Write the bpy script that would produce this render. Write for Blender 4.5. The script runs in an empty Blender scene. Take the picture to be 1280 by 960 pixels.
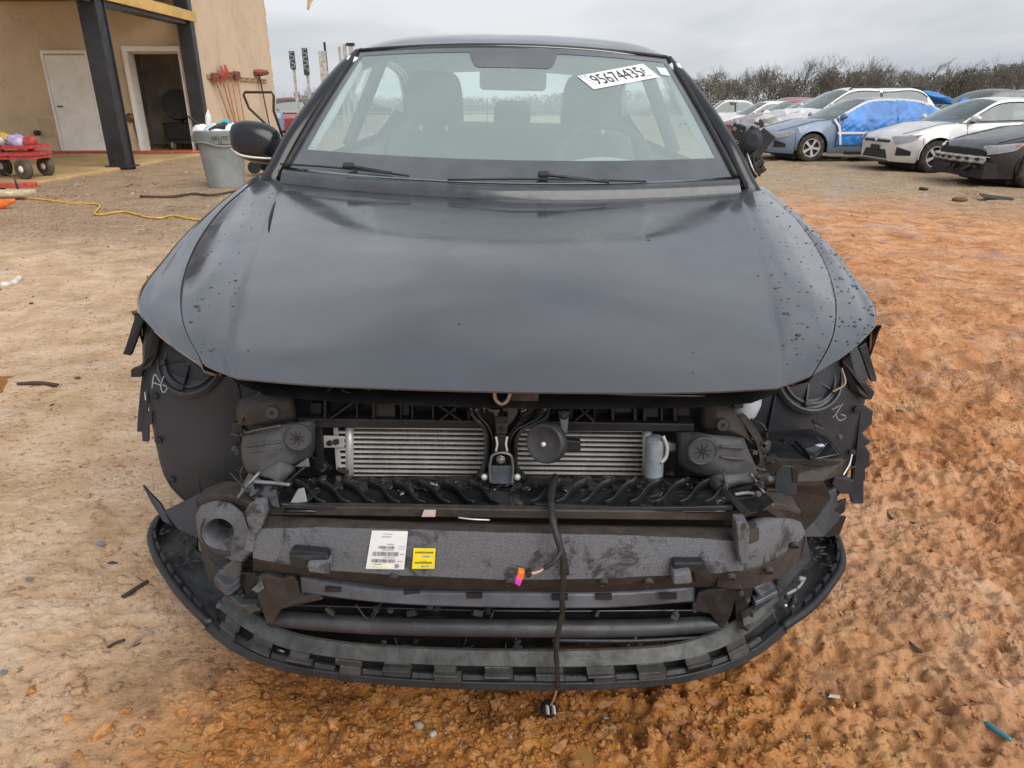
import bpy, math, random
import numpy as np
from mathutils import Vector, Matrix, Euler, Quaternion
R = math.radians
scene = bpy.context.scene
col = scene.collection

# ------------------------------------------------------------------ camera
CAM_H, PITCH, FPX = 1.2, R(21.8), 887.0          # eye height, downward tilt, focal length in photo pixels
cam_d = bpy.data.cameras.new('camera'); cam = bpy.data.objects.new('camera', cam_d); col.objects.link(cam)
cam_d.sensor_fit = 'HORIZONTAL'; cam_d.sensor_width = 36.0; cam_d.lens = 36.0 * FPX / 1280.0
cam_d.clip_start = 0.05; cam_d.clip_end = 3000.0
cam.location = (0, 0, CAM_H); cam.rotation_euler = (R(90) - PITCH, 0, 0)
scene.camera = cam
scene.render.resolution_x = 1024; scene.render.resolution_y = 768

# ------------------------------------------------------------------ sky, sun, exposure (overcast noon)
SUN_EL, SUN_AZ = R(46), R(140)
world = bpy.data.worlds.new('World'); scene.world = world; world.use_nodes = True
nt = world.node_tree; nt.nodes.clear()
o_ = nt.nodes.new('ShaderNodeOutputWorld'); bg = nt.nodes.new('ShaderNodeBackground')
sky = nt.nodes.new('ShaderNodeTexSky'); sky.sky_type = 'NISHITA'; sky.sun_disc = False
sky.sun_elevation = SUN_EL; sky.sun_rotation = SUN_AZ; sky.dust_density = 3.0
tc = nt.nodes.new('ShaderNodeTexCoord'); mp = nt.nodes.new('ShaderNodeMapping'); mp.inputs['Scale'].default_value = (1.3, 1.3, 5.0)
nz = nt.nodes.new('ShaderNodeTexNoise'); nz.inputs['Scale'].default_value = 1.25; nz.inputs['Detail'].default_value = 4; nz.inputs['Roughness'].default_value = .55
nz.inputs['Distortion'].default_value = .4
rp = nt.nodes.new('ShaderNodeValToRGB'); rp.color_ramp.elements[0].position = .36; rp.color_ramp.elements[1].position = .64
rp.color_ramp.elements[0].color = (.55, .595, .675, 1); rp.color_ramp.elements[1].color = (.97, .985, 1.02, 1)
ml = nt.nodes.new('ShaderNodeVectorMath'); ml.operation = 'SCALE'; ml.inputs['Scale'].default_value = 4.45
mx = nt.nodes.new('ShaderNodeMix'); mx.data_type = 'RGBA'; mx.inputs['Factor'].default_value = .93   # cloud cover
nt.links.new(tc.outputs['Generated'], mp.inputs['Vector']); nt.links.new(mp.outputs[0], nz.inputs['Vector'])
nt.links.new(nz.outputs['Fac'], rp.inputs['Fac']); nt.links.new(rp.outputs[0], ml.inputs[0])
nt.links.new(sky.outputs[0], mx.inputs['A']); nt.links.new(ml.outputs[0], mx.inputs['B'])
nt.links.new(mx.outputs['Result'], bg.inputs['Color']); bg.inputs['Strength'].default_value = .1
nt.links.new(bg.outputs[0], o_.inputs['Surface'])
sun_d = bpy.data.lights.new('sun', 'SUN'); sun = bpy.data.objects.new('sun', sun_d); col.objects.link(sun)
sun_d.energy = 1.5; sun_d.angle = R(60); sun_d.color = (1.0, .97, .92)
sun.rotation_euler = (R(90) - SUN_EL, 0, R(180) - SUN_AZ); sun.location = (0, 0, 30)
scene.view_settings.view_transform = 'Standard'; scene.view_settings.look = 'None'
scene.view_settings.exposure = 0.95; scene.view_settings.gamma = 1.0; scene.view_settings.use_curve_mapping = False

# ------------------------------------------------------------------ surveying helpers (photo bearing + known distance -> place in the yard)
SP, CP = math.sin(PITCH), math.cos(PITCH)
def at(u, v, Y):
    a, b = (u - 640) / FPX, (480 - v) / FPX
    t = Y / (CP + b * SP)
    return Vector((a * t, Y, CAM_H + t * (b * CP - SP)))
def on(u, v, z):
    a, b = (u - 640) / FPX, (480 - v) / FPX
    t = (z - CAM_H) / (b * CP - SP)
    return Vector((a * t, t * (CP + b * SP), z))

# ------------------------------------------------------------------ object helpers
WM = {}
def mw(o): return WM.get(o.name, Matrix.Identity(4)) if o else Matrix.Identity(4)
def tag(o, label=None, cat=None, group=None, kind=None):
    if label: o['label'] = label
    if cat: o['category'] = cat
    if group: o['group'] = group
    if kind: o['kind'] = kind
    return o
def place(o, parent, loc=(0, 0, 0), rot=(0, 0, 0), scale=(1, 1, 1)):
    o.parent = parent; o.location = loc; o.rotation_euler = rot; o.scale = scale
    WM[o.name] = mw(parent) @ Matrix.LocRotScale(Vector(loc), Euler(rot), Vector(scale))
    return o
def empty(name, loc=(0, 0, 0), rot=(0, 0, 0), parent=None):
    o = bpy.data.objects.new(name, None); col.objects.link(o); o.empty_display_size = .2
    return place(o, parent, loc, rot)
def inst(name, mesh, parent, loc=(0, 0, 0), rot=(0, 0, 0), scale=(1, 1, 1)):
    o = bpy.data.objects.new(name, mesh); col.objects.link(o)
    return place(o, parent, loc, rot, scale)
def copy_tree(src, parent=None, **kw):
    c = src.copy(); col.objects.link(c); c.parent = parent
    WM[c.name] = mw(src)
    for ch in [x for x in bpy.data.objects if x.parent == src]: copy_tree(ch, c)
    return c

def spl(pts, n, ends=None):
    """smooth curve through points, n samples (monotone-ish cubic on chord length)"""
    p = np.asarray(pts, float); k = len(p)
    if k == 2: return p[0] + (p[1] - p[0]) * np.linspace(0, 1, n)[:, None]
    d = np.linalg.norm(np.diff(p, axis=0), axis=1); d[d < 1e-9] = 1e-9
    s = np.concatenate([[0], np.cumsum(d)]); m = np.zeros_like(p); sl = np.diff(p, axis=0) / d[:, None]
    m[0], m[-1] = sl[0], sl[-1]
    for i in range(1, k - 1): m[i] = (sl[i - 1] * d[i] + sl[i] * d[i - 1]) / (d[i] + d[i - 1])
    x = np.linspace(0, s[-1], n); j = np.clip(np.searchsorted(s, x, 'right') - 1, 0, k - 2)
    h = d[j][:, None]; t = ((x - s[j]) / d[j])[:, None]
    return ((2*t**3 - 3*t**2 + 1) * p[j] + (t**3 - 2*t**2 + t) * h * m[j] + (-2*t**3 + 3*t**2) * p[j+1] + (t**3 - t**2) * h * m[j+1])
def loft(rails, n, m):
    r = [spl(a, n) for a in rails]
    return np.array([spl([a[i] for a in r], m) for i in range(n)])

class MB:
    def __init__(s): s.v = []; s.f = []
    def add(s, vs, fs):
        b = len(s.v); s.v += [tuple(map(float, q)) for q in vs]; s.f += [tuple(b + i for i in f) for f in fs]; return s
    def box(s, c, d, rot=None):
        hx, hy, hz = d[0]/2, d[1]/2, d[2]/2
        vs = [Vector((x, y, z)) for x in (-hx, hx) for y in (-hy, hy) for z in (-hz, hz)]
        if rot is not None:
            m = Euler(rot).to_matrix() if not isinstance(rot, Matrix) else rot
            vs = [m @ q for q in vs]
        c = Vector(c)
        return s.add([q + c for q in vs], [(0,1,3,2),(4,6,7,5),(0,4,5,1),(2,3,7,6),(0,2,6,4),(1,5,7,3)])
    def prism(s, poly, ext):
        """closed polygon (3d points) extruded by vector ext"""
        n = len(poly); e = Vector(ext); p = [Vector(q) for q in poly]
        return s.add(p + [q + e for q in p], [tuple(range(n))[::-1], tuple(range(n, 2*n))] + [(i, (i+1) % n, n + (i+1) % n, n + i) for i in range(n)])
    def grid(s, g):
        n, m = len(g), len(g[0])
        return s.add([q for row in g for q in row], [(i*m+j, i*m+j+1, (i+1)*m+j+1, (i+1)*m+j) for i in range(n-1) for j in range(m-1)])
    def tube(s, path, r, k=8, cap=True):
        p = [Vector(q) for q in path]; n = len(p); rs = r if hasattr(r, '__len__') else [r] * n
        vs = []; up = None
        for i in range(n):
            t = (p[min(i+1, n-1)] - p[max(i-1, 0)]); t = t.normalized() if t.length > 1e-9 else Vector((0, 0, 1))
            if up is None: up = t.orthogonal().normalized()
            up = (up - t * up.dot(t)); up = up.normalized() if up.length > 1e-6 else t.orthogonal().normalized()
            w = t.cross(up)
            for a in range(k):
                an = 2 * math.pi * a / k
                vs.append(p[i] + (up * math.cos(an) + w * math.sin(an)) * rs[i])
        fs = [(i*k+a, i*k+(a+1) % k, (i+1)*k+(a+1) % k, (i+1)*k+a) for i in range(n-1) for a in range(k)]
        if cap: fs += [tuple(range(k))[::-1], tuple((n-1)*k + a for a in range(k))]
        return s.add(vs, fs)
    def bar(s, a, b, w, h=None, up=(0, 0, 1)):
        """rectangular bar from a to b"""
        a, b = Vector(a), Vector(b); h = h or w; t = (b - a).normalized(); u = Vector(up); u = (u - t * u.dot(t))
        u = u.normalized() if u.length > 1e-6 else t.orthogonal().normalized(); x = t.cross(u)
        vs = [q + x * i * w / 2 + u * j * h / 2 for q in (a, b) for i, j in ((-1,-1),(1,-1),(1,1),(-1,1))]
        return s.add(vs, [(0,3,2,1),(4,5,6,7),(0,1,5,4),(1,2,6,5),(2,3,7,6),(3,0,4,7)])
    def lathe(s, prof, c, axis=(0, 0, 1), k=20, cap=True):
        """profile [(radius, height)] spun about axis through c"""
        ax = Vector(axis).normalized(); u = ax.orthogonal().normalized(); w = ax.cross(u); c = Vector(c)
        vs = [c + ax * h + (u * math.cos(2*math.pi*a/k) + w * math.sin(2*math.pi*a/k)) * max(r, 1e-4) for r, h in prof for a in range(k)]
        n = len(prof)
        fs = [(i*k+a, i*k+(a+1) % k, (i+1)*k+(a+1) % k, (i+1)*k+a) for i in range(n-1) for a in range(k)]
        if cap: fs += [tuple(range(k))[::-1], tuple((n-1)*k + a for a in range(k))]
        return s.add(vs, fs)
    def blob(s, c, d, seed=0, rough=.25, rot=(0, 0, 0), nu=8, nv=5):
        rd = random.Random(seed); m = Euler(rot).to_matrix(); c = Vector(c); vs = []
        for i in range(nv + 1):
            th = math.pi * i / nv
            for a in range(nu):
                ph = 2 * math.pi * a / nu; k = 1 + rd.uniform(-rough, rough) if 0 < i < nv else 1
                vs.append(c + m @ Vector((math.sin(th)*math.cos(ph)*d[0]/2*k, math.sin(th)*math.sin(ph)*d[1]/2*k, math.cos(th)*d[2]/2*k)))
        return s.add(vs, [(i*nu+a, (i+1)*nu+a, (i+1)*nu+(a+1) % nu, i*nu+(a+1) % nu) for i in range(nv) for a in range(nu)])
    def mesh(s, name, mat, smooth=False):
        me = bpy.data.meshes.new(name); me.from_pydata(s.v, [], s.f)
        if mat is not None: me.materials.append(mat)
        me.validate()
        if smooth: me.polygons.foreach_set('use_smooth', [True] * len(me.polygons))
        me.update(); return me
    def build(s, name, mat, parent=None, smooth=False, world=True, bevel=0, angle=None, solid=0, sub=0, seg=2):
        """one mesh object; vertices given in yard coordinates unless world=False (then in the parent's)"""
        if world and parent is not None:
            inv = mw(parent).inverted(); s.v = [tuple(inv @ Vector(q)) for q in s.v]
        me = s.mesh(name, mat, smooth or angle is not None)
        o = bpy.data.objects.new(name, me); col.objects.link(o); place(o, parent)
        if solid: md = o.modifiers.new('thickness', 'SOLIDIFY'); md.thickness = solid; md.offset = -1
        if sub: md = o.modifiers.new('subd', 'SUBSURF'); md.levels = sub; md.render_levels = sub
        if bevel: md = o.modifiers.new('bevel', 'BEVEL'); md.width = bevel; md.segments = seg; md.limit_method = 'ANGLE'; md.angle_limit = R(35)
        if angle is not None:
            me.set_sharp_from_angle(angle=R(angle))
        return o

# vectorised value noise
def vnoise(x, y, seed):
    xi, yi = np.floor(x).astype(np.int64), np.floor(y).astype(np.int64); fx, fy = x - xi, y - yi
    fx, fy = fx*fx*fx*(fx*(fx*6-15)+10), fy*fy*fy*(fy*(fy*6-15)+10)
    def h(a, b):
        n = (a * 374761393 + b * 668265263 + seed * 974634541) & 0xffffffff
        n = ((n ^ (n >> 13)) * 1274126177) & 0xffffffff
        n = ((n ^ (n >> 15)) * 2246822519) & 0xffffffff
        return ((n ^ (n >> 16)) & 0xffffff) / float(0xffffff) * 2 - 1
    a, b, c, d = h(xi, yi), h(xi+1, yi), h(xi, yi+1), h(xi+1, yi+1)
    return (a*(1-fx)+b*fx)*(1-fy) + (c*(1-fx)+d*fx)*fy
def sstep(a, b, x):
    t = np.clip((x - a) / (b - a), 0, 1); return t*t*(3-2*t)

# ------------------------------------------------------------------ materials
def C4(c): return (c[0], c[1], c[2], 1)
def nodes(name):
    m = bpy.data.materials.new(name); m.use_nodes = True; return m, m.node_tree, m.node_tree.nodes['Principled BSDF']
def N(t, typ, **kw):
    n = t.nodes.new(typ)
    for k, v in kw.items():
        if k in n.inputs: n.inputs[k].default_value = v
        else: setattr(n, k, v)
    return n
def noise(t, scale, detail=5, rough=.6, vec=None, dist=0, coord='Object'):
    n = N(t, 'ShaderNodeTexNoise', Scale=scale, Detail=detail, Roughness=rough, Distortion=dist)
    if vec is None: vec = t.nodes.new('ShaderNodeTexCoord').outputs[coord]
    t.links.new(vec, n.inputs['Vector']); return n.outputs['Fac']
def ramp(t, fac, stops):
    n = t.nodes.new('ShaderNodeValToRGB'); e = n.color_ramp.elements
    while len(e) < len(stops): e.new(.5)
    for i, (p, c) in enumerate(stops):
        e[i].position = p; e[i].color = C4(c) if hasattr(c, '__len__') else (c, c, c, 1)
    t.links.new(fac, n.inputs['Fac']); return n.outputs['Color']
def mix(t, fac, a, b, blend='MIX'):
    n = t.nodes.new('ShaderNodeMix'); n.data_type = 'RGBA'; n.blend_type = blend
    for s, x in (('Factor', fac), ('A', a), ('B', b)):
        if isinstance(x, (int, float)): n.inputs[s].default_value = x if s == 'Factor' else (x, x, x, 1)
        elif isinstance(x, tuple): n.inputs[s].default_value = C4(x)
        else: t.links.new(x, n.inputs[s])
    return n.outputs['Result']
def bump(t, fac, strength, dist, b):
    n = N(t, 'ShaderNodeBump', Strength=strength, Distance=dist); t.links.new(fac, n.inputs['Height']); t.links.new(n.outputs[0], b.inputs['Normal']); return n
MATS = {}
def pm(name, c, rough=.5, metal=0, var=.25, scale=12, dirt=None, dirt_amt=.5, dirt_scale=7, bmp=0, bmp_scale=60, coat=0, spec=.5, rvar=.12):
    """painted / plastic / metal surface: slight tone variation, optional dirt film, fine relief"""
    if name in MATS: return MATS[name]
    m, t, b = nodes(name)
    n1 = noise(t, scale, 6, .65)
    c2 = tuple(min(1, x * (1 + var)) for x in c); c1 = tuple(x * (1 - var) for x in c)
    cc = ramp(t, n1, [(.37, c1), (.63, c2)])
    if dirt is not None:
        n2 = noise(t, dirt_scale, 8, .7, dist=.6)
        k = ramp(t, n2, [(.62 - .3 * dirt_amt, 0.0), (.80 - .2 * dirt_amt, min(1.0, .35 + .6 * dirt_amt))])
        cc = mix(t, k, cc, dirt)
        r_ = ramp(t, n2, [(.35, rough), (.7, min(1, rough + .35))]); t.links.new(r_, b.inputs['Roughness'])
    else:
        r_ = ramp(t, noise(t, scale * 2.3, 4), [(.3, max(.02, rough - rvar)), (.7, min(1, rough + rvar))]); t.links.new(r_, b.inputs['Roughness'])
    t.links.new(cc, b.inputs['Base Color'])
    b.inputs['Metallic'].default_value = metal; b.inputs['Coat Weight'].default_value = coat; b.inputs['Specular IOR Level'].default_value = spec
    if bmp: bump(t, noise(t, bmp_scale, 6, .7), bmp, .01, b)
    MATS[name] = m; return m
# ================================================================== THE SETTING
def base_h(x, y):
    x = np.asarray(x, float); y = np.asarray(y, float)
    h = -.16 * sstep(4, 11, y + .55 * x) * sstep(0.5, 4, x)
    h = h - .9 * sstep(22, 60, y) + .05 * sstep(3, 8, -x) * sstep(3, 8, y) * (1 - sstep(17, 24, y))
    return h
def rough_amp(x, y):
    near = np.exp(-((x - .05) / .75) ** 2 - ((y - 1.05) / .33) ** 2)
    right = sstep(.5, 1.4, x) * (1 - sstep(6, 14, y))
    return .45 + 1.6 * near + 1.5 * right
RUTS = [(1.02, .75, 2.3, 4.6), (1.62, .62, 3.6, 4.4), (-1.25, .7, -3.6, 5.2), (2.4, 2.2, 6.2, 6.2)]
def ground_h(x, y):
    x = np.asarray(x, float); y = np.asarray(y, float)
    fall = 1 / (1 + .02 * np.maximum(np.hypot(x, y) - 3, 0))
    a = rough_amp(x, y)
    # tyre ruts and drag marks running across the open side of the yard
    q = (y - 1.0 + .75 * x); w = x * .8 - y * .6
    rut = .018 * vnoise(q * 2.6, w * .5, 3) * sstep(.6, 1.6, x) + .012 * vnoise(q * 7.5, w * 1.1, 4) * sstep(.5, 1.3, x)
    n = .020 * vnoise(x * 2.3, y * 2.3, 11) + rut
    c1 = vnoise(x * 9 + 3, y * 9, 5); c2 = vnoise(x * 21, y * 21 + 7, 6); c3 = vnoise(x * 47, y * 47, 7); c4 = vnoise(x * 95, y * 95, 8)
    clump = .008 * c1 + .011 * (1 - 2 * np.abs(c2)) * (.4 + .6 * (c1 > -.2)) + .0100 * c3 + .0050 * c4
    far_ok = np.exp(-np.maximum(np.hypot(x, y) - 4, 0) / 6)
    smooth = sstep(.05, .55, vnoise(x * 1.7 + 9, y * 1.7, 21))          # scraped, slick patches
    tr = 0
    for (ax, ay, bx, by) in RUTS:
        ux, uy = bx - ax, by - ay; L = math.hypot(ux, uy); ux, uy = ux / L, uy / L
        d = (x - ax) * -uy + (y - ay) * ux + .05 * vnoise(x * 1.3, y * 1.3, 61); s_ = (x - ax) * ux + (y - ay) * uy
        m = np.exp(-(d / .095) ** 4); tr = tr + (-.022 * m + .013 * np.exp(-((np.abs(d) - .15) / .05) ** 2) * (1 + .6 * vnoise(x * 12, y * 12, 62)) + .0055 * np.sin(s_ * 105 + np.abs(d) * 45) * m) * sstep(-.1, .5, s_) * (.55 + .45 * vnoise(x * 1.1, y * 1.1, 63))
    return base_h(x, y) + tr + n * fall + clump * a * far_ok * (1 - .7 * smooth * (1 - .6 * sstep(.5, 1.2, x)))
def axis_pts(lo_f, hi_f, d, grow, lo, hi):
    a = list(np.arange(lo_f, hi_f, d)); s = d; up = a[-1]
    while up < hi: s *= grow; up += s; a.append(up)
    s = d; dn = a[0]; b = []
    while dn > lo: s *= grow; dn -= s; b.append(dn)
    return np.array(b[::-1] + a)
gx = axis_pts(-1.6, 1.7, .0060, 1.030, -420, 420); gy = axis_pts(.92, 1.9, .0060, 1.024, -25, 420)
X, Y = np.meshgrid(gx, gy); Z = ground_h(X, Y)
ny, nx = X.shape
me = bpy.data.meshes.new('ground'); me.vertices.add(nx * ny)
me.vertices.foreach_set('co', np.stack([X, Y, Z], -1).ravel())
ii, jj = np.meshgrid(np.arange(ny - 1), np.arange(nx - 1), indexing='ij'); q0 = (ii * nx + jj).ravel()
quads = np.stack([q0, q0 + 1, q0 + nx + 1, q0 + nx], -1); nq = len(quads)
me.loops.add(nq * 4); me.loops.foreach_set('vertex_index', quads.ravel())
me.polygons.add(nq); me.polygons.foreach_set('loop_start', np.arange(0, nq * 4, 4)); me.polygons.foreach_set('use_smooth', np.ones(nq, bool))
me.update(); me.validate()
ground = bpy.data.objects.new('ground', me); col.objects.link(ground); ground['kind'] = 'structure'

def ground_mat():
    m, t, b = nodes('red_clay_mud')
    tcn = t.nodes.new('ShaderNodeTexCoord'); ob = tcn.outputs['Object']
    sx = t.nodes.new('ShaderNodeSeparateXYZ'); t.links.new(ob, sx.inputs[0])
    def mr(src, a, c, lo=0.0, hi=1.0):
        n = t.nodes.new('ShaderNodeMapRange'); n.interpolation_type = 'SMOOTHSTEP'
        n.inputs['From Min'].default_value = a; n.inputs['From Max'].default_value = c; n.inputs['To Min'].default_value = lo; n.inputs['To Max'].default_value = hi
        t.links.new(src, n.inputs['Value']); return n.outputs['Result']
    def mth(op, a, c):
        n = t.nodes.new('ShaderNodeMath'); n.operation = op
        for i, q in enumerate((a, c)):
            if isinstance(q, (int, float)): n.inputs[i].default_value = q
            else: t.links.new(q, n.inputs[i])
        return n.outputs[0]
    big = noise(t, .9, 5, .6, ob, .5); mid = noise(t, 4.5, 7, .68, ob, .3); fine = noise(t, 38, 8, .72, ob); grit = noise(t, 190, 4, .7, ob)
    # dry tan clay and redder clay, soil types spread over the yard
    tan = ramp(t, mid, [(.36, (.52, .335, .185)), (.5, (.665, .45, .285)), (.64, (.75, .56, .39))])
    red = ramp(t, mid, [(.36, (.40, .165, .055)), (.5, (.64, .285, .115)), (.64, (.74, .42, .225))])
    wet = ramp(t, mid, [(.38, (.26, .095, .015)), (.5, (.56, .215, .042)), (.64, (.68, .33, .085))])
    wob = mth('MULTIPLY', mth('SUBTRACT', big, .5), 2.6)
    k_red = mr(mth('ADD', sx.outputs['X'], wob), -.2, 1.5)
    cc = mix(t, k_red, tan, red)
    # wet, dug-up clay around the nose of the car: distance from a spot in the yard
    vd = t.nodes.new('ShaderNodeVectorMath'); vd.operation = 'DISTANCE'; vd.inputs[1].default_value = (.0, 1.0, 0)
    t.links.new(ob, vd.inputs[0])
    k_wet = mr(mth('ADD', vd.outputs['Value'], mth('MULTIPLY', wob, .35)), 1.15, .45)
    cc = mix(t, k_wet, cc, wet)
    # grey gravel by the parked row, brown trodden soil by the building
    grav = ramp(t, fine, [(.38, (.18, .115, .055)), (.5, (.38, .275, .165)), (.62, (.54, .43, .30))])
    k_gr = mr(mth('ADD', mth('ADD', sx.outputs['Y'], mth('MULTIPLY', sx.outputs['X'], .35)), wob), 9.5, 14.5)
    cc = mix(t, mth('MULTIPLY', k_gr, mr(sx.outputs['X'], 0, 3)), cc, grav)
    trod = ramp(t, fine, [(.38, (.16, .095, .05)), (.5, (.35, .235, .14)), (.62, (.54, .40, .27))])
    k_tr = mth('MULTIPLY', mr(mth('ADD', sx.outputs['Y'], wob), 5.0, 7.5), mr(sx.outputs['X'], 0, -2.5))
    cc = mix(t, k_tr, cc, trod)
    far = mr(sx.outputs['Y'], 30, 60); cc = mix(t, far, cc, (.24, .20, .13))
    # crumbs, specks of bark and dark litter
    cc = mix(t, ramp(t, fine, [(.35, .85), (.445, .0)]), cc, (.19, .095, .042))
    cc = mix(t, mth('MULTIPLY', ramp(t, noise(t, 11, 6, .7, ob, .8), [(.34, .85), (.46, 0.0)]), k_red), cc, (.26, .10, .035))
    cc = mix(t, ramp(t, grit, [(.58, 0.0), (.68, .5)]), cc, (.72, .58, .44))
    vo = N(t, 'ShaderNodeTexVoronoi', Scale=14.0, Randomness=1.0); t.links.new(ob, vo.inputs['Vector'])
    spk = mth('MULTIPLY', ramp(t, vo.outputs['Distance'], [(.05, 1.0), (.10, 0.0)]), ramp(t, noise(t, 2.2, 3, .5, ob), [(.5, 0.0), (.6, .8)]))
    cc = mix(t, spk, cc, (.07, .045, .03))
    t.links.new(cc, b.inputs['Base Color'])
    slick = ramp(t, noise(t, 1.5, 4, .6, ob, .6), [(.50, 0.0), (.62, 1.0)])
    rr = mix(t, slick, ramp(t, fine, [(.3, .62), (.7, .95)]), ramp(t, fine, [(.38, .16), (.62, .48)]))
    rr = mix(t, mth('MULTIPLY', k_wet, .7), rr, ramp(t, mid, [(.40, .10), (.56, .5)]))
    t.links.new(mth('MULTIPLY', mth('MAXIMUM', mth('MULTIPLY', slick, .45), mth('MULTIPLY', k_wet, .6)), ramp(t, mid, [(.42, 1.0), (.58, .25)])), b.inputs['Coat Weight']); b.inputs['Coat Roughness'].default_value = .16; b.inputs['Coat IOR'].default_value = 1.4
    t.links.new(rr, b.inputs['Roughness']); b.inputs['Specular IOR Level'].default_value = .4
    def crumb(sc):
        wv = t.nodes.new('ShaderNodeVectorMath'); wv.operation = 'MULTIPLY_ADD'; nv = N(t, 'ShaderNodeTexNoise', Scale=sc * .6, Detail=3.0); t.links.new(ob, nv.inputs['Vector'])
        t.links.new(nv.outputs['Color'], wv.inputs[0]); wv.inputs[1].default_value = (1.2 / sc,) * 3; t.links.new(ob, wv.inputs[2])
        v_ = N(t, 'ShaderNodeTexVoronoi', Scale=sc, Randomness=1.0); t.links.new(wv.outputs[0], v_.inputs['Vector']); return mth('SUBTRACT', 1.0, v_.outputs['Distance'])
    msk = ramp(t, noise(t, 3.1, 4, .6, ob, .4), [(.45, .10), (.60, .85)])
    cr = mth('MULTIPLY', mth('ADD', mth('MULTIPLY', crumb(34), .55), mth('MULTIPLY', crumb(88), .30)), msk)
    hsum = mth('ADD', mth('ADD', mth('MULTIPLY', mid, .4), mth('MULTIPLY', fine, .45)), mth('ADD', mth('MULTIPLY', grit, .14), cr))
    bump(t, hsum, 1.0, .034, b)
    return m
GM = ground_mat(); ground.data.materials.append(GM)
def gz(x, y): return float(ground_h(np.array([x]), np.array([y]))[0])

PEB = pm('pale_pebble', (.46, .40, .31), .85, var=.4, scale=9)
rd = random.Random(14); mb = MB()
for i in range(520):
    if i < 360: x = -rd.uniform(2.6, 7.2); y = rd.uniform(6.0, 14.0)
    else: x = rd.uniform(4, 14); y = rd.uniform(9.5, 16)
    s = min(.06, max(.012, rd.lognormvariate(-3.9, .45)))
    if float(vnoise(np.array([x * .9]), np.array([y * .9]), 55)[0]) < -.15: continue
    mb.blob((x, y, gz(x, y) + s * .1), (s * rd.uniform(1, 1.8), s, s * .5), i, .4, (rd.uniform(-.2, .2), 0, rd.uniform(0, 6)), 6, 3)
tag(mb.build('pale_gravel', PEB), 'pale chips of gravel scattered over the trodden dirt by the building and the parked row', 'gravel', kind='stuff')
# shallow muddy puddles lying in the hollows
def puddle(u, v, rx, ry, lift, seed):
    c = on(u, v, 0); t_ = np.linspace(0, 2 * math.pi, 40, endpoint=False); xs_ = c.x + np.outer(np.linspace(0, .7, 5), np.cos(t_)) * rx; ys_ = c.y + np.outer(np.linspace(0, .7, 5), np.sin(t_)) * ry
    z0 = float(np.percentile(ground_h(xs_, ys_), 42)) + lift; w = 1 + .35 * vnoise(np.cos(t_) * 1.6 + seed, np.sin(t_) * 1.6, seed)
    o = MB().add([(c.x, c.y, z0)] + [(c.x + rx * a * math.cos(q), c.y + ry * a * math.sin(q), z0) for q, a in zip(t_, w)], [(0, i + 1, (i + 1) % 40 + 1) for i in range(40)]).build('puddle', PUD); o['kind'] = 'structure'
PUD = pm('muddy_water', (.30, .155, .05), .05, var=.12, scale=6, rvar=.02)
for a_ in ((10, 482, .20, .10, -.002, 3), (250, 935, .07, .04, -.002, 5), (745, 945, .07, .03, -.002, 7), (890, 935, .10, .04, -.001, 9), (1150, 640, .10, .06, -.003, 11), (1190, 560, .14, .07, -.003, 13)): puddle(*a_)
# loose clods of clay dug up around the car and litter crumbs on the yard: uncountable
CLOD = pm('clay_clod', (.46, .21, .066), .6, var=.4, scale=30, dirt=(.58, .34, .17), dirt_amt=.4, dirt_scale=20, bmp=.8, bmp_scale=90)
rd = random.Random(4); mb = MB()
for i in range(5200):
    if i < 3000: x = rd.gauss(.02, .42); y = rd.gauss(1.10, .10); s = min(.030, max(.003, rd.lognormvariate(-5.05, .5)))
    elif i < 4300: x = rd.uniform(.7, 2.2); y = rd.uniform(1.0, 3.2); s = min(.022, max(.003, rd.lognormvariate(-5.1, .5)))
    else: x = -rd.uniform(.6, 2.6); y = rd.uniform(1.0, 4.5); s = min(.03, max(.004, rd.lognormvariate(-4.8, .5)))
    if i > 3000 and rd.random() < .35: continue
    mb.blob((x, y, gz(x, y) + s * .10), (s * rd.uniform(.9, 1.7), s * rd.uniform(.8, 1.3), s * rd.uniform(.6, 1.0)), i, .48, (rd.uniform(-.4, .4), 0, rd.uniform(0, 6)), 6, 3)
tag(mb.build('clay_clods', GM, smooth=True), 'loose reddish clods of wet clay scattered on the ground around the car', 'clods', kind='stuff')
mb = MB(); rd = random.Random(41)
for i in range(420):
    x = rd.gauss(.0, .42); y = rd.gauss(1.10, .065); s = min(.032, max(.006, rd.lognormvariate(-4.6, .45)))
    mb.blob((x, y, gz(x, y) + s * .06), (s * rd.uniform(.9, 1.8), s * rd.uniform(.8, 1.2), s * rd.uniform(.5, .85)), 7000 + i, .5, (rd.uniform(-.5, .5), rd.uniform(-.3, .3), rd.uniform(0, 6)), 8, 5)
tag(mb.build('turned_clay_lumps', CLOD), 'churned lumps of wet orange clay heaped in front of the torn bumper', 'clods', kind='stuff')
SPECK = pm('dark_litter', (.075, .05, .035), .8, var=.5, scale=40)
mb = MB(); rd = random.Random(9)
for i in range(900):
    x = -rd.uniform(.9, 7.5) if i % 4 else rd.uniform(.9, 5); y = rd.uniform(1.2, 12); s = min(.03, rd.lognormvariate(-4.9, .45)) * (1 + y * .07)
    if rd.random() > .25 + .75 * float(vnoise(np.array([x * 1.1]), np.array([y * 1.1]), 77)[0] > .0): continue
    mb.blob((x, y, gz(x, y) + s * .15), (s * rd.uniform(1, 2.8), s, s * .5), i, .35, (rd.uniform(-.2, .2), 0, rd.uniform(0, 6)), 6, 3)
tag(mb.build('bark_litter', SPECK), 'dark flecks of bark and gravel strewn over the yard', 'litter', kind='stuff')
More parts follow.
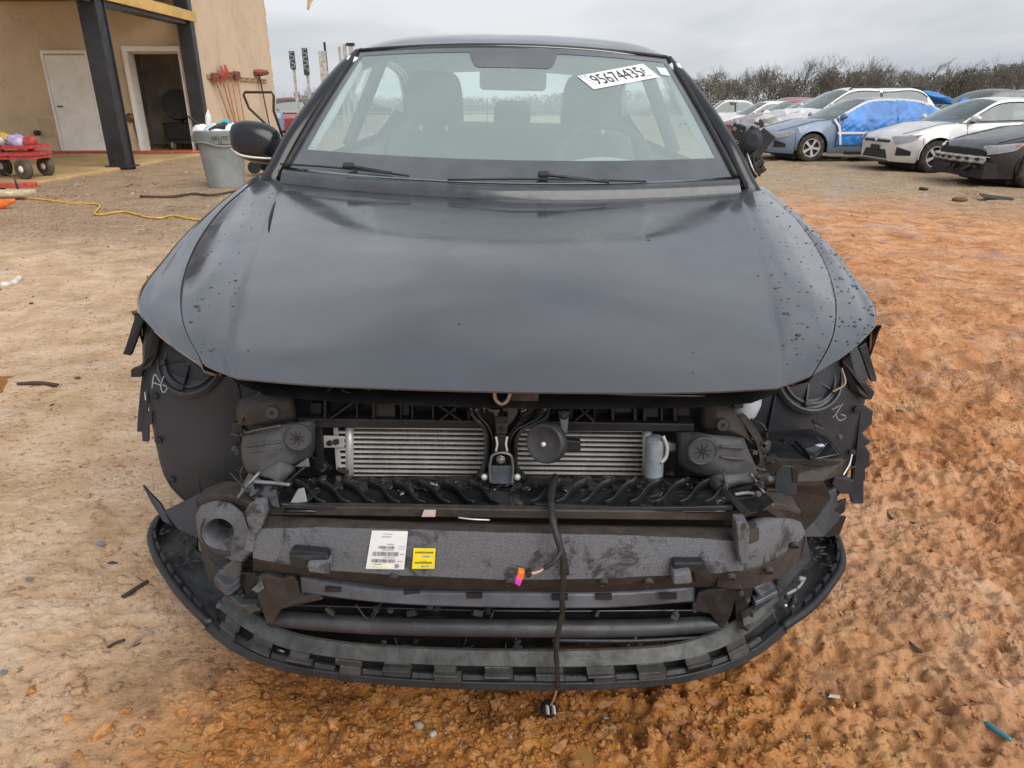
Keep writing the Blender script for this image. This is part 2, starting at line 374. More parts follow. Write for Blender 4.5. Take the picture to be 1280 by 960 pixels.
# ================================================================== TREES
BARK = pm('grey_bark', (.16, .135, .11), .9, var=.4, scale=3)
TWIG = pm('bare_twigs', (.17, .148, .125), .95, var=.3, scale=2)
LEAF = pm('thin_olive_leaves', (.125, .12, .065), .9, var=.45, scale=.35)
WOOD = pm('distant_wood', (.150, .134, .100), .95, var=.5, scale=.30)
def bare_tree(seed, base, h, lean, label, leafy=0.0):
    rd = random.Random(seed); root = empty('bare_tree', base); tag(root, label, 'tree', 'bare trees in the far tree line')
    tr, cr, lf = MB(), MB(), MB()
    def grow(p, d, L, r, lev):
        n = 4; pts = [p]; q = p.copy(); dd = d.copy()
        for i in range(n):
            dd = (dd + Vector((rd.gauss(0, .10) + lean * .03, rd.gauss(0, .10), .05))).normalized(); q = q + dd * L / n; pts.append(q.copy())
        (tr if lev == 0 else cr).tube(pts, [r * (1 - .55 * i / n) for i in range(n + 1)], 6 if lev == 0 else 3, cap=False)
        if lev >= 4:
            if leafy:
                for _ in range(2):
                    if rd.random() < leafy:
                        c = q + Vector((rd.gauss(0, .35), rd.gauss(0, .35), rd.gauss(0, .3))); s = rd.uniform(.07, .17)
                        a = Vector((rd.gauss(0, 1), rd.gauss(0, 1), rd.gauss(0, 1))).normalized() * s; b2 = a.orthogonal().normalized() * s
                        lf.add([c - a, c + b2 * .6, c + a, c - b2 * .6], [(0, 1, 2, 3)])
            return
        kids = (9, 5, 4, 3)[lev]
        for k in range(kids):
            f = rd.uniform(.35, 1.0) if lev else rd.uniform(.32, 1.0)
            i = min(n - 1, int(f * n)); bp = pts[i].lerp(pts[i + 1], f * n - i)
            sp = rd.uniform(.35, .85); an = rd.uniform(0, 6.283); u = dd.orthogonal().normalized(); w = dd.cross(u)
            nd = (dd * math.cos(sp) + (u * math.cos(an) + w * math.sin(an)) * math.sin(sp)); nd.z = nd.z * .8 + .28; nd.x += lean * .25
            grow(bp, nd.normalized(), L * rd.uniform(.48, .68), max(.013, r * (.42 if lev == 0 else .5)), lev + 1)
    grow(Vector((0, 0, -.3)), Vector((0, 0, 1)), h * .56, h * .017, 0)
    tr.build('trunk', BARK, root, world=False, smooth=True); c = cr.build('crown', TWIG, root, world=False)
    if lf.v: lf.build('leaves', LEAF, c, world=False)
    return root
TB = -1.06
ORD = ['first', 'second', 'third', 'fourth', 'fifth', 'sixth', 'seventh', 'eighth', 'ninth', 'tenth', 'eleventh', 'twelfth', 'thirteenth', 'fourteenth', 'fifteenth', 'sixteenth', 'seventeenth', 'eighteenth', 'nineteenth', 'twentieth', 'rightmost']
k = 0
for u, top, Yd, lean, leafy in [(876, 88, 128, 0, .7), (905, 85, 124, .1, .75), (926, 92, 130, 0, .4), (948, 76, 118, .1, 0), (964, 73, 115, -.1, 0), (982, 84, 125, .1, .3), (1004, 74, 122, .3, .1),
                               (1028, 80, 120, 0, .75), (1048, 72, 118, .3, .2), (1068, 71, 116, .4, .05), (1090, 76, 121, .2, .2), (1112, 73, 117, .6, .05), (1136, 78, 119, .6, .05), (1160, 74, 116, .7, .05),
                               (1184, 77, 120, .6, .1), (1208, 80, 118, .5, .4), (1232, 76, 117, .3, .7), (1256, 74, 120, .3, .8), (1276, 71, 116, .2, .8), (1300, 76, 118, .2, .8),
                               (372, 112, 150, 0, .4), (390, 108, 152, 0, .3), (410, 113, 150, 0, .5)]:
    p = at(u, top, Yd); b0 = Vector((p.x, Yd, TB)); k += 1
    side, n_ = ('right', k if k < 21 else k - 3) if u > 640 else ('left', k - 20)
    bare_tree(100 + k, b0, (p.z - TB) * 1.02, lean, ORD[n_ - 1] + (' winter tree from the left in the tree line right of the car' if side == 'right' else ' winter tree of the low tree line left of the windscreen'))
# the wood behind them reads as one mass: undergrowth and dense thin-leaved crowns
rs = np.random.RandomState(5)
cu = [(-400, 128), (300, 118), (420, 116), (640, 114), (840, 104), (872, 92), (905, 84), (930, 92), (960, 82), (1000, 92), (1040, 80), (1075, 84), (1110, 79), (1160, 86), (1200, 83), (1240, 76), (1290, 70), (1500, 68), (1900, 80)]
cx_, cy_, cz_, cr_ = [], [], [], []
for i in range(560):                                                     # rounded crowns standing shoulder to shoulder
    yv = rs.uniform(117, 150); u = rs.uniform(250, 1500); top = np.interp(u, [q[0] for q in cu], [q[1] for q in cu]) + 5 + abs(rs.normal(0, 9)); p = at(u, top, yv)
    r_ = rs.uniform(.9, 1.9); cx_.append(p.x); cy_.append(yv); cz_.append(max(TB + .6, p.z - r_)); cr_.append(r_)
n1, n2 = 150000, 60000; k_ = rs.randint(0, 560, n1); d3 = rs.normal(size=(n1, 3)); d3 /= np.linalg.norm(d3, axis=1)[:, None]; rr = np.array(cr_)[k_] * rs.uniform(.35, 1.05, n1) ** .6
c1_ = np.stack([np.array(cx_)[k_], np.array(cy_)[k_], np.array(cz_)[k_]], -1) + d3 * rr[:, None] * np.array([1, 1, 1.15])
k2 = rs.randint(0, 560, n2); c2_ = np.stack([np.array(cx_)[k2] + rs.normal(0, 1.6, n2), np.array(cy_)[k2], TB - .2 + (np.array(cz_)[k2] - TB) * rs.uniform(0, 1, n2)], -1)
c = np.concatenate([c1_, c2_]); n = n1 + n2; sz = rs.uniform(.05, .20, n)[:, None]
a = rs.normal(size=(n, 3)); a /= np.linalg.norm(a, axis=1)[:, None]; b = np.cross(a, rs.normal(size=(n, 3))); b /= np.linalg.norm(b, axis=1)[:, None] + 1e-9
vv = np.stack([c - a * sz, c + b * sz * .55, c + a * sz, c - b * sz * .55], 1).reshape(-1, 3)
me = bpy.data.meshes.new('distant_wood'); me.vertices.add(4 * n); me.vertices.foreach_set('co', vv.ravel()); me.loops.add(4 * n); me.loops.foreach_set('vertex_index', np.arange(4 * n))
me.polygons.add(n); me.polygons.foreach_set('loop_start', np.arange(0, 4 * n, 4)); me.update(); me.validate(); me.materials.append(WOOD)
dw = bpy.data.objects.new('distant_wood', me); col.objects.link(dw); tag(dw, 'dense grey brown winter wood forming the tree line on the horizon', 'wood', kind='stuff')
rd = random.Random(6); mb = MB()
for i in range(700):                                                     # thin stems among the undergrowth
    x = rd.uniform(-75, 125); yv = rd.uniform(116, 135); h_ = rd.uniform(2.5, 6.5) * (.55 + .45 * float(sstep(16, 34, x)))
    mb.tube([(x, yv, TB - .3), (x + rd.gauss(0, .3), yv, TB + h_ * .5), (x + rd.gauss(0, .6), yv, TB + h_)], [.07, .05, .02], 3, cap=False)
tag(mb.build('sapling_stems', BARK), 'countless thin grey stems of the winter wood on the horizon', 'wood', kind='stuff')
# ================================================================== BUILDING with covered bay
def block_mat(name, c, sc=1.0):
    m, t, b = nodes(name)
    ob = t.nodes.new('ShaderNodeTexCoord').outputs['Object']
    cc = ramp(t, noise(t, 1.1, 6, .65, ob, .5), [(.25, tuple(x * .80 for x in c)), (.55, c), (.8, tuple(min(1, x * 1.10) for x in c))])
    st = ramp(t, noise(t, 3.2, 8, .7, ob, 1.2), [(.58, 0.0), (.74, .4)]); cc = mix(t, st, cc, (.24, .15, .075))
    t.links.new(cc, b.inputs['Base Color']); b.inputs['Roughness'].default_value = .85
    bump(t, noise(t, 26, 8, .75, ob), .5, .02, b); return m
WALL = block_mat('tan_painted_block', (.62, .48, .335)); WALL_D = block_mat('brown_painted_wall', (.66, .51, .335))
CONC = pm('ochre_concrete', (.50, .34, .155), .6, var=.2, scale=1.2, dirt=(.27, .17, .08), dirt_amt=.45, dirt_scale=.9, bmp=.3, bmp_scale=30)
STEEL = pm('black_steel', (.022, .022, .026), .4, var=.3, scale=3); WHITE = pm('white_paint', (.84, .82, .76), .5, var=.08, scale=3)
BEAMM = pm('ochre_beam', (.62, .40, .12), .6, var=.15, scale=2); CEIL = pm('brown_ceiling', (.22, .125, .06), .8, var=.25, scale=1)
DARKIN = pm('dim_room_wall', (.72, .68, .60), .8, var=.2, scale=2)
BX, BY, FZ = -7.0, 17.2, .09           # open side of the bay, back wall, floor height
slab = empty('concrete_slab', (BX - 4.5, 12.5, 0)); slab['kind'] = 'structure'
MB().box((BX - 5.0, 4.6, FZ - .12), (10.1, 25.6, .25)).build('pavement', CONC, slab, bevel=.02)
bld = empty('block_building', (BX - 3, BY, 0)); tag(bld, 'tan painted block building with an open covered bay and black columns', 'building')
# back wall with openings: pieces round the open doorway
d0, d1 = at(183, 190, BY).x, at(244, 190, BY).x; DT = 2.06 + FZ
w = MB()
w.box(((BX - .15 + d1) / 2, BY + .12, 1.9), (BX - .15 - d1, .24, 3.8)).box(((d0 - 18) / 2, BY + .12, 1.9), (d0 + 18, .24, 3.8)).box(((d0 + d1) / 2, BY + .12, (DT + 3.8) / 2), (d1 - d0, .24, 3.8 - DT))
w.build('wall', WALL_D, bld)
# long outer wall with the tools, its end face towards the yard
w = MB().box((BX - .075, BY + 2.45, 2.6), (.35, 4.95, 5.2)); w.build('side_wall', WALL, bld)
rd = random.Random(3); qb = MB().box((0, 0, 0), (.36, .2, .192)); bm_ = qb.mesh('block', WALL)
for k in range(26):                                                      # split-face end blocks, alternately proud
    inst('block', bm_, bld, Vector((BX - .075, BY - .055 + (k % 2) * .03 + rd.uniform(-.01, .01), .1 + k * .2)) - bld.location)
    inst('block', bm_, bld, Vector((BX - .075 + rd.uniform(0, .006), BY + 4.96 + (k % 2) * .035 + rd.uniform(-.012, .012), .1 + k * .2)) - bld.location)
for yc in (13.3, 9.6):
    c = empty('column', Vector((BX + .1, yc, 0)) - bld.location, (0, 0, 0), bld)
    s = MB(); s.box((BX + .0, yc - .145, 1.6), (.30, .03, 3.2)).box((BX, yc + .145, 1.6), (.30, .03, 3.2)).box((BX, yc, 1.6), (.26, .262, 3.2))
    s.build('shaft', STEEL, c); MB().box((BX, yc, FZ + .012), (.42, .42, .025)).build('base_plate', STEEL, c)
s = MB(); s.box((BX + .02, BY - .26, 1.9), (.30, .2, 3.8)); s.build('corner_post', STEEL, bld, bevel=.01)
MB().box((BX + .16, 13.2, 2.86), (.06, 7.9, .19)).build('fascia_beam', BEAMM, bld)
MB().box((BX - .02, 13.2, 2.84), (.26, 7.7, .30)).build('roof_beam', STEEL, bld)
MB().box((BX - 2.2, 13.1, 3.36), (4.3, 8.1, .1)).build('canopy_ceiling', CEIL, bld)
MB().box((BX - 2.2, 13.1, 3.65), (4.7, 8.3, .3)).build('canopy_roof', STEEL, bld)
for k in range(4): MB().box((BX - 2.2, 9.6 + k * 2.4, 3.22), (4.1, .12, .18)).build('joist', CEIL, bld)
# the dim room behind the doorway
r0 = MB(); xa, xb = d0 - 1.2, d1 + .02
r0.box(((xa + xb) / 2, BY + 3.0, 1.4), (xb - xa, .1, 2.8)).box((xa - .05, BY + 1.65, 1.4), (.1, 2.75, 2.8)).box(((xa + xb) / 2, BY + 1.65, 2.85), (xb - xa, 2.75, .1))
r0.build('room_wall', DARKIN, bld)
MB().box(((xa + xb) / 2, BY + 1.62, FZ - .01), (xb - xa, 2.8, .04)).build('room_floor', CONC, bld)
fr = empty('door_frame', Vector(((d0 + d1) / 2, BY, FZ)) - bld.location, (0, 0, 0), bld)
for x in (d0 - .045, d1 + .045): MB().box((x, BY + .06, FZ + 1.055), (.10, .30, 2.11)).build('jamb', WHITE, fr)
MB().box(((d0 + d1) / 2, BY + .06, FZ + 2.155), (d1 - d0 + .19, .304, .10)).build('lintel', WHITE, fr)
# closed white door
a0, a1 = at(74, 150, BY).x, at(124, 150, BY).x
dr = empty('door', Vector(((a0 + a1) / 2, BY, FZ)) - bld.location, (0, 0, 0), bld)
MB().box(((a0 + a1) / 2, BY - .03, FZ + 1.02), (a1 - a0, .05, 2.02)).build('leaf', WHITE, dr, bevel=.006)
MB().box(((a0 + a1) / 2, BY - .02, FZ + 2.09), (a1 - a0 + .1, .09, .07)).build('lintel', WHITE, dr)
for x in (a0 - .035, a1 + .035): MB().box((x, BY - .02, FZ + 1.03), (.06, .08, 2.05)).build('jamb', WHITE, dr)
MB().tube([(a0 + .09, BY - .055, FZ + .98), (a0 + .09, BY - .10, FZ + .98), (a0 + .2, BY - .10, FZ + .98)], .014, 6).build('handle', STEEL, dr)
pa, pb = at(47, 148, BY), at(68, 172, BY)
MB().box(((pa.x + pb.x) / 2, BY - .004, (pa.z + pb.z) / 2), (pb.x - pa.x, .008, pa.z - pb.z)).build('pale_patch', block_mat('pale_repair', (.56, .43, .26)), bld)
p = at(48, 166, BY); MB().lathe([(.06, 0), (.06, .09), (.03, .12)], (p.x, BY - .01, p.z), (0, -1, 0), 10).build('outlet_box', STEEL, bld)
p = at(164, 147, BY); MB().lathe([(.09, 0), (.10, .06), (.05, .12)], (p.x, BY - .01, p.z), (0, -1, 0), 10).tube([(p.x + .02, BY - .02, p.z), (p.x + .07, BY - .02, p.z - .5), (p.x + .1, BY - .02, p.z - .62)], .012, 5).build('wall_spigot', pm('rusty_brass', (.16, .10, .05), .5, .6), bld)

# hoses and cords on the slab
RED = pm('red_rubber', (.42, .085, .05), .55, var=.3); BLK = pm('black_rubber', (.018, .018, .018), .6)
for k, (o, lab) in enumerate([(0, 'red air hose lying along the foot of the back wall, nearer the wall'), (.16, 'red air hose on the slab just in front of the other hose')]):
    pts = [(BX - 9 + i * .45, BY - .42 - o + .05 * math.sin(i * 1.3 + k), FZ + .03) for i in range(21)]
    tag(MB().tube(spl(pts, 60), .03, 6).build('air_hose', RED, smooth=True), lab, 'hose', 'hoses on the slab')
pts = [(BX - 8 + i * .35, BY - .2 + .06 * math.sin(i * .9), FZ + .02) for i in range(14)]
tag(MB().tube(spl(pts, 50), .014, 5).build('power_cable', BLK, smooth=True), 'thin black cable along the wall below the white door', 'cable')
YEL = pm('yellow_cord', (.60, .36, .06), .6, var=.2)
pts = [on(u, v, .07) for u, v in ((22, 246), (50, 247), (80, 248), (118, 250), (128, 262), (150, 259), (170, 262), (185, 266), (200, 267), (212, 264), (235, 268), (262, 270), (300, 275))]
pts = [Vector((p.x, p.y, gz(p.x, p.y) + .015)) for p in pts]
tag(MB().tube(spl(pts, 120), .012, 5).build('extension_cord', YEL, smooth=True), 'yellow extension cord winding over the dirt in front of the slab', 'cord')
# ================================================================== YARD THINGS
GREYP = pm('grey_bin_plastic', (.23, .25, .25), .45, var=.12, scale=4, dirt=(.36, .33, .26), dirt_amt=.3, dirt_scale=5)
WBAG = pm('white_bag', (.75, .75, .76), .4, var=.15, scale=8); TEAL = pm('teal_bag', (.02, .40, .50), .4); BLUEB = pm('pale_blue_bag', (.45, .55, .72), .4)
# waste bin
bp = on(283, 228, .06); bp.z = gz(bp.x, bp.y) - .01
binr = empty('waste_bin', bp); tag(binr, 'grey round waste bin heaped with rubbish beside the side wall', 'bin')
b = MB().lathe([(.235, 0), (.262, .015), (.285, .3), (.312, .60), (.318, .62), (.335, .625), (.345, .72), (.362, .76), (.362, .80), (.338, .80), (.33, .74), (.30, .70)], bp, k=32)
b.build('barrel', GREYP, binr, angle=40)
MB().tube([bp + Vector(((.352) * math.cos(a), .352 * math.sin(a), .62 + .03 * math.cos(3 * a))) for a in np.linspace(0, 6.283, 40)], .012, 6).build('rib', GREYP, binr, smooth=True)
for s in (-1, 1): MB().box(bp + Vector((s * .365, 0, .69)), (.06, .16, .10)).build('handle', GREYP, binr, bevel=.02)
def text_obj(name, body, size, loc, rot, mat, parent, ext=.0006, font_scale_x=1.0, align='CENTER'):
    cu = bpy.data.curves.new(name, 'FONT'); cu.body = body; cu.size = size; cu.align_x = align; cu.align_y = 'CENTER'; cu.extrude = ext
    tmp = bpy.data.objects.new(name, cu); col.objects.link(tmp); bpy.context.view_layer.update()
    me = bpy.data.meshes.new_from_object(tmp.evaluated_get(bpy.context.evaluated_depsgraph_get())); bpy.data.objects.remove(tmp)
    me.materials.clear(); me.materials.append(mat)
    o = bpy.data.objects.new(name, me); col.objects.link(o)
    if not isinstance(rot, Matrix): rot = Euler(rot).to_matrix()
    m = mw(parent).inverted() @ (Matrix.Translation(loc) @ rot.to_4x4() @ Matrix.Diagonal((font_scale_x, 1, 1, 1)))
    o.parent = parent; o.matrix_local = m; WM[o.name] = mw(parent) @ m
    return o
INK = pm('black_ink', (.025, .027, .03), .6)
lk = Vector((-bp.x, -bp.y, 0)).normalized(); ang = math.atan2(lk.y, lk.x) + math.pi / 2
text_obj('lettering', 'BRUTE', .075, bp + lk * .357 + Vector((0, 0, .70)), (R(84), 0, ang), INK, binr)
text_obj('lettering', '44', .05, bp + lk * .352 + Vector((0, 0, .645)), (R(84), 0, ang), INK, binr)
rd = random.Random(12)
def bag(mb, c, d, seed): mb.blob(c, d, seed, .22, (rd.uniform(-.5, .5), rd.uniform(-.5, .5), rd.uniform(0, 6)), 12, 7)
for k, (dx, dy, dz, d, m, lab) in enumerate([(-.20, -.12, .80, (.24, .2, .16), WBAG, 'crumpled white plastic bag at the left of the waste bin'), (.02, -.16, .80, (.26, .2, .14), WBAG, 'crumpled white plastic bag at the front of the waste bin'),
                          (.20, -.08, .81, (.26, .2, .15), WBAG, 'crumpled white plastic bag at the right of the waste bin'), (-.06, -.20, .79, (.14, .10, .12), BLUEB, 'small pale blue wrapper in the waste bin'), (.06, .05, .86, (.22, .18, .14), TEAL, 'teal plastic bag on top of the waste bin'), (0, 0, .74, (.5, .5, .16), INK, 'black rubbish bag down inside the waste bin')]):
    q = MB(); bag(q, bp + Vector((dx, dy, dz)), d, 40 + k); tag(q.build('rubbish_bag', m, smooth=True), lab, 'bag', 'rubbish in the waste bin')
q = MB().lathe([(.035, 0), (.04, .02), (.04, .14), (.03, .18), (.014, .21), (.014, .235)], bp + Vector((-.10, -.1, .84)), (.1, 0, 1), 12)
tag(q.build('plastic_bottle', WBAG, smooth=True), 'white plastic bottle standing up out of the rubbish', 'bottle')
tag(MB().tube(spl([bp + Vector(q) for q in ((-.18, 0, .8), (-.32, -.02, .92), (-.42, 0, .99))], 10), .016, 6).build('rubber_strip', BLK, smooth=True), 'short black rubber strip poking out left of the waste bin', 'strip')
# mower behind the bin
mp_ = Vector((bp.x - .02, bp.y + 1.6, .06)); mr_ = empty('push_mower', mp_); tag(mr_, 'black push mower with looped handle behind the waste bin', 'mower')
MB().box(mp_ + Vector((.25, 0, .28)), (.6, .5, .22)).build('deck', STEEL, mr_, bevel=.06)
MB().lathe([(.12, 0), (.16, .05), (.14, .18), (.06, .22)], mp_ + Vector((.25, 0, .38)), k=14).build('engine', STEEL, mr_, smooth=True)
MB().tube([mp_ + Vector(q) for q in ((.42, -.1, .35), (.28, -.1, .72), (-.02, -.1, 1.02), (-.08, -.1, 1.22), (-.05, -.1, 1.26), (.38, -.1, 1.26), (.41, -.1, 1.2), (.38, -.1, .98), (.5, -.1, .5))], .022, 6).build('handle', BLK, mr_, smooth=True)
for dx in (0, .5):
    for dy in (-.27, .27): MB().lathe([(.04, -.03), (.1, -.03), (.1, .03), (.04, .03)], mp_ + Vector((dx, dy, .1)), (0, 1, 0), 14).build('wheel', BLK, mr_)
# tool rack and long-handled tools on the side wall
RUST = pm('rusty_iron', (.20, .065, .04), .75, var=.4, scale=20); HNDL = pm('ash_handle', (.42, .20, .10), .6, var=.3, scale=10); ROR = pm('red_tool_paint', (.42, .05, .03), .5, var=.3)
TX = BX + .10; TY0, TY1, TZ = 17.45, 21.6, 1.70
rk = empty('tool_rack', (TX, 19.4, TZ)); tag(rk, 'long wooden tool rack board with pegs on the tan side wall', 'rack')
MB().box((TX + .02, (TY0 + TY1) / 2, TZ), (.04, TY1 - TY0, .09)).build('board', pm('grey_board', (.35, .25, .15), .8), rk)
for k in range(9): MB().tube([(TX + .04, TY0 + .2 + k * .45, TZ), (TX + .12, TY0 + .2 + k * .45, TZ + .02)], .012, 5).build('peg', RUST, rk)
def tool(name, y, zh, zb, kind, label, hm=HNDL, dy=0):
    o = empty(name, (TX + .09, y, zb)); tag(o, label, name.replace('_', ' '), 'tools hanging on the rack')
    x = TX + .09
    MB().tube([(x, y, zh), (x + .03, y + dy, zb)], .018, 6).build('handle', hm, o)
    h = MB()
    if kind == 'shovel': h.grid([[(x + .03 * math.sin(3 * b2), y + (a - .5) * .25 * (1 - .5 * max(0, b2 - .6) / .4), zh + b2 * .32) for a in np.linspace(0, 1, 5)] for b2 in np.linspace(0, 1, 7)])
    elif kind == 'rake':
        h.box((x, y, zh + .02), (.04, .42, .05))
        for k in range(9): h.box((x + .05, y - .19 + k * .048, zh - .0), (.1, .012, .015))
    elif kind == 'broom':
        h.box((x, y, zh + .04), (.06, .34, .07)); h.box((x, y, zh + .12), (.05, .36, .12))
    else: h.lathe([(.03, 0), (.22, .04), (.24, .10), (.20, .15), (.05, .17)], (x + .02, y, zh), k=16)
    ob = h.build('head', {'shovel': ROR, 'rake': RUST, 'broom': RUST, 'disc': RUST}[kind], o, solid=.006 if kind == 'shovel' else 0)
tool('shovel', 18.15, 1.62, .35, 'shovel', 'red bladed shovel, leftmost on the tool rack', dy=.5)
tool('shovel', 18.42, 1.66, .30, 'shovel', 'red bladed shovel, second on the tool rack', dy=.25)
tool('rake', 18.75, 1.78, .25, 'rake', 'rusty garden rake in the middle of the tool rack', dy=.1)
tool('broom', 19.15, 1.68, .28, 'broom', 'brown broom hanging right of the rake', dy=.05)
tool('shovel', 17.75, 1.60, .5, 'broom', 'dark headed scraper at the left end of the tool rack', dy=.6)
tool('squeegee', 20.85, 1.80, .2, 'disc', 'rusty round headed tool hanging alone at the right of the rack', STEEL, dy=.35)
# fan in the doorway
fx = (d0 + d1) / 2 - .05; fy = BY + .9
fn = empty('drum_fan', (fx, fy, FZ)); tag(fn, 'black drum fan on a wheeled machine inside the open doorway', 'fan')
MB().lathe([(.10, -.14), (.32, -.13), (.345, -.1), (.345, .1), (.32, .13), (.10, .14)], (fx, fy, FZ + 1.0), (.25, -1, .1), 26).build('drum', BLK, fn, angle=40)
for k in range(4): MB().tube([Vector((fx, fy, FZ + 1.0)) + Vector((.25, -1, .1)).normalized() * .15 + Vector(((.08 + .08 * k) * math.cos(a), .25 * (.08 + .08 * k) * math.cos(a), (.08 + .08 * k) * math.sin(a))) for a in np.linspace(0, 6.283, 25)], .006, 4).build('guard_ring', STEEL, fn)
MB().box((fx + .05, fy, FZ + .42), (.78, .5, .38)).build('machine_body', BLK, fn, bevel=.03)
MB().box((fx, fy, FZ + .66), (.1, .1, .12)).box((fx + .05, fy, FZ + .19), (.6, .42, .08)).build('stand', STEEL, fn)
for dx in (-.22, .3):
    for dy in (-.22, .22): MB().lathe([(.03, -.025), (.085, -.025), (.085, .025), (.03, .025)], (fx + .05 + dx, fy + dy, FZ + .095), (1, 0, 0), 12).build('wheel', pm('grey_caster', (.35, .33, .30), .6), fn)
q = at(218, 130, BY + 2.9); MB_ = MB().box((q.x, BY + 2.92, q.z), (.14, .05, .5)); tag(MB_.build('wall_heater', pm('pale_panel', (.38, .34, .30), .6), bevel=.01), 'narrow pale panel on the dim back wall of the room', 'panel')
# red wagon
wp = on(28, 222, FZ); wp = Vector((wp.x - .1, wp.y, FZ)); wg = empty('garden_wagon', wp); tag(wg, 'red garden wagon with fat grey tyres and a black pull handle', 'wagon')
WR = pm('wagon_red', (.50, .06, .05), .5, var=.25, scale=15)
q = MB(); L_, W_, Hb = .95, .52, .2
q.box(wp + Vector((0, 0, .30)), (L_, W_, .03)); q.build('tray', WR, wg)
for sx in (-1, 1):
    for k in range(2): MB().box(wp + Vector((0, sx * W_ / 2, .36 + k * .1)), (L_, .02, .05)).build('side_rail', WR, wg)
    for k in range(2): MB().box(wp + Vector((sx * L_ / 2, 0, .36 + k * .1)), (.02, W_, .05)).build('end_rail', WR, wg)
TY = pm('muddy_tyre', (.10, .085, .065), .85, var=.4, scale=14)
for sx in (-.33, .33):
    for sy in (-.27, .27):
        wh = empty('wheel', wp + Vector((sx, sy, .15)) - wp, (0, 0, 0), wg); c = wp + Vector((sx, sy, .15))
        MB().lathe([(.08, -.045), (.13, -.05), (.15, -.03), (.155, 0), (.15, .03), (.13, .05), (.08, .045)], c, (.35, 1, 0), 18).build('tyre', TY, wh, smooth=True)
        MB().lathe([(.02, -.06), (.08, -.03), (.08, .03), (.02, .06)], c, (.35, 1, 0), 12).build('rim', WHITE, wh)
MB().tube([wp + Vector(v_) for v_ in ((.1, -.2, .3), (.02, -.32, .62), (-.01, -.36, .78))], .016, 6).tube([wp + Vector(v_) for v_ in ((-.01, -.36, .76), (-.13, -.37, .84), (-.10, -.37, .90), (.09, -.37, .90), (.11, -.37, .85), (-.01, -.36, .76))], .014, 6).build('pull_handle', BLK, wg, smooth=True)
for k, (dx, dz, d, m, nm, lab) in enumerate([(-.1, .52, (.3, .3, .2), WBAG, 'bag', 'white plastic bag in the red wagon'), (.18, .52, (.3, .3, .22), pm('lilac_bag', (.5, .42, .66), .5), 'bag', 'lilac wrapped bundle in the red wagon'), (-.32, .46, (.28, .3, .2), pm('orange_cloth', (.75, .22, .04), .7), 'cloth', 'orange cloth at the left end of the red wagon'), (0, .60, (.22, .2, .08), pm('yellow_wrap', (.7, .5, .1), .6), 'wrapper', 'yellow wrapper on top of the red wagon load'), (.36, .5, (.2, .3, .2), WR, 'cloth', 'red cloth at the right end of the wagon load')]):
    q = MB(); bag(q, wp + Vector((dx, -.02, dz)), d, 70 + k); tag(q.build('load_bundle', m, smooth=True), lab, nm, 'load of the red wagon')
# clutter at the left edge: boards and a red cone-like scrap
p = on(8, 236, .1); tag(MB().box((p.x - .1, p.y, FZ + .05), (.9, .12, .06), (0, 0, .3)).build('red_board', WR, bevel=.01), 'red painted board lying at the edge of the slab', 'board')
p = on(12, 243, .1); tag(MB().box((p.x, p.y, FZ + .03), (.5, .3, .05), (0, 0, .1)).build('pale_board', pm('pale_wood', (.6, .5, .32), .7), bevel=.01), 'pale flat board beside the red one on the slab edge', 'board')
p = on(-4, 258, .07); tag(MB().lathe([(.10, 0), (.10, .02), (.06, .03), (.02, .20), (.012, .20)], (p.x, p.y, gz(p.x, p.y) + .05), (.9, .3, .2), 16).build('traffic_cone', pm('orange_plastic', (.80, .17, .03), .5), smooth=True), 'orange traffic cone lying on its side at the left edge', 'cone')
p = on(24, 240, .09); tag(MB().tube([(p.x, p.y, gz(p.x, p.y)), (p.x - .02, p.y, .28), (p.x - .12, p.y, .33), (p.x - .2, p.y + .05, .30)], .012, 6).build('bent_rod', STEEL, smooth=True), 'bent black rod sticking up at the slab edge', 'rod')
# flat sticks and scrap on the dirt
STK = pm('dark_stick', (.05, .035, .025), .8); 
def ground_strip(name, uvs, r, mat, label, cat, k=6):
    pts = [on(u, v, .05) for u, v in uvs]; pts = [Vector((p.x, p.y, gz(p.x, p.y) + r * .6)) for p in pts]
    return tag(MB().tube(spl(pts, 4 * len(pts)), r, k).build(name, mat, smooth=True), label, cat)
ground_strip('flat_branch', [(175, 244), (215, 243), (240, 240), (262, 241), (300, 236)], .022, STK, 'long dark branch lying on the dirt in front of the waste bin', 'branch')
ground_strip('stick', [(20, 474), (44, 472), (70, 473)], .010, STK, 'dark stick on the pale clay left of the car', 'stick')
ground_strip('pipe_offcut', [(2, 350), (13, 345), (23, 339)], .022, pm('white_pvc', (.7, .66, .58), .5), 'white plastic pipe offcut on the dirt at the left', 'pipe')
ground_strip('stick', [(148, 726), (170, 712), (180, 706)], .006, STK, 'thin dark twig on the clay left of the bumper', 'stick')
ground_strip('stick', [(128, 784), (140, 777), (149, 773)], .004, STK, 'short dark twig on the clay low at the left', 'stick')
ground_strip('stick', [(152, 783), (170, 772), (186, 765)], .004, pm('grey_twig', (.30, .26, .20), .9), 'pale grey twig beside a dark one on the clay at the left', 'stick')
def shard(name, u, v, poly, mat, label, cat, tilt=(.15, .1), th=.003, sc=.42):
    p = on(u, v, .02); z = gz(p.x, p.y) + .008; m = Euler((tilt[0], tilt[1], 0)).to_matrix()
    return tag(MB().prism([Vector((p.x, p.y, z)) + m @ Vector((a, b, 0)) for a, b in [(q_[0] * sc, q_[1] * sc) for q_ in poly]], (0, 0, th)).build(name, mat, bevel=.001), label, cat)
PL = pm('blue_grey_shard', (.16, .18, .21), .35, var=.3); BP = pm('black_shard', (.03, .03, .032), .35)
shard('plastic_shard', 125, 676, [(-.035, -.01), (.01, -.02), (.04, .0), (.02, .025), (-.02, .02)], PL, 'blue grey plastic shard on the clay left of the bumper', 'shard')
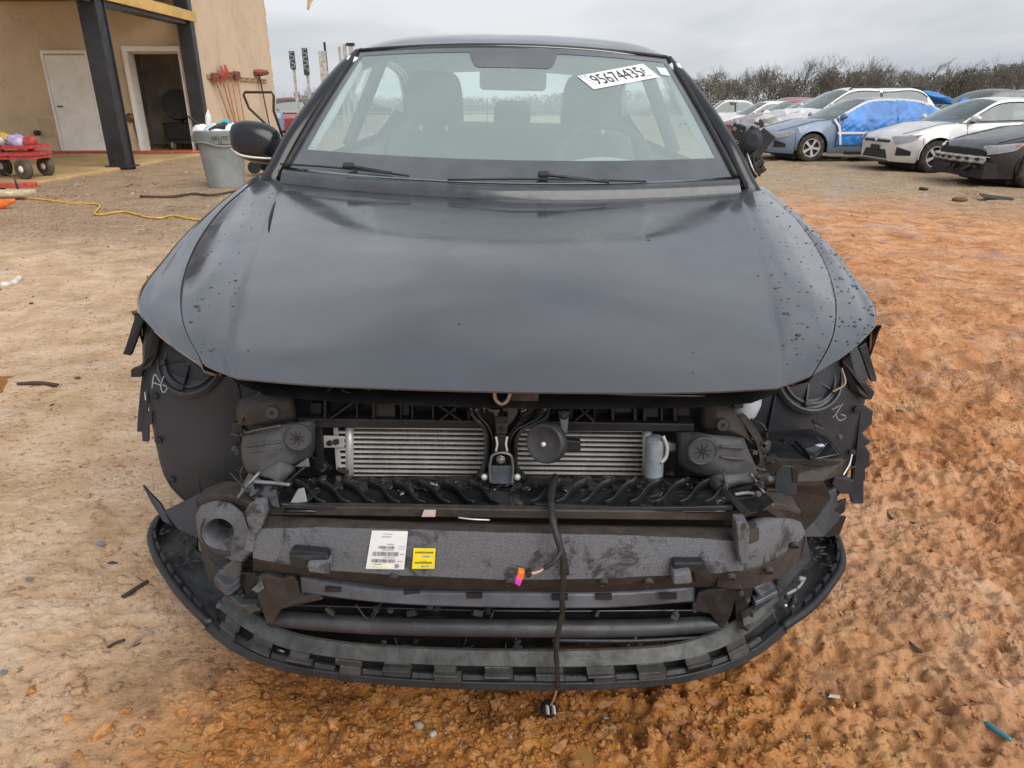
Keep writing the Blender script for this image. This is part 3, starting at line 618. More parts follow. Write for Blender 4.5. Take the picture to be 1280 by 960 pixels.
shard('plastic_shard', 136, 698, [(-.02, -.01), (.03, -.012), (.055, .004), (.01, .014)], BP, 'dark plastic shard just below the blue grey one', 'shard')
shard('plastic_shard', 36, 720, [(-.025, -.012), (.02, -.014), (.025, .01), (-.015, .014)], PL, 'grey plastic shard near the left edge of the yard', 'shard')
shard('plastic_shard', 3, 840, [(-.02, -.014), (.02, -.01), (.022, .012), (-.01, .016)], PL, 'slate grey shard low at the left edge', 'shard')
shard('metal_bracket', 1148, 795, [(-.03, .055), (-.018, .055), (.006, .0), (.03, -.018), (.026, -.034), (0, -.03), (-.012, -.006)], BP, 'bent dark metal bracket lying on the clay right of the car', 'bracket')
shard('crumpled_foil', 1012, 913, [(-.014, -.012), (.0, -.004), (.014, -.012), (.012, .012), (-.004, .006), (-.014, .012)], BP, 'small crumpled black scrap on the clay at lower right', 'scrap')
shard('torn_label', 1042, 868, [(-.03, -.006), (.03, -.014), (.036, .004), (-.01, .014)], pm('pale_paper', (.62, .52, .40), .7), 'torn pale paper trodden into the clay', 'paper', (0, 0), .002)
p = on(1250, 925, .02); tag(MB().lathe([(.004, 0), (.006, .003), (.006, .02), (.0055, .038), (.004, .044), (.004, .05)], (p.x - .015, p.y + .03, gz(p.x, p.y) + .014), (.5, -.85, 0), 12).build('lighter', pm('teal_plastic', (.05, .22, .28), .3), smooth=True), 'small teal and clear lighter lying on the clay at lower right', 'lighter')
for k, (u, v, s) in enumerate([(541, 914, .020), (638, 916, .014), (558, 911, .012), (524, 905, .026), (765, 905, .022), (757, 895, .018), (1262, 585, .03)]):
    p = on(u, v, .0); tag(MB().blob((p.x, p.y, gz(p.x, p.y) + s * .2), (s * .8, s * .7, s * .5), k, .35).build('stone', pm('pale_quartz', (.40, .34, .27), .75, var=.3), smooth=True),
        ['small pale stone in front of the dangling connector, left of centre', 'tiny pale stone directly below the connector', 'round pebble beside a larger pale stone', 'large tan stone under the bumper centre left', 'white shell-like stone right of the connector', 'grey stone just above the shell-like one', 'grey stone at the right edge of the clay'][k], 'stone')
p = on(1272, 438, .0); 
# small flap hanging from an overhead line
fl = at(384, 4, 6.0); hg = empty('hanging_pennant', fl); tag(hg, 'tattered yellowish pennant hanging at the top beside the building', 'pennant')
MB().prism([at(383, -14, 6), at(389, -14, 6), at(391, 0, 6), at(388, 6, 6), at(386, 13, 6), at(383, 11, 6), at(384, 2, 6)], (0, .004, 0)).build('cloth', pm('faded_yellow', (.50, .38, .20), .8, var=.5, scale=60), hg)
MB().tube([(fl.x - 14, 6.3, fl.z + .55), (fl.x - 2, 6.02, fl.z + .14), at(386, -14, 6), (fl.x + 6, 5.9, fl.z + .8), (fl.x + 20, 5.4, fl.z + 2.6)], .004, 5).build('line', STEEL, hg)
# row marker posts, utility posts, fence and far clutter at the left
POST = pm('weathered_post', (.42, .40, .36), .8, var=.3, scale=6); PNL = pm('panel_dark', (.03, .045, .045), .5); PNW = pm('panel_pale', (.22, .24, .24), .6)
for k, (u, v0, v1, lab) in enumerate([(365, 64, 87, 'slim grey post with a tall ladder-like marker panel, nearest the building'), (381, 60, 94, 'slim grey post with a longer dark marker panel beside the windscreen pillar')]):
    Yp = 34.0; a, b2 = at(u, v0, Yp), at(u, v1, Yp); zb = float(base_h(a.x, Yp)); o = empty('marker_post', (a.x, Yp, zb)); tag(o, lab, 'post', 'marker posts')
    MB().box((a.x, Yp, (zb + a.z) / 2), (.10, .10, a.z - zb)).build('post', POST, o)
    MB().box((a.x, Yp - .08, (a.z + b2.z) / 2), (.24, .04, a.z - b2.z)).build('panel', PNL, o)
    n = 5 + 2 * k
    for i in range(n): 
        if k and i == n - 1: continue
        zz = a.z - (i + .5) / n * (a.z - b2.z); MB().box((a.x, Yp - .105, zz + .03), (.18, .012, .05)).box((a.x - .08 + .16 * (i % 2), Yp - .105, zz - .04), (.07, .012, .07)).build('digit', PNW, o)
for k, (u, v0, wd, lab) in enumerate([(403, 64, .30, 'thick weathered utility post with a thin rod beside the windscreen pillar'), (424, 58, .10, 'thin grey post just left of the roof corner'), (430, 55, .14, 'grey post nearest the roof corner of the car'), (438, 54, .16, 'short topped post showing above the windscreen pillar')]):
    Yp = 34.0; a = at(u, v0, Yp); zb = float(base_h(a.x, Yp)); o = empty('utility_post', (a.x, Yp, zb)); tag(o, lab, 'post', 'utility posts')
    MB().box((a.x, Yp, (zb + a.z) / 2), (wd, wd, a.z - zb)).build('post', POST, o)
    if k == 0: MB().box((a.x + .12, Yp, (a.z + at(u, 57, Yp).z) / 2 - .3), (.08, .08, 1.1)).build('rod', STEEL, o)
    if k == 3: MB().box((a.x, Yp, a.z - .05), (.34, .2, .12)).build('cap', STEEL, o)
fz = float(base_h(-25, 60)); fo = empty('chain_link_fence', (-20, 62, fz)); tag(fo, 'long grey wire fence in front of the far trees at the left', 'fence')
for i in range(24): MB().tube([(-46 + i * 2, 62, fz - .2), (-46 + i * 2, 62, fz + 2.3)], .04, 5).build('post', STEEL, fo)
for zz in (.1, 1.2, 2.25): MB().box((-23, 62, fz + zz), (46, .03, .04)).build('rail', POST, fo)
# tyre-wrecked scraps near the parked row
shard('flat_scrap', 1254, 233, [(-.3, -.08), (.3, -.1), (.35, .06), (-.25, .12)], BP, 'flat black scrap sheet on the gravel in front of the black sedan', 'scrap', sc=1, th=.02)
for k, (u, v, s, c, lab) in enumerate([(1268, 221, .26, (.10, .035, .02), 'rusty bent scrap lying by the wheel of the dark sedan'), (1154, 236, .10, (.02, .02, .02), 'small black lump alone on the gravel'), (1200, 249, .14, (.12, .07, .04), 'brown clod on the orange mud right of the car')]):
    p = on(u, v, -.14); tag(MB().blob((p.x, p.y, gz(p.x, p.y) + s * .2), (s * 1.5, s * .7, s * .6), 90 + k, .4).build('scrap_lump', pm('scrap_' + str(k), c, .7, var=.4), smooth=True), lab, 'scrap')
# ================================================================== PARKED WRECKS
def paint(name, c, rough=.3, metal=.0):
    return pm('paint_' + name, c, rough, metal, var=.10, scale=2.5, coat=.6, dirt=(.33, .27, .20), dirt_amt=.10, dirt_scale=2.5)
def glass(name, tint=(.55, .62, .60), opac=.35, film=(.20, .24, .24), ior=1.5):
    if name in MATS: return MATS[name]
    m = bpy.data.materials.new(name); m.use_nodes = True; t = m.node_tree; t.nodes.clear()
    out = t.nodes.new('ShaderNodeOutputMaterial'); tr = t.nodes.new('ShaderNodeBsdfTransparent'); tr.inputs[0].default_value = C4(tint)
    gl = t.nodes.new('ShaderNodeBsdfGlossy'); gl.inputs['Roughness'].default_value = .02; gl.inputs[0].default_value = (.95, .98, .98, 1)
    df = t.nodes.new('ShaderNodeBsdfDiffuse'); df.inputs[0].default_value = C4(film)
    lw = t.nodes.new('ShaderNodeLayerWeight'); pw = t.nodes.new('ShaderNodeMath'); pw.operation = 'POWER'; pw.inputs[1].default_value = 5; t.links.new(lw.outputs['Facing'], pw.inputs[0]); lw.inputs['Blend'].default_value = .5
    r0 = ((ior - 1) / (ior + 1)) ** 2 * 2; fr = t.nodes.new('ShaderNodeMath'); fr.operation = 'MULTIPLY_ADD'; fr.inputs[1].default_value = 1 - r0; fr.inputs[2].default_value = r0; t.links.new(pw.outputs[0], fr.inputs[0])
    m1 = t.nodes.new('ShaderNodeMixShader'); m1.inputs[0].default_value = opac; t.links.new(tr.outputs[0], m1.inputs[1]); t.links.new(df.outputs[0], m1.inputs[2])
    m2 = t.nodes.new('ShaderNodeMixShader'); t.links.new(fr.outputs[0], m2.inputs[0]); t.links.new(m1.outputs[0], m2.inputs[1]); t.links.new(gl.outputs[0], m2.inputs[2])
    t.links.new(m2.outputs[0], out.inputs['Surface']); MATS[name] = m; return m
CGLASS = glass('car_glass', (.42, .50, .48), .16, (.20, .26, .25)); LENS = glass('lamp_lens', (.7, .7, .72), .35, (.5, .5, .52))
TRIM = pm('black_trim', (.014, .014, .015), .45); TYRE = pm('car_tyre', (.03, .028, .026), .85, var=.3, scale=20, dirt=(.22, .13, .07), dirt_amt=.5, dirt_scale=9)
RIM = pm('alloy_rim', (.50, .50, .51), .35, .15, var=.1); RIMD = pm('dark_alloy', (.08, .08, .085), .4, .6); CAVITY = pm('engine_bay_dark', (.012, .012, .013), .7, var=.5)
SEATM = pm('seat_cloth', (.045, .045, .05), .85); LAMP = pm('lamp_chrome', (.62, .62, .64), .2, .6); AMBER = pm('amber_lens', (.55, .12, .03), .3); REDL = pm('red_lens', (.35, .02, .02), .3)
CHROME = pm('raw_beam', (.45, .44, .42), .4, .5, var=.35, scale=9)
_wheel = {}
def wheel_meshes(r, style):
    key = (round(r, 3), style)
    if key in _wheel: return _wheel[key]
    w = .105
    ty = MB().lathe([(r * .63, -w * .9), (r * .85, -w), (r * .97, -w * .8), (r, -w * .4), (r, w * .4), (r * .97, w * .8), (r * .85, w), (r * .63, w * .9)], (0, 0, 0), (0, 1, 0), 32, cap=False).mesh('tyre', TYRE, True)
    d = MB().lathe([(r * .64, -w * .85), (r * .64, w * .85), (r * .60, w * .8), (r * .58, w * .2), (.03, w * .2)], (0, 0, 0), (0, 1, 0), 32, cap=False).mesh('rim', RIMD, False)
    s = MB(); n = 5 if style == 'five' else 7
    for k in range(n):
        for o in ((-.09, .09) if style == 'five' else (0,)):
            a = 2 * math.pi * k / n + o; dr = Vector((math.cos(a), 0, math.sin(a)))
            s.bar(dr * r * .12 + Vector((0, w * .62, 0)), dr * r * .61 + Vector((0, w * .74, 0)), .03 if style == 'five' else .042, .03, up=(0, 1, 0))
    s.lathe([(r * .56, w * .55), (r * .64, w * .55), (r * .64, w * .92), (r * .60, w * .92), (r * .57, w * .6)], (0, 0, 0), (0, 1, 0), 32, cap=False).lathe([(.02, w * .55), (r * .18, w * .6), (r * .17, w * .78), (.02, w * .8)], (0, 0, 0), (0, 1, 0), 16)
    sm = s.mesh('spokes', RIM)
    _wheel[key] = (ty, d, sm); return _wheel[key]

def make_car(name, label, cat, loc, rotz, body, L=4.5, W=1.78, H=1.45, nose=.62, cowl=.95, deck=1.0, xa=.95, xh=.15, xr=-1.15, xd=-1.75, rw=.32, wb=2.62, fov=.86, style='five', front='full', crumple=0,
             group='wrecked cars parked in the row', seats=True, detail=True, lamps=True, mirror=True, clad=False, lights_c=None, tilt=0):
    root = empty(name, loc, (0, tilt, rotz)); tag(root, label, cat, group)
    hx = L / 2; xf = hx - fov; xrr = xf - wb; AR = rw + .055
    tops = [(-hx, deck - .30), (-hx + .05, deck - .10), (-hx + .18, deck - .02), (xd - .02, deck), (xa + .02, cowl), (xa + .35, cowl - .02), (hx - .35, nose + .14), (hx - .10, nose + .07), (hx, nose - .02)]
    tx, tz = [q[0] for q in tops], [q[1] for q in tops]
    def plan(x):
        s = min(1, max(0, (hx - x) / .62)); p = .70 + .30 * math.sqrt(max(0, 1 - (1 - s) ** 2.2))
        s = min(1, max(0, (x + hx) / .6)); return p * (.80 + .20 * math.sqrt(max(0, 1 - (1 - s) ** 2.2)))
    def sect(x):
        hw = W / 2 * plan(x); top = float(np.interp(x, tx, tz)); sh = min(top - .05, .74 + .08 * (x < xa))
        fl = .19 + .03 * max(0, (x - hx + .5) / .5)
        pts = [[.90, fl], [.975, fl + .10], [1.0, .50], [.995, .60], [.975, sh], [.93, top - .025], [.80, top], [.45, top + .012], [0, top + .016]]
        for xw in (xf, xrr):
            dx = abs(x - xw)
            if dx < AR:
                za = rw + math.sqrt(AR * AR - dx * dx)
                for q in pts[:5]: q[1] = max(q[1], za)
        return [(hw * q[0], q[1]) for q in pts]
    def ysurf(x, z):
        s = sect(x); return float(np.interp(z, [q[1] for q in s[1:7]], [q[0] for q in s[1:7]]))
    rdn = random.Random(hash(label) % 1000 if False else len(label))
    xs = sorted(set(list(np.linspace(-hx, hx, 64)) + [xf + AR * math.cos(a) for a in np.linspace(0, math.pi, 17)] + [xrr + AR * math.cos(a) for a in np.linspace(0, math.pi, 17)]))
    g = []
    for x in xs:
        s = sect(x); row = []
        for sg, ss in ((1, s), (-1, s[::-1][1:])):
            for (y, z) in ss:
                dz = dxx = 0
                if crumple and x > hx - 1.2 and z > .5:
                    f = crumple * min(1, (x - hx + 1.2) / .8)
                    dz = f * float(vnoise(np.array([x * 5.1 + 3]), np.array([sg * y * 4.3]), 17)[0]) + f * .4 * abs(math.sin(x * 6)); dxx = -.7 * f * abs(float(vnoise(np.array([y * sg * 3.0]), np.array([z * 3.0]), 19)[0]))
                row.append((x + dxx, sg * y, z + dz))
        g.append(row)
    b = MB().grid(g); m = len(g[0])
    b.f.append(tuple(range(m))); b.f.append(tuple((len(g) - 1) * m + i for i in range(m))[::-1])
    shell = b.build('body', body, root, world=False, angle=32)
    # greenhouse
    zr = H; yb = W / 2 * .915; yr = W / 2 * .68
    rail = spl([(xa, yb, cowl - .005), ((xa * .45 + xh * .55), yb * .46 + yr * .54 + .012, cowl + (zr - .09 - cowl) * .60), (xh, yr, zr - .085), ((xh + xr) / 2, yr + .02, zr - .045), (xr, yr, zr - .10), (xd, W / 2 * .86, deck - .005)], 49)
    bz = lambda x: float(np.interp(x, [xd, xa], [deck, cowl])); by = lambda x: float(np.interp(x, [xd, xa], [W / 2 * .90, yb + .005]))
    rxs = rail[::-1, 0]
    rz_ = lambda x: float(np.interp(x, rxs, rail[::-1, 2])); ry_ = lambda x: float(np.interp(x, rxs, rail[::-1, 1]))
    ia = int(np.argmin(abs(rail[:, 0] - xh))); ir = int(np.argmin(abs(rail[:, 0] - xr)))
    def cross(i, bulge, fwd, n=11):
        x, y, z = rail[i]; return [(x + fwd * (1 - a * a), y * a, z + bulge * (1 - a ** 2)) for a in np.linspace(-1, 1, n)]
    rf = MB().grid([cross(i, .05, 0) for i in range(ia, ir + 1)])
    for sg in (1, -1):
        def sd(x, f): return (x, sg * (by(x) + (ry_(x) - by(x)) * f), bz(x) + (rz_(x) - bz(x)) * f)
        for x0, x1 in ((xa, xa - .24), (xd + .30, xd)): rf.grid([[sd(x, f) for f in np.linspace(0, 1, 5)] for x in np.linspace(x0, x1, 8)])
        rf.grid([[sd(x, 1 - .07 / max(.08, rz_(x) - bz(x)) * f) for f in (0, .5, 1)] for x in np.linspace(xa - .2, xd + .28, 36)])
        rf.grid([[sd(x, .05 * f) for f in (0, 1)] for x in np.linspace(xa - .2, xd + .28, 12)])
        MB().grid([[sd(x, f) for f in np.linspace(0, 1, 5)] for x in ((xa + xd) / 2 - .075, (xa + xd) / 2 + .045)]).build('door_pillar', TRIM, root, world=False)
    rf.build('roof', body, root, world=False, smooth=True)
    ws = MB().grid([cross(i, .05 * i / ia, .16 * (1 - i / ia)) for i in range(0, ia + 1)]); ws.build('windscreen', CGLASS, root, world=False, smooth=True)
    rg = MB().grid([cross(i, .05 * (1 - (i - ir) / (48 - ir)), -.10 * (i - ir) / (48 - ir)) for i in range(ir, 49)]); rg.build('rear_window', CGLASS, root, world=False, smooth=True)
    def sy(x, z): f = (z - bz(x)) / max(.02, rz_(x) - bz(x)); return by(x) + (ry_(x) - by(x)) * f
    xm = (xa + xd) / 2 - .02
    for sg in (1, -1):
        for x0, x1 in ((xa - .22, xm + .045), (xm - .045, xd + .30)):
            gg = []
            for x in np.linspace(x0, x1, 14):
                zt = max(bz(x) + .03, rz_(x) - .055); gg.append([(x, sg * (sy(x, z) + .006), z) for z in np.linspace(bz(x) + .022, zt, 5)])
            MB().grid(gg).build('window', CGLASS, root, world=False, smooth=True)
            if detail:
                q = MB(); q.tube([Vector(r_[-1]) + Vector((0, sg * .004, .006)) for r_ in gg], .012, 4); q.tube([Vector(r_[0]) + Vector((0, sg * .004, -.006)) for r_ in gg], .010, 4); q.build('window_seal', TRIM, root, world=False)
    # wheels in dark arches
    ty, di, sp = wheel_meshes(rw, style)
    for xw in (xf, xrr):
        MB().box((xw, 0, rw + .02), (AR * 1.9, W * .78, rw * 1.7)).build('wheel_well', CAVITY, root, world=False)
        for sg in (1, -1):
            wo = empty('wheel', (xw, sg * (W / 2 - .125), rw), (0, 0, 0 if sg > 0 else math.pi), root)
            inst('tyre', ty, wo); inst('rim', di, wo); inst('spokes', sp, wo, rot=(0, rdn.uniform(0, 1), 0))
    MB().box((0, 0, .27), (L * .86, W * .70, .14)).build('floor_pan', CAVITY, root, world=False)
    if seats:
        for sg in (1, -1):
            q = MB().blob((xm + .22, sg * .36, cowl + .08), (.22, .46, .62), 3, .0, (0, .2, 0), 12, 8).blob((xm + .13, sg * .36, cowl + .34), (.14, .26, .22), 4, 0, (0, .2, 0), 10, 6); q.build('seat', SEATM, root, world=False, smooth=True)
    if mirror:
        for sg in (1, -1):
            q = MB().blob((xa - .20, sg * (W / 2 + .03), cowl + .075), (.12, .24, .13), 5, 0, (0, 0, sg * .3), 12, 8); mo = q.build('mirror', body, root, world=False, smooth=True)
            MB().bar((xa - .24, sg * (W / 2 - .10), cowl + .0), (xa - .20, sg * (W / 2 + .0), cowl + .05), .08, .04).build('mirror_arm', TRIM, mo, world=False)
    if detail:
        for sg in (1, -1):                                                   # door gaps, handles, sill
            for x in (xa - .12, xm - .02):
                MB().grid([[(x + o, sg * (ysurf(x, z) + .004), z) for o in (-.006, .006)] for z in np.linspace(.32, bz(x) - .03, 8)]).build('door_gap', TRIM, root, world=False)
            for x in (xm + .12, xd + .42): MB().tube([(x + .10, sg * (ysurf(x, .80) + .01), .80), (x + .07, sg * (ysurf(x, .80) + .035), .80), (x - .07, sg * (ysurf(x, .80) + .035), .80), (x - .10, sg * (ysurf(x, .80) + .01), .80)], .013, 5).build('door_handle', body, root, world=False)
            MB().box((xm + .1, sg * (W / 2 * .93), .215), (wb - 2 * AR - .06, .08, .09)).build('sill', TRIM, root, world=False, bevel=.02)
            for xw in (xf, xrr): MB().tube([(xw + (AR + .004) * math.cos(a), sg * (ysurf(xw + AR * 1.02 * math.cos(a), .5) + .002), rw + (AR + .004) * math.sin(a)) for a in np.linspace(-.15, math.pi + .15, 24)], .014 if not clad else .04, 5).build('arch_lip', TRIM if clad else body, root, world=False, smooth=True)
    if detail:
        for sg in (1, -1):
            pts = [(x, sg * W / 2 * plan(x) * .815, float(np.interp(x, tx, tz)) + .002) for x in np.linspace(xa + .06, hx - .16, 14)]
            MB().tube(pts, .005, 4).build('bonnet_gap', TRIM, root, world=False)
            MB().tube([(hx - .50 + .05 * (z - .4), sg * (ysurf(hx - .50, z) + .002), z) for z in np.linspace(.30, nose + .02, 7)], .004, 4).build('bumper_gap', TRIM, root, world=False)
        if front == 'full':
            MB().lathe([(.055, 0), (.06, .006), (.05, .01)], (hx + .012, 0, nose - .02), (1, 0, .2), 18).build('emblem', LAMP, root, world=False)
            MB().box((hx + .03, 0, .47), (.012, .34, .10)).build('plate_holder', TRIM, root, world=False, bevel=.006)
    fx = hx
    if lamps:
        for sg in (1, -1):
            gg = []
            for x in np.linspace(hx - .46, hx - .015, 10):
                k = (hx - x) / .46; z0 = nose - .10 + .10 * k; z1 = nose + .035 + .075 * k - .04 * max(0, k - .7)
                if k > .75: z0 = z0 + (z1 - z0) * .7 * (k - .75) / .25
                gg.append([(x + .012, sg * (ysurf(x, z) + .012), z) for z in np.linspace(z0, z1, 5)])
            h = MB().grid(gg).build('headlight', LAMP, root, world=False, smooth=True)
            MB().grid([[(p[0] + .012, p[1] + sg * .012, p[2]) for p in r_] for r_ in gg]).build('lens', LENS, h, world=False, smooth=True)
            MB().grid([[(p[0] + .016, p[1] + sg * .016, p[2]) for p in r_[1:4]] for r_ in gg[1:3]]).build('indicator', AMBER, h, world=False, smooth=True)
    if front == 'full':
        hwf = W / 2 * .70
        def trap(z0, z1, w0, w1, th, x=fx): return [(x, -w0, z0), (x, w0, z0), (x, w1, z1), (x, -w1, z1)]
        MB().prism([(hx - .004, y, z) for y, z in ((-hwf * .82, .27), (hwf * .82, .27), (hwf * .62, .44), (-hwf * .62, .44))], (.022, 0, 0)).build('lower_grille', TRIM, root, world=False, bevel=.008)
        for k in range(4): MB().box((hx + .024, 0, .30 + k * .035), (.014, hwf * 1.36, .008)).build('grille_bar', RIMD, root, world=False)
        MB().prism([(hx - .004, y, z) for y, z in ((-hwf * .8, nose - .085), (hwf * .8, nose - .085), (hwf * .86, nose - .035), (-hwf * .86, nose - .035))], (.018, 0, 0)).build('upper_grille', TRIM, root, world=False, bevel=.006)
        for sg in (1, -1): MB().grid([[(x + .008, sg * (ysurf(x, z) + .008), z) for z in np.linspace(.34, .52 - .1 * (hx - x) / .3, 4)] for x in np.linspace(hx - .30, hx - .05, 6)]).build('fog_lamp_recess', TRIM, root, world=False, smooth=True)
        MB().box((hx - .02, 0, .215), (.16, hwf * 1.8, .05)).build('bumper_lip', TRIM, root, world=False, bevel=.02)
    elif front == 'stripped':
        q = MB().box((hx + .005, 0, .40), (.05, W * .72, .36)); q.build('radiator_pack', CAVITY, root, world=False)
        MB().box((hx - .2, 0, .30), (.5, W * .88, .26)).build('bumper_void', CAVITY, root, world=False)
        q = MB()
        def bp_(y, o, z): return (hx + .14 + o - .5 * (y / W) ** 2 + .006 * math.sin(y * 31), y, z + .004 * math.sin(y * 23))
        yy = np.linspace(-W * .42, W * .42, 24)
        q.grid([[bp_(y, -.08, .515), bp_(y, .0, .515), bp_(y, .012, .49), bp_(y, -.01, .47), bp_(y, -.01, .455), bp_(y, .012, .43), bp_(y, 0, .405), bp_(y, -.08, .405)] for y in yy])
        q.build('crash_beam', CHROME, root, world=False, solid=.01)
        for k in range(6): MB().box(bp_(-.6 + .24 * k, .01, .462), (.03, .07, .03)).build('beam_clip', TRIM, root, world=False)
        for k in range(7): MB().box((hx + .04 + rdn.uniform(0, .05), rdn.uniform(-.6, .6), rdn.uniform(.25, .36)), (.06, rdn.uniform(.1, .3), .05), (rdn.uniform(-.4, .4), 0, rdn.uniform(-.3, .3))).build('torn_bracket', TRIM, root, world=False)
        MB().box((hx - .06, 0, .58), (.16, W * .62, .06)).build('slam_panel', CAVITY, root, world=False)
    elif front == 'crushed':
        MB().box((hx - .05, 0, .42), (.12, W * .70, .42)).build('radiator_pack', CAVITY, root, world=False)
        for k in range(10): MB().box((hx - .02 + rdn.uniform(-.12, .08), rdn.uniform(-.75, .75), rdn.uniform(.3, .75)), (rdn.uniform(.05, .2), rdn.uniform(.1, .4), rdn.uniform(.03, .10)), (rdn.uniform(-.8, .8), rdn.uniform(-.6, .6), rdn.uniform(-.6, .6))).build('torn_panel', body if k % 3 else TRIM, root, world=False, bevel=.005)
    return root, dict(ysurf=ysurf, sy=sy, bz=bz, rz=rz_, xa=xa, xd=xd, xm=xm, hx=hx, xf=xf, W=W, xh=xh, xr=xr)
LOT = -.16
def lotz(x, y): return float(base_h(x, y)) - .015
PI = math.pi
def park(u, Y, hx): return None
# nearest three
P_black = paint('black', (.018, .019, .024), .25); P_silver = paint('silver', (.68, .68, .665), .3, .25); P_blue = paint('steel_blue', (.17, .235, .33), .28, .15)
P_white = paint('white', (.70, .70, .69), .3); P_grey = paint('grey', (.24, .25, .26), .35, .2); P_red = paint('dark_red', (.22, .02, .025), .3); P_char = paint('charcoal', (.05, .05, .055), .3)
bk, _ = make_car('parked_car', 'black sedan with front bumper torn off and silver crash beam showing, cut by right edge', 'car', (10.1, 12.85, lotz(9.6, 12.6)), PI - .02, P_black, L=4.6, W=1.80, H=1.42, nose=.64, cowl=.96, deck=1.02, xa=.92, xh=.05, xr=-1.25, xd=-1.85, rw=.335, fov=.80, front='stripped')
sv, _ = make_car('parked_car', 'silver white hatchback with muddy front wheel, parked between blue sedan and black sedan', 'car', (9.72, 15.75, lotz(9.6, 15.6)), PI + .03, P_silver, L=4.15, W=1.73, H=1.43, nose=.66, cowl=.96, deck=1.03, xa=.86, xh=.10, xr=-1.2, xd=-1.80, rw=.318, wb=2.58, fov=.82)
bl, bi = make_car('parked_car', 'steel blue sedan with a blue tarp taped over its side windows', 'car', (8.45, 18.6, lotz(8.4, 18.6)), PI + .04, P_blue, L=4.62, W=1.78, H=1.44, nose=.62, cowl=.95, deck=1.03, xa=.95, xh=.12, xr=-1.2, xd=-1.85, rw=.325, wb=2.7, fov=.92)
# tarp over the blue sedan: film draped over driver side windows and doors, taped along its edges
TARP = pm('blue_tarp', (.04, .20, .56), .35, var=.25, scale=3, bmp=.5, bmp_scale=6); TAPE = pm('white_tape', (.72, .74, .76), .5, var=.06)
tr = empty('window_tarp', bl.location, (0, 0, PI + .04)); tag(tr, 'bright blue plastic tarp taped over the doors of the steel blue sedan', 'tarp')
def side_pt(i, x, z, sg=1):
    y = i['ysurf'](x, min(z, i['bz'](x) - .03)) if z < i['bz'](x) else i['sy'](x, min(z, i['rz'](x)))
    return y
gg = []
for x in np.linspace(bi['xa'] - .10, bi['xd'] + .12, 90):
    zt = min(bi['rz'](x) + .0, 1.40); row = []
    z0 = .40 if x > bi['xm'] - .1 else .88
    for f in np.linspace(0, 1, 30):
        z = z0 + (zt - z0) * f
        row.append((x, side_pt(bi, x, z) + .045 + .012 * float(vnoise(np.array([x * 6 + z * 4]), np.array([z * 3.0]), 41)[0]) + .016 * abs(float(vnoise(np.array([x * 7.0 + z * 11]), np.array([z * 2.0 - x]), 44)[0])) + .008 * float(vnoise(np.array([x * 17 - z * 9]), np.array([z * 9.0]), 42)[0]), z))
    gg.append(row)
MB().grid(gg).build('film', TARP, tr, world=False, smooth=True)
q = MB(); x0 = bi['xa'] - .10
for pts in ([(x, side_pt(bi, x, z) + .05, z) for x, z in ((x0 + .10, .96), (x0 - .02, .80), (x0 - .06, .60), (x0 - .10, .40))], [(x, side_pt(bi, x, .66) + .05, .66) for x in np.linspace(x0, x0 - .85, 8)], [(x, side_pt(bi, x, bi['rz'](x) - .01) + .04, bi['rz'](x) - .015) for x in np.linspace(x0, bi['xd'] + .2, 24)]):
    MB().tube(pts, .035, 4).build('tape_strip', TAPE, tr, world=False)
# further along the row
suv, _ = make_car('parked_suv', 'white suv with raised crumpled bonnet behind the steel blue sedan', 'suv', (9.5, 21.7, lotz(9.8, 21.7)), PI + .03, P_white, L=4.7, W=1.95, H=1.68, nose=.86, cowl=1.16, deck=1.12, xa=1.05, xh=.30, xr=-1.8, xd=-2.2, rw=.37, wb=2.9, fov=.95, front='crushed', crumple=.10, lamps=False, clad=True)
q = empty('roof_rails', suv.location, (0, 0, PI + .03)); bpy.data.objects.remove(q)
for sg in (1, -1): MB().tube([(.25, sg * .58, 1.64), (.15, sg * .59, 1.70), (-1.7, sg * .59, 1.71), (-1.85, sg * .58, 1.65)], .022, 5).build('roof_rail', TRIM, suv, world=False)
make_car('parked_car', 'grey sedan with smashed headlight showing behind the broken wing mirror', 'car', (9.6, 24.3, lotz(9.5, 24.3)), PI + .02, P_grey, L=4.6, W=1.8, H=1.42, front='crushed', crumple=.07, lamps=True, detail=False)
make_car('parked_car', 'dark red sedan nose showing just right of the windscreen pillar', 'car', (10.05, 27.2, lotz(10, 27.2)), PI + .03, P_red, L=4.7, W=1.8, H=1.45, detail=False)
make_car('parked_car', 'white sedan farthest along the row beside the windscreen pillar', 'car', (10.3, 31.0, lotz(10, 31)), PI + .02, P_white, L=4.6, W=1.8, H=1.47, detail=False)
make_car('parked_car', 'dark red car parked directly behind the white suv', 'car', (15.6, 29.5, lotz(15, 29)), PI + .4, P_red, L=4.6, W=1.85, H=1.62, cowl=1.08, deck=1.1, detail=False)
make_car('parked_suv', 'charcoal suv with windows patched in blue, behind the silver hatchback', 'suv', (14.5, 23.3, lotz(14.5, 23.3)), PI + .1, P_char, L=4.8, W=1.9, H=1.66, nose=.85, cowl=1.12, deck=1.1, xa=1.0, xh=.3, xr=-1.9, xd=-2.3, rw=.36, wb=2.85, detail=False)
make_car('parked_car', 'black sedan roof showing between the white suv and the blue tarp', 'car', (14.4, 20.8, lotz(14.4, 20.8)), PI + .05, P_char, L=4.6, W=1.8, H=1.56, detail=False)
make_car('parked_van', 'white van behind the silver hatchback at the right edge', 'van', (14.7, 18.7, lotz(14.7, 18.7)), PI - .05, P_white, L=5.0, W=1.95, H=1.66, nose=.90, cowl=1.16, deck=1.15, xa=1.3, xh=.45, xr=-2.1, xd=-2.4, rw=.35, wb=3.0, detail=False)
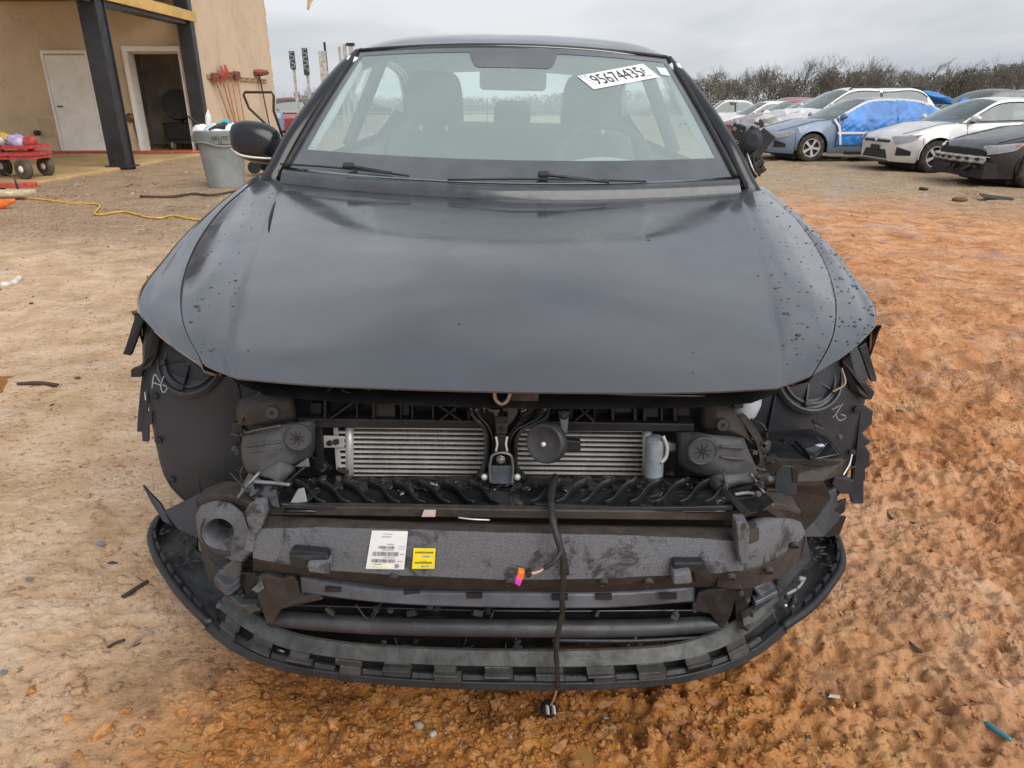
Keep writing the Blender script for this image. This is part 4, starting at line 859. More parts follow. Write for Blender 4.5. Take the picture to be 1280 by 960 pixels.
make_car('parked_car', 'grey sedan in the far row over the roof of the red sedan', 'car', (13.8, 37.5, lotz(13, 37)), PI + .1, P_grey, L=4.6, H=1.5, detail=False, seats=False)
make_car('parked_car', 'white hatchback in the far row beside the grey sedan', 'car', (17.5, 39.5, lotz(17, 39)), PI - .3, P_white, L=4.3, H=1.6, detail=False, seats=False)
make_car('parked_suv', 'dark suv in the far row at the right below the trees', 'suv', (24.0, 32, lotz(24, 32)), PI + .1, P_char, L=4.8, W=1.9, H=1.75, cowl=1.14, deck=1.1, xr=-1.9, xd=-2.25, detail=False, seats=False)
make_car('parked_car', 'dark blue sedan in the far row behind the charcoal suv', 'car', (19.5, 31.5, lotz(19.5, 31)), PI + .1, paint('navy', (.03, .045, .08)), L=4.6, H=1.5, detail=False, seats=False)
make_car('parked_van', 'white van far off at the left beyond the building corner', 'van', (-15.6, 46, lotz(-15, 46)), PI / 2, P_white, L=5.4, W=2.0, H=2.1, cowl=1.3, deck=1.3, xr=-2.2, xd=-2.5, xa=1.4, xh=.6, detail=False, seats=False)
make_car('parked_suv', 'dark red pickup-like car far off left of the windscreen pillar', 'suv', (-12.3, 42, lotz(-12, 42)), PI * .6, P_red, L=4.8, W=1.9, H=1.8, cowl=1.14, deck=1.1, xr=-1.9, xd=-2.25, detail=False, seats=False)
make_car('parked_car', 'small blue grey car far off beside the building corner', 'car', (-11.9, 34.5, lotz(-12, 34)), PI * .7, P_blue, L=4.4, H=1.45, detail=False, seats=False)
for k, (x, y, m_, lab, hh) in enumerate([(12.4, 34.6, P_red, 'dark red sedan in the second row behind the white sedan', 1.47), (15.4, 33.4, P_silver, 'silver sedan in the second row beside the dark red one', 1.45), (19.0, 36.0, P_blue, 'steel blue car in the far row right of the white hatchback', 1.5), (22.0, 40.5, P_white, 'white car in the far row at the foot of the trees', 1.55), (26.5, 38.0, P_char, 'black car in the far row at the foot of the trees, right of centre', 1.5), (30.0, 41.0, P_silver, 'silver car in the far row near the right edge', 1.55), (11.6, 41.5, P_white, 'white car farthest back beside the windscreen pillar', 1.6)]):
    make_car('parked_car', lab, 'car', (x, y, lotz(x, y) + .25), PI + .1 * (k % 3 - 1), m_, L=4.6, H=hh, detail=False, seats=False)
# blue patches stuck over two windows of the charcoal suv
for k, (u, v, d, lab) in enumerate([(1166, 122, (1.2, .9, .26), 'crumpled bright blue tarp on a car roof behind the silver hatchback'), (1208, 131, (.8, .3, .34), 'blue tarp patch over the side of the charcoal suv')]):
    p = at(u, v, 22.4); tag(MB().blob(p, d, 60 + k, .22, (.1, .2, .3), 12, 8).build('roof_tarp', TARP, smooth=True), lab, 'tarp')
# ================================================================== THE WRECKED BLACK SALOON
Y0 = 3.3
car = empty('damaged_car', (-.022, Y0, 0), (0, R(1.15), 0))
tag(car, 'black sedan with its front bumper and headlights stripped off, facing the camera', 'car')
def lc(x, y, z): return (x, y - Y0, z)
def car_paint():
    m, t, b = nodes('black_paint_dusty')
    ob = t.nodes.new('ShaderNodeTexCoord').outputs['Object']
    d = noise(t, 3.0, 6, .6, ob, .4)
    t.links.new(ramp(t, d, [(.36, (.006, .008, .012)), (.64, (.015, .019, .028))]), b.inputs['Base Color'])
    t.links.new(ramp(t, noise(t, 7, 5, .6, ob), [(.3, .26), (.7, .42)]), b.inputs['Roughness'])
    b.inputs['Coat Weight'].default_value = 1; b.inputs['Coat IOR'].default_value = 2.0; t.links.new(ramp(t, noise(t, 5.5, 6, .7, ob, .8), [(.4, .05), (.62, .16)]), b.inputs['Coat Roughness'])
    return m
PAINT = car_paint()
SHELL = pm('gloss_black_shell', (.008, .009, .012), .22, var=.2, spec=.6, rvar=.06)
PLAST = pm('black_moulded_plastic', (.013, .0145, .0175), .33, var=.3, scale=18, dirt=(.06, .05, .042), dirt_amt=.25, dirt_scale=14, bmp=.15, bmp_scale=120)
PLAST_B = pm('dusty_brown_plastic', (.034, .028, .024), .5, var=.3, scale=14, dirt=(.10, .074, .054), dirt_amt=.35, dirt_scale=16, bmp=.2, bmp_scale=90)
GLOSSY = pm('wet_black_steel', (.014, .014, .015), .16, var=.3, scale=10, spec=.9, rvar=.08)
LINER = pm('wheel_liner_plastic', (.028, .032, .040), .42, var=.25, scale=4, dirt=(.065, .058, .052), dirt_amt=.35, dirt_scale=6, bmp=.12, bmp_scale=150)
GUIDE = pm('grey_air_guide', (.052, .055, .060), .42, var=.2, scale=9, dirt=(.10, .088, .076), dirt_amt=.4, dirt_scale=14, bmp=.1)
FOAM_E = pm('muddy_foam_edge', (.036, .029, .025), .7, var=.3, scale=30, dirt=(.085, .062, .045), dirt_amt=.4, dirt_scale=25, bmp=.4, bmp_scale=160)
def foam_mat():
    m, t, b = nodes('speckled_foam')
    ob = t.nodes.new('ShaderNodeTexCoord').outputs['Object']
    sp = noise(t, 620, 3, .7, ob); cl = noise(t, 16, 6, .7, ob, .5)
    c = ramp(t, sp, [(.34, (.07, .073, .082)), (.52, (.122, .127, .140)), (.68, (.215, .222, .24))])
    c = mix(t, ramp(t, cl, [(.53, 0.0), (.62, .85)]), c, (.022, .022, .023))
    t.links.new(c, b.inputs['Base Color']); b.inputs['Roughness'].default_value = .75; bump(t, sp, .6, .004, b); return m
FOAM = foam_mat()
WETB = pm('wet_blue_grey_plastic', (.085, .094, .112), .22, var=.3, scale=9, dirt=(.03, .03, .032), dirt_amt=.45, dirt_scale=14)
CARRY = pm('grey_green_carrier', (.050, .052, .050), .34, var=.35, scale=14, dirt=(.014, .014, .014), dirt_amt=.75, dirt_scale=20, bmp=.15)
ALU = pm('condenser_alloy', (.74, .72, .68), .4, .15, var=.15, scale=20); ALUW = pm('pale_alloy', (.62, .62, .61), .4, .3, var=.1)
def fin_mat():
    m, t, b = nodes('condenser_fins'); ob = t.nodes.new('ShaderNodeTexCoord').outputs['Object']
    mpn = N(t, 'ShaderNodeMapping'); mpn.inputs['Scale'].default_value = (1.0, 1.0, .06); t.links.new(ob, mpn.inputs['Vector'])
    w = noise(t, 420, 2, .8, mpn.outputs[0]); d = noise(t, 22, 6, .7, ob)
    c = mix(t, ramp(t, d, [(.4, .25), (.65, 1.0)]), ramp(t, w, [(.42, (.02, .02, .02)), (.62, (.22, .21, .19))]), (.05, .045, .035))
    t.links.new(c, b.inputs['Base Color']); b.inputs['Roughness'].default_value = .6; return m
FINS = fin_mat()

# ---------------------------------------------------------------- bonnet and wings: one surveyed surface, split at the shut line
A_ = [(0, 1.105, .744), (0, 1.155, .760), (0, 1.30, .800), (0, 1.6, .860), (0, 2.0, .908), (0, 2.165, .925)]
A2 = [(.17, 1.107, .745), (.17, 1.157, .761), (.18, 1.30, .801), (.20, 1.6, .862), (.22, 2.0, .911), (.24, 2.175, .929)]
A3 = [(.34, 1.117, .746), (.345, 1.168, .762), (.38, 1.33, .801), (.43, 1.66, .859), (.47, 2.02, .907), (.50, 2.235, .935)]
B_ = [(.465, 1.136, .747), (.485, 1.185, .761), (.540, 1.40, .809), (.610, 1.75, .862), (.672, 2.05, .903), (.716, 2.32, .942)]
C1 = [(.479, 1.143, .749), (.500, 1.195, .766), (.556, 1.41, .8155), (.628, 1.755, .8675), (.690, 2.05, .9075), (.733, 2.345, .946)]
C_ = [(.510, 1.162, .751), (.555, 1.25, .778), (.625, 1.44, .817), (.700, 1.76, .862), (.765, 2.07, .903), (.785, 2.40, .953)]
D_ = [(.545, 1.188, .753), (.62, 1.30, .781), (.69, 1.45, .802), (.756, 1.64, .821), (.813, 1.87, .849), (.842, 2.1, .886), (.828, 2.44, .951)]
E1 = [(.664, 1.297, .766), (.725, 1.385, .783), (.775, 1.52, .800), (.815, 1.68, .817), (.850, 1.9, .850), (.868, 2.12, .884), (.858, 2.46, .944)]
E2 = [(.766, 1.42, .777), (.805, 1.50, .785), (.834, 1.60, .794), (.855, 1.72, .806), (.878, 1.93, .840), (.886, 2.14, .872), (.876, 2.47, .930)]
E3 = [(.802, 1.485, .762), (.834, 1.56, .760), (.856, 1.64, .758), (.872, 1.76, .772), (.890, 1.96, .800), (.896, 2.16, .832), (.888, 2.48, .885)]
def hood_grid():
    n = 60
    inner = np.concatenate([loft([A_, A2, A3, B_], n, 40)[:, :-1], loft([B_, C1, C_, D_], n, 26)], 1)
    left = inner[:, ::-1].copy(); left[..., 0] *= -1
    g = np.concatenate([left[:, :-1], inner], 1)
    # front return: edge rolls under and back
    e = g[0]; r1 = e + np.array([0, .0005, -.003]); r2 = e + np.array([0, .008, -.006]); r3 = e + np.array([0, .05, -.010])
    return np.concatenate([[r3, r2, r1], g], 0)
HG = hood_grid()
hl = [[lc(*p) for p in row] for row in HG]
hood = MB().grid(hl).build('hood', PAINT, car, world=False, angle=30, solid=.004)
inner = HG[3::4, ::5].copy()
MB().grid([[lc(p[0] * .94, p[1] + .045, p[2] - .05) for p in row] for row in inner]).build('hood_inner_frame', CAVITY, hood, world=False, smooth=True)
# wings; the shadow under the left bonnet crease is painted on further down
for sg, nm in ((-1, 'fender'), (1, 'fender')):
    n = 56
    gi = loft([[(p[0] - .03, p[1] + .004, p[2] - .022) for p in D_], [(p[0] + .0012, p[1], p[2] - .008) for p in D_], [(p[0] + .0022, p[1], p[2] - .0008) for p in D_]], n, 4)
    go = loft([[(p[0] + .0022, p[1], p[2] - .0008) for p in D_], E1, E2, E3], n, 26)
    g = np.concatenate([gi[:, :-1], go], 1)
    low = g[:, -1:].copy(); ext = []
    WX = 1.98                                                            # side falls to the wheel arch
    for k, zf in enumerate((.0, .35, .7, 1.0)):
        c = low.copy()
        for i in range(n):
            y = c[i, 0, 1]; zb = .34
            dx = abs(y - WX)
            if dx < .36: zb = max(zb, .335 + math.sqrt(.36 ** 2 - dx * dx))
            if y < WX: zb = max(zb, .30 + .44 * (1 - min(1, (y - 1.5) / .3)) if y < 1.8 else zb)
            zb = min(zb, c[i, 0, 2] - .004)
            c[i, 0, 2] += (zb - c[i, 0, 2]) * zf; c[i, 0, 0] += .012 * math.sin(zf * 2.2)
        if k: ext.append(c)
    g = np.concatenate([g] + ext, 1)
    e = g[0]; g = np.concatenate([[e + np.array([-.02, .05, -.010])], [e + np.array([0, .003, -.004])], g], 0)
    g[..., 0] *= sg
    f = MB().grid([[lc(*p) for p in row] for row in g]).build('fender', PAINT, car, world=False, angle=38, solid=.003)
    f['label'] = 'dusty black front wing, ' + ('passenger side left in the photo' if sg < 0 else 'driver side right in the photo')
# rain drops standing on the panels
DROP = pm('rain_drop', (.32, .33, .36), .03, rvar=.01, var=.05)
DROP.node_tree.nodes['Principled BSDF'].inputs['Transmission Weight'].default_value = .9; DROP.node_tree.nodes['Principled BSDF'].inputs['IOR'].default_value = 1.33
rd = random.Random(21); fr_r = loft([[(p[0] + .005, p[1], p[2]) for p in D_], E1, E2, E3], 56, 26)
dm = MB()
def drop(p, s, sgn):
    a = rd.uniform(-.4, .4) + sgn * .5
    dm.blob(lc(p[0], p[1], p[2] + .0002), (s * rd.uniform(1.0, 2.2), s * rd.uniform(.8, 1.2), s * .5), rd.randint(0, 999), .2, (0, 0, a), 8, 4)
m = HG.shape[1]
for i in range(280):
    r_ = rd.randint(6, 60); j = rd.choice([rd.randint(m - 24, m - 2)] * 5 + [rd.randint(2, 22)] * 3 + [rd.randint(20, m - 22)])
    if r_ > 40 and rd.random() < .5: continue
    p = HG[r_, j] + (HG[r_ - 1, j] - HG[r_, j]) * rd.random(); drop(p, min(.0085, max(.0022, rd.lognormvariate(-5.75, .42))), 1 if j > m / 2 else -1)
for sg in (1, -1):
    for i in range(150 if sg > 0 else 80):
        r_ = rd.randint(1, 48); j = rd.randint(1, 22); p = fr_r[r_, j].copy(); p = p + (fr_r[r_ - 1, j] - p) * rd.random(); p[0] *= sg
        drop(p, min(.007, max(.0018, rd.lognormvariate(-5.5, .38))), sg)
d_ = dm.build('rain_drops', DROP, car, world=False, smooth=True); d_['kind'] = 'stuff'
# dark tube painted in as the shadow beneath the left bonnet crease
cr = [(-.622, 1.84, .8795), (-.645, 1.93, .890), (-.672, 2.05, .9045), (-.688, 2.13, .9135)]
MB().tube([lc(*p) for p in spl(cr, 14)], [.0012 + .003 * math.sin(math.pi * i / 13) for i in range(14)], 5).build('crease_shadow', CAVITY, hood, world=False)

# ---------------------------------------------------------------- windscreen, cowl, pillars, roof
def ws(s, r, off=0.0):
    x = (.715 - .145 * r) * s; y = (2.22 + .15 * s * s) * (1 - r) + (2.80 + .082 * s * s) * r - .028 * 4 * r * (1 - r); z = (.968 + .017 * s * s) * (1 - r) + (1.374 - .022 * s * s) * r
    return (x, y - off * .6, z + off * .8)
def on_glass(u, v, off=.003):
    """where the sight line through (u, v) meets the windscreen, in car coordinates"""
    inv = mw(car).inverted(); o = inv @ Vector((0, 0, CAM_H)); d = (inv @ at(u, v, 2.5)) - o
    def g(t):
        p = o + d * t; x, z = p.x, p.z; r = .5
        for _ in range(6):
            s = x / (.715 - .145 * r); r = (z - .968 - .017 * s * s) / (.406 - .039 * s * s)
        return (p.y + Y0) - ws(s, r)[1], s, r
    lo, hi = .5, 1.6
    for _ in range(40):
        mid = (lo + hi) / 2
        if g(mid)[0] < 0: lo = mid
        else: hi = mid
    _, s, r = g(lo); p = ws(s, r, off); return Vector(lc(*p))
WSG = glass('windscreen_glass', (.90, .98, .97), .34, (.55, .68, .665), 1.5)
wsc = MB().grid([[lc(*ws(s, r)) for s in np.linspace(-1, 1, 41)] for r in np.linspace(0, 1, 25)]).build('windscreen', WSG, car, world=False, smooth=True)
FRIT = pm('black_frit', (.06, .065, .075), .12, var=.15, spec=.9, coat=1)
FRIT.node_tree.nodes['Principled BSDF'].inputs['Coat IOR'].default_value = 1.6
def frit(pts): return MB().grid(pts).build('frit_band', FRIT, wsc, world=False, smooth=True)
frit([[lc(*ws(s, r, .002)) for s in np.linspace(-1, 1, 41)] for r in np.linspace(0, .145, 4)])
for sg in (-1, 1): frit([[lc(*ws(sg * s, r, .0022)) for s in (1, .985, .955)] for r in np.linspace(.145, 1, 18)])
frit([[lc(*ws(s, r, .002)) for s in np.linspace(-.955, .955, 31)] for r in (.955, 1.0)])
def sens(s): return .955 - .13 * (1 - min(1, max(0, (abs(s - .0) - .20) / .07)) ** 2)
frit([[lc(*ws(s, .956 + (sens(s) - .956) * k, .0024)) for k in (0, .5, 1)] for s in np.linspace(-.27, .27, 25)])
# auction stock number on the glass
def quad_map(c, off):
    def f(x, y):
        a = Vector(c[0]).lerp(Vector(c[1]), x); b = Vector(c[3]).lerp(Vector(c[2]), x); p = a.lerp(b, y); return on_glass(p.x, p.y, off)
    return f
SQ = [(721.5, 96), (803.5, 80.5), (824.5, 97), (742, 112.5)]
LABEL = pm('white_label', (.80, .80, .80), .5, var=.03)
fm = quad_map([(a, b, 0) for a, b in SQ], .003)
lb = MB().grid([[fm(x, y) for x in np.linspace(0, 1, 13)] for y in np.linspace(0, 1, 5)]).build('stock_label', LABEL, car, world=False, smooth=True)
lb['label'] = 'white stock number label on the windscreen'
def mapped_text(body, x0, x1, y0, y1, f, parent, mat=INK, vertical=False, narrow=True, name='lettering'):
    cu = bpy.data.curves.new(name, 'FONT'); cu.body = body; cu.size = 1.0; cu.resolution_u = 3
    tmp = bpy.data.objects.new(name, cu); col.objects.link(tmp); bpy.context.view_layer.update()
    me = bpy.data.meshes.new_from_object(tmp.evaluated_get(bpy.context.evaluated_depsgraph_get())); bpy.data.objects.remove(tmp)
    co = np.array([v.co[:] for v in me.vertices]); lo, hi = co.min(0), co.max(0); nrm = (co - lo) / np.maximum(hi - lo, 1e-6)
    for i, v in enumerate(me.vertices):
        a, b = nrm[i, 0], 1 - nrm[i, 1]
        if vertical: a, b = nrm[i, 1], nrm[i, 0]
        v.co = f(x0 + (x1 - x0) * a, y0 + (y1 - y0) * b)
    me.materials.clear(); me.materials.append(mat); me.update()
    o = bpy.data.objects.new(name, me); col.objects.link(o); place(o, parent); return o
fm2 = quad_map([(a, b, 0) for a, b in SQ], .0045)
mapped_text('95674435', .125, .855, .13, .80, fm2, lb)
mapped_text('F', .875, .915, .28, .62, fm2, lb)
mapped_text('5 3 F', .015, .11, .06, .20, fm2, lb)
for k in range(4): MB().grid([[fm2(x, .28 + .15 * k + j * .03) for x in (.05, .10)] for j in (0, 1)]).build('print_line', pm('grey_ink', (.35, .35, .36), .6), lb, world=False)
MB().grid([[fm2(x, y) for x in (.86, .94)] for y in (.80, .84)]).build('print_line', MATS['grey_ink'], lb, world=False)
for (c, nm) in (([(820, 85), (832, 86), (838, 96), (826, 94)], 'permit_sticker'),):
    f = quad_map([(a, b, 0) for a, b in c], .003); MB().grid([[f(x, y) for x in (0, .5, 1)] for y in (0, .5, 1)]).build(nm, pm('pale_sticker', (.58, .68, .66), .5), car, world=False)
# cowl, wipers
COWL = pm('cowl_plastic', (.05, .053, .06), .18, var=.2, spec=.7)
MB().grid([[lc(x, yy, zz + .02 * (x / .75) ** 2) for x in np.linspace(-.74, .74, 25)] for yy, zz in ((2.20, .880), (2.26, .890), (2.34, .895), (2.44, .90))]).build('cowl_base', CAVITY, car, world=False, smooth=True)
cg = []
for s in np.linspace(-1, 1, 41):
    bx, by_, bz_ = ws(s, 0); fx_ = abs(s); yh = 2.30 - .02 + .13 * s * s - .02
    cg.append([lc(bx * 1.02, by_ + .02, bz_ - .004), lc(bx * 1.02, by_ - .02, bz_ - .006), lc(bx * 1.02, by_ - .040, bz_ - .024), lc(bx * 1.03, by_ - .046, bz_ - .05)])
MB().grid(cg).build('cowl_panel', COWL, car, world=False, smooth=True)
for (u0, v0, u1, v1, pu, pv) in ((352, 208, 512, 223, 437, 214), (560, 228, 807, 230, 679, 225)):
    wo = empty('wiper', on_glass(pu, pv, .02), (0, 0, 0), car)
    MB().tube([mw(car) @ on_glass(u0 + (u1 - u0) * f, v0 + (v1 - v0) * f, .010 + .006 * math.sin(3.14 * f)) for f in np.linspace(0, 1, 14)], .0032, 6).build('blade', BLK, wo, smooth=True)
    MB().box(mw(car) @ on_glass(pu, pv, .022), (.034, .022, .014), (.5, 0, .05)).build('arm_head', BLK, wo, bevel=.005)
    MB().tube([mw(car) @ on_glass(pu, pv, .022), mw(car) @ on_glass(pu + (u1 - u0) * .33, pv + 6, .012)], .005, 5).build('arm', BLK, wo)
for sg in (-1, 1):
    path = spl([(sg * .800, 2.38, .915), (sg * .772, 2.43, .975), (sg * .745, 2.48, 1.04), (sg * .682, 2.63, 1.17), (sg * .612, 2.83, 1.300), (sg * .588, 2.92, 1.340), (sg * .588, 3.02, 1.358)], 20)
    pg = []
    for i, p in enumerate(path):
        r = i / 19; w = .052 - .020 * r
        pg.append([lc(p[0] + sg * a * w, p[1] + b * w, p[2] + c * w) for a, b, c in ((-.75, -.35, -.05), (-.55, -.5, .25), (-.1, -.5, .45), (.35, -.15, .4), (.6, .4, .1), (.5, .8, -.3))])
    MB().grid(pg).build('windscreen_pillar', SHELL, car, world=False, smooth=True, solid=.003)
    MB().tube([lc(*(Vector(ws(sg * 1.0, r, .004)) + Vector((sg * .006, 0, 0)))) for r in np.linspace(0, 1, 16)], .010, 6).build('windscreen_seal', BLK, car, world=False, smooth=True)
MB().tube([lc(*ws(s, 1.012, .004)) for s in np.linspace(-1, 1, 31)], .006, 6).build('windscreen_seal', BLK, car, world=False, smooth=True)
# roof
rz = spl([(0, 2.80, 1.382), (0, 2.88, 1.402), (0, 3.0, 1.425), (0, 3.2, 1.449), (0, 3.6, 1.460), (0, 4.0, 1.444), (0, 4.4, 1.385)], 40)
def roof_pt(i, s):
    y, z = rz[i, 1], rz[i, 2]; hw = .59 + .04 * math.sin(math.pi * min(1, (y - 2.8) / 1.6)); k = max(0, 1 - (y - 2.8) / .5)
    return (hw * s * (1 + .02 * (abs(s) > .99)), y + .085 * s * s * k, z - .026 * s * s - .038 * abs(s) ** 7)
rg_ = [[lc(*roof_pt(i, s)) for s in np.linspace(-1, 1, 41)] for i in range(40)]
MB().grid(rg_).build('roof', PAINT, car, world=False, smooth=True, solid=.01)
# cabin sides: rails, doors, glass
CG2 = glass('side_glass', (.92, .98, .97), .03, (.4, .46, .45))
for sg in (-1, 1):
    rail = spl([(.575, 2.95, 1.330), (.605, 3.3, 1.368), (.612, 3.7, 1.370), (.600, 4.2, 1.318), (.65, 4.75, 1.09), (.70, 4.98, 1.03)], 40)
    MB().tube([lc(sg * p[0], p[1], p[2]) for p in rail], .030, 8).build('roof_rail', PAINT, car, world=False, smooth=True)
    def side(y, f): 
        rx, rzv = np.interp(y, rail[:, 1], rail[:, 0]), np.interp(y, rail[:, 1], rail[:, 2]); bzv = .955 + .02 * (y - 2.5)
        return (sg * (.80 + (rx - .80) * f), y, bzv + (rzv - bzv) * f)
    for y0, y1 in ((2.95, 3.62), (3.70, 4.42)):
        MB().grid([[lc(*side(y, f)) for f in np.linspace(.02, .96, 6)] for y in np.linspace(y0, y1, 12)]).build('side_window', CG2, car, world=False, smooth=True)
    MB().prism([lc(*side(2.50, 0)), lc(sg * .70, 2.66, 1.16), lc(*side(2.93, .93)), lc(*side(2.93, .02))], (sg * .006, 0, 0)).build('quarter_window', CG2, car, world=False)
    MB().tube([lc(*side(3.66, f)) for f in (0, .5, 1)], .032, 6).build('door_pillar', SEATM, car, world=False)
    MB().grid([[lc(*side(y, f)) for f in np.linspace(0, 1, 5)] for y in np.linspace(4.44, 4.97, 8)]).build('rear_pillar', PAINT, car, world=False, smooth=True)
    sec = lambda y: [(.795 - .05 * max(0, y - 4.9), .962 + .02 * (y - 2.5)), (.862, .88), (.893, .66), (.882, .42), (.85, .22)]
    gs = []
    for y in sorted(set(list(np.linspace(2.47, 5.62, 50)) + [4.66 + .37 * math.cos(a) for a in np.linspace(0, PI, 17)])):
        tp = 1 - .16 * max(0, (y - 5.0) / .62) ** 2; row = []
        for x, z in sec(y):
            dx = abs(y - 4.66)
            if dx < .37: z = max(z, .33 + math.sqrt(.37 ** 2 - dx * dx))
            row.append(lc(sg * x * tp, y, z))
        gs.append(row)
    MB().grid(gs).build('body_side', PAINT, car, world=False, smooth=True)
    for y in (2.52, 3.66): MB().box(lc(sg * .895, y, .62), (.01, .008, .55)).build('door_gap', BLK, car, world=False)
    for y in (3.45, 4.45): MB().tube([lc(sg * .875, y - .09, .86), lc(sg * .91, y - .06, .86), lc(sg * .91, y + .06, .86), lc(sg * .875, y + .09, .86)], .012, 6).build('door_handle', PAINT, car, world=False)
    for yw in (1.98, 4.66):
        ty, di, sp = wheel_meshes(.325, 'five'); wo = empty('wheel', lc(sg * .775, yw, .325), (0, 0, -PI / 2 * sg), car)
        inst('tyre', ty, wo); inst('rim', di, wo); inst('spokes', sp, wo)
MB().grid([[lc(s * (.62 + .06 * r), 4.4 + .55 * r - .05 * s * s, 1.385 - .33 * r - .03 * s * s) for s in np.linspace(-1, 1, 17)] for r in np.linspace(0, 1, 9)]).build('rear_window', CG2, car, world=False, smooth=True)
MB().grid([[lc(s * .745 * (1 - .1 * r), 4.93 + .70 * r - .1 * s * s * r, 1.05 - .02 * s * s - .04 * r ** 4) for s in np.linspace(-1, 1, 17)] for r in np.linspace(0, 1, 9)]).build('boot_lid', PAINT, car, world=False, smooth=True)
MB().grid([[lc(s * .745 * (1 + .02 * r), 5.60 + .05 * math.sin(3.1 * r), 1.0 - .75 * r) for s in np.linspace(-1, 1, 17)] for r in np.linspace(0, 1, 9)]).build('rear_bumper', PAINT, car, world=False, smooth=True)
MB().box(lc(0, 3.9, .28), (1.5, 3.3, .12)).build('floor_pan', CAVITY, car, world=False)
MB().box(lc(0, 1.85, .42), (1.12, .75, .50)).build('bay_light_blocker', CAVITY, car, world=False)  # unseen dark box added to block light under the bonnet
# cabin
INT = pm('cabin_trim', (.42, .44, .44), .8, var=.15); INTL = pm('cabin_pale_lining', (.78, .80, .77), .85, var=.08); SEATC = pm('cabin_seat', (.045, .05, .054), .8)
dg = [[lc(s * .70, 2.34 + .12 * s * s + .42 * r, .945 + .035 * math.sin(2.2 * r) + .038 * math.exp(-((s - .48) / .24) ** 2) * sstep(.35, .85, r) - .16 * max(0, r - .85)) for s in np.linspace(-1, 1, 41)] for r in np.linspace(0, 1.3, 16)]
MB().grid(dg).build('dashboard', pm('dash_top', (.40, .43, .43), .7, var=.1), car, world=False, smooth=True)
def soft(name, boxes, parent=car, mat=SEATC):
    q = MB()
    for c, d, rx in boxes: q.box(lc(*c), d, (rx, 0, 0))
    return q.build(name, mat, parent, world=False, bevel=.045, angle=60, seg=4)
for sg in (-1, 1):
    st = empty('front_seat', (0, 0, 0), (0, 0, 0), car)
    g = []
    for z in np.linspace(.50, 1.06, 10):
        w = .24 - .05 * sstep(.86, 1.06, z); g.append([lc(sg * .37 + w * math.copysign(abs(math.cos(a)) ** .5, math.cos(a)), 3.40 + .28 * (z - .5) + .065 * math.copysign(abs(math.sin(a)) ** .6, math.sin(a)), z) for a in np.linspace(0, 2 * PI, 25)])
    b = MB().grid(g); n_ = len(b.v); b.f.append(tuple(range(n_ - 25, n_ - 1))); b.build('backrest', SEATC, st, world=False, smooth=True)
    h = MB().grid([[lc(sg * .37 + (.135 * max(0, math.sin(t)) ** .35) * math.copysign(abs(math.cos(a)) ** .6, math.cos(a)), 3.60 + .05 * max(0, math.sin(t)) ** .4 * math.sin(a), 1.20 - .12 * math.cos(t)) for a in np.linspace(0, 2 * PI, 21)] for t in np.linspace(.02, 3.12, 12)])
    h.build('headrest', SEATC, st, world=False, smooth=True)
    for dx in (-.06, .06): MB().tube([lc(sg * .37 + dx, 3.575, 1.02), lc(sg * .37 + dx, 3.59, 1.12)], .008, 6).build('headrest_post', ALU, st, world=False)
    MB().box(lc(sg * .37, 3.2, .46), (.48, .5, .16)).build('cushion', SEATC, st, world=False, bevel=.05)
soft('rear_bench', [((0, 4.45, .80), (1.30, .16, .56), .3), ((0, 4.2, .45), (1.3, .5, .16), 0)])
for x in (0, -.40, .40): soft('rear_headrest', [((x, 4.54, 1.125 if x else 1.12), (.22, .10, .16), .2)])
MB().box(lc(0, 4.75, 1.035), (1.25, .35, .02)).build('parcel_shelf', INT, car, world=False)
MB().grid([[lc(*(np.array(roof_pt(i, s)) * np.array([.97, 1, 1]) + np.array([0, .02, -.035]))) for s in np.linspace(-1, 1, 15)] for i in range(0, 40, 3)]).build('headlining', INTL, car, world=False, smooth=True)
for sg in (-1, 1):
    MB().tube([lc(sg * .72, 2.50, 1.0), lc(sg * .655, 2.66, 1.14), lc(sg * .585, 2.86, 1.315)], .035, 6).build('pillar_trim', INTL, car, world=False, smooth=True)
    MB().grid([[lc(sg * .77, y, z) for z in np.linspace(.35, .955, 4)] for y in np.linspace(2.5, 4.5, 6)]).build('door_card', INT, car, world=False)
MB().tube([lc(.36 + .185 * math.cos(a), 2.86 + .05 * math.sin(a), .945 + .175 * math.sin(a)) for a in np.linspace(0, 2 * PI, 40)], .017, 8).build('steering_wheel', SEATC, car, world=False, smooth=True)
MB().box(lc(.36, 2.84, .93), (.16, .06, .14)).build('steering_hub', SEATC, car, world=False, bevel=.02)
mp2 = Vector(lc(.0, 2.83, 1.268))
mir = MB().box(mp2, (.245, .035, .070), (.1, 0, 0)).build('cabin_mirror', pm('mirror_back', (.10, .105, .11), .5), car, world=False, bevel=.016, seg=4, angle=50)
MB().tube([mp2 + Vector((0, -.005, .03)), mp2 + Vector((0, -.05, .09))], .012, 6).build('mirror_stalk', INT, mir, world=False)
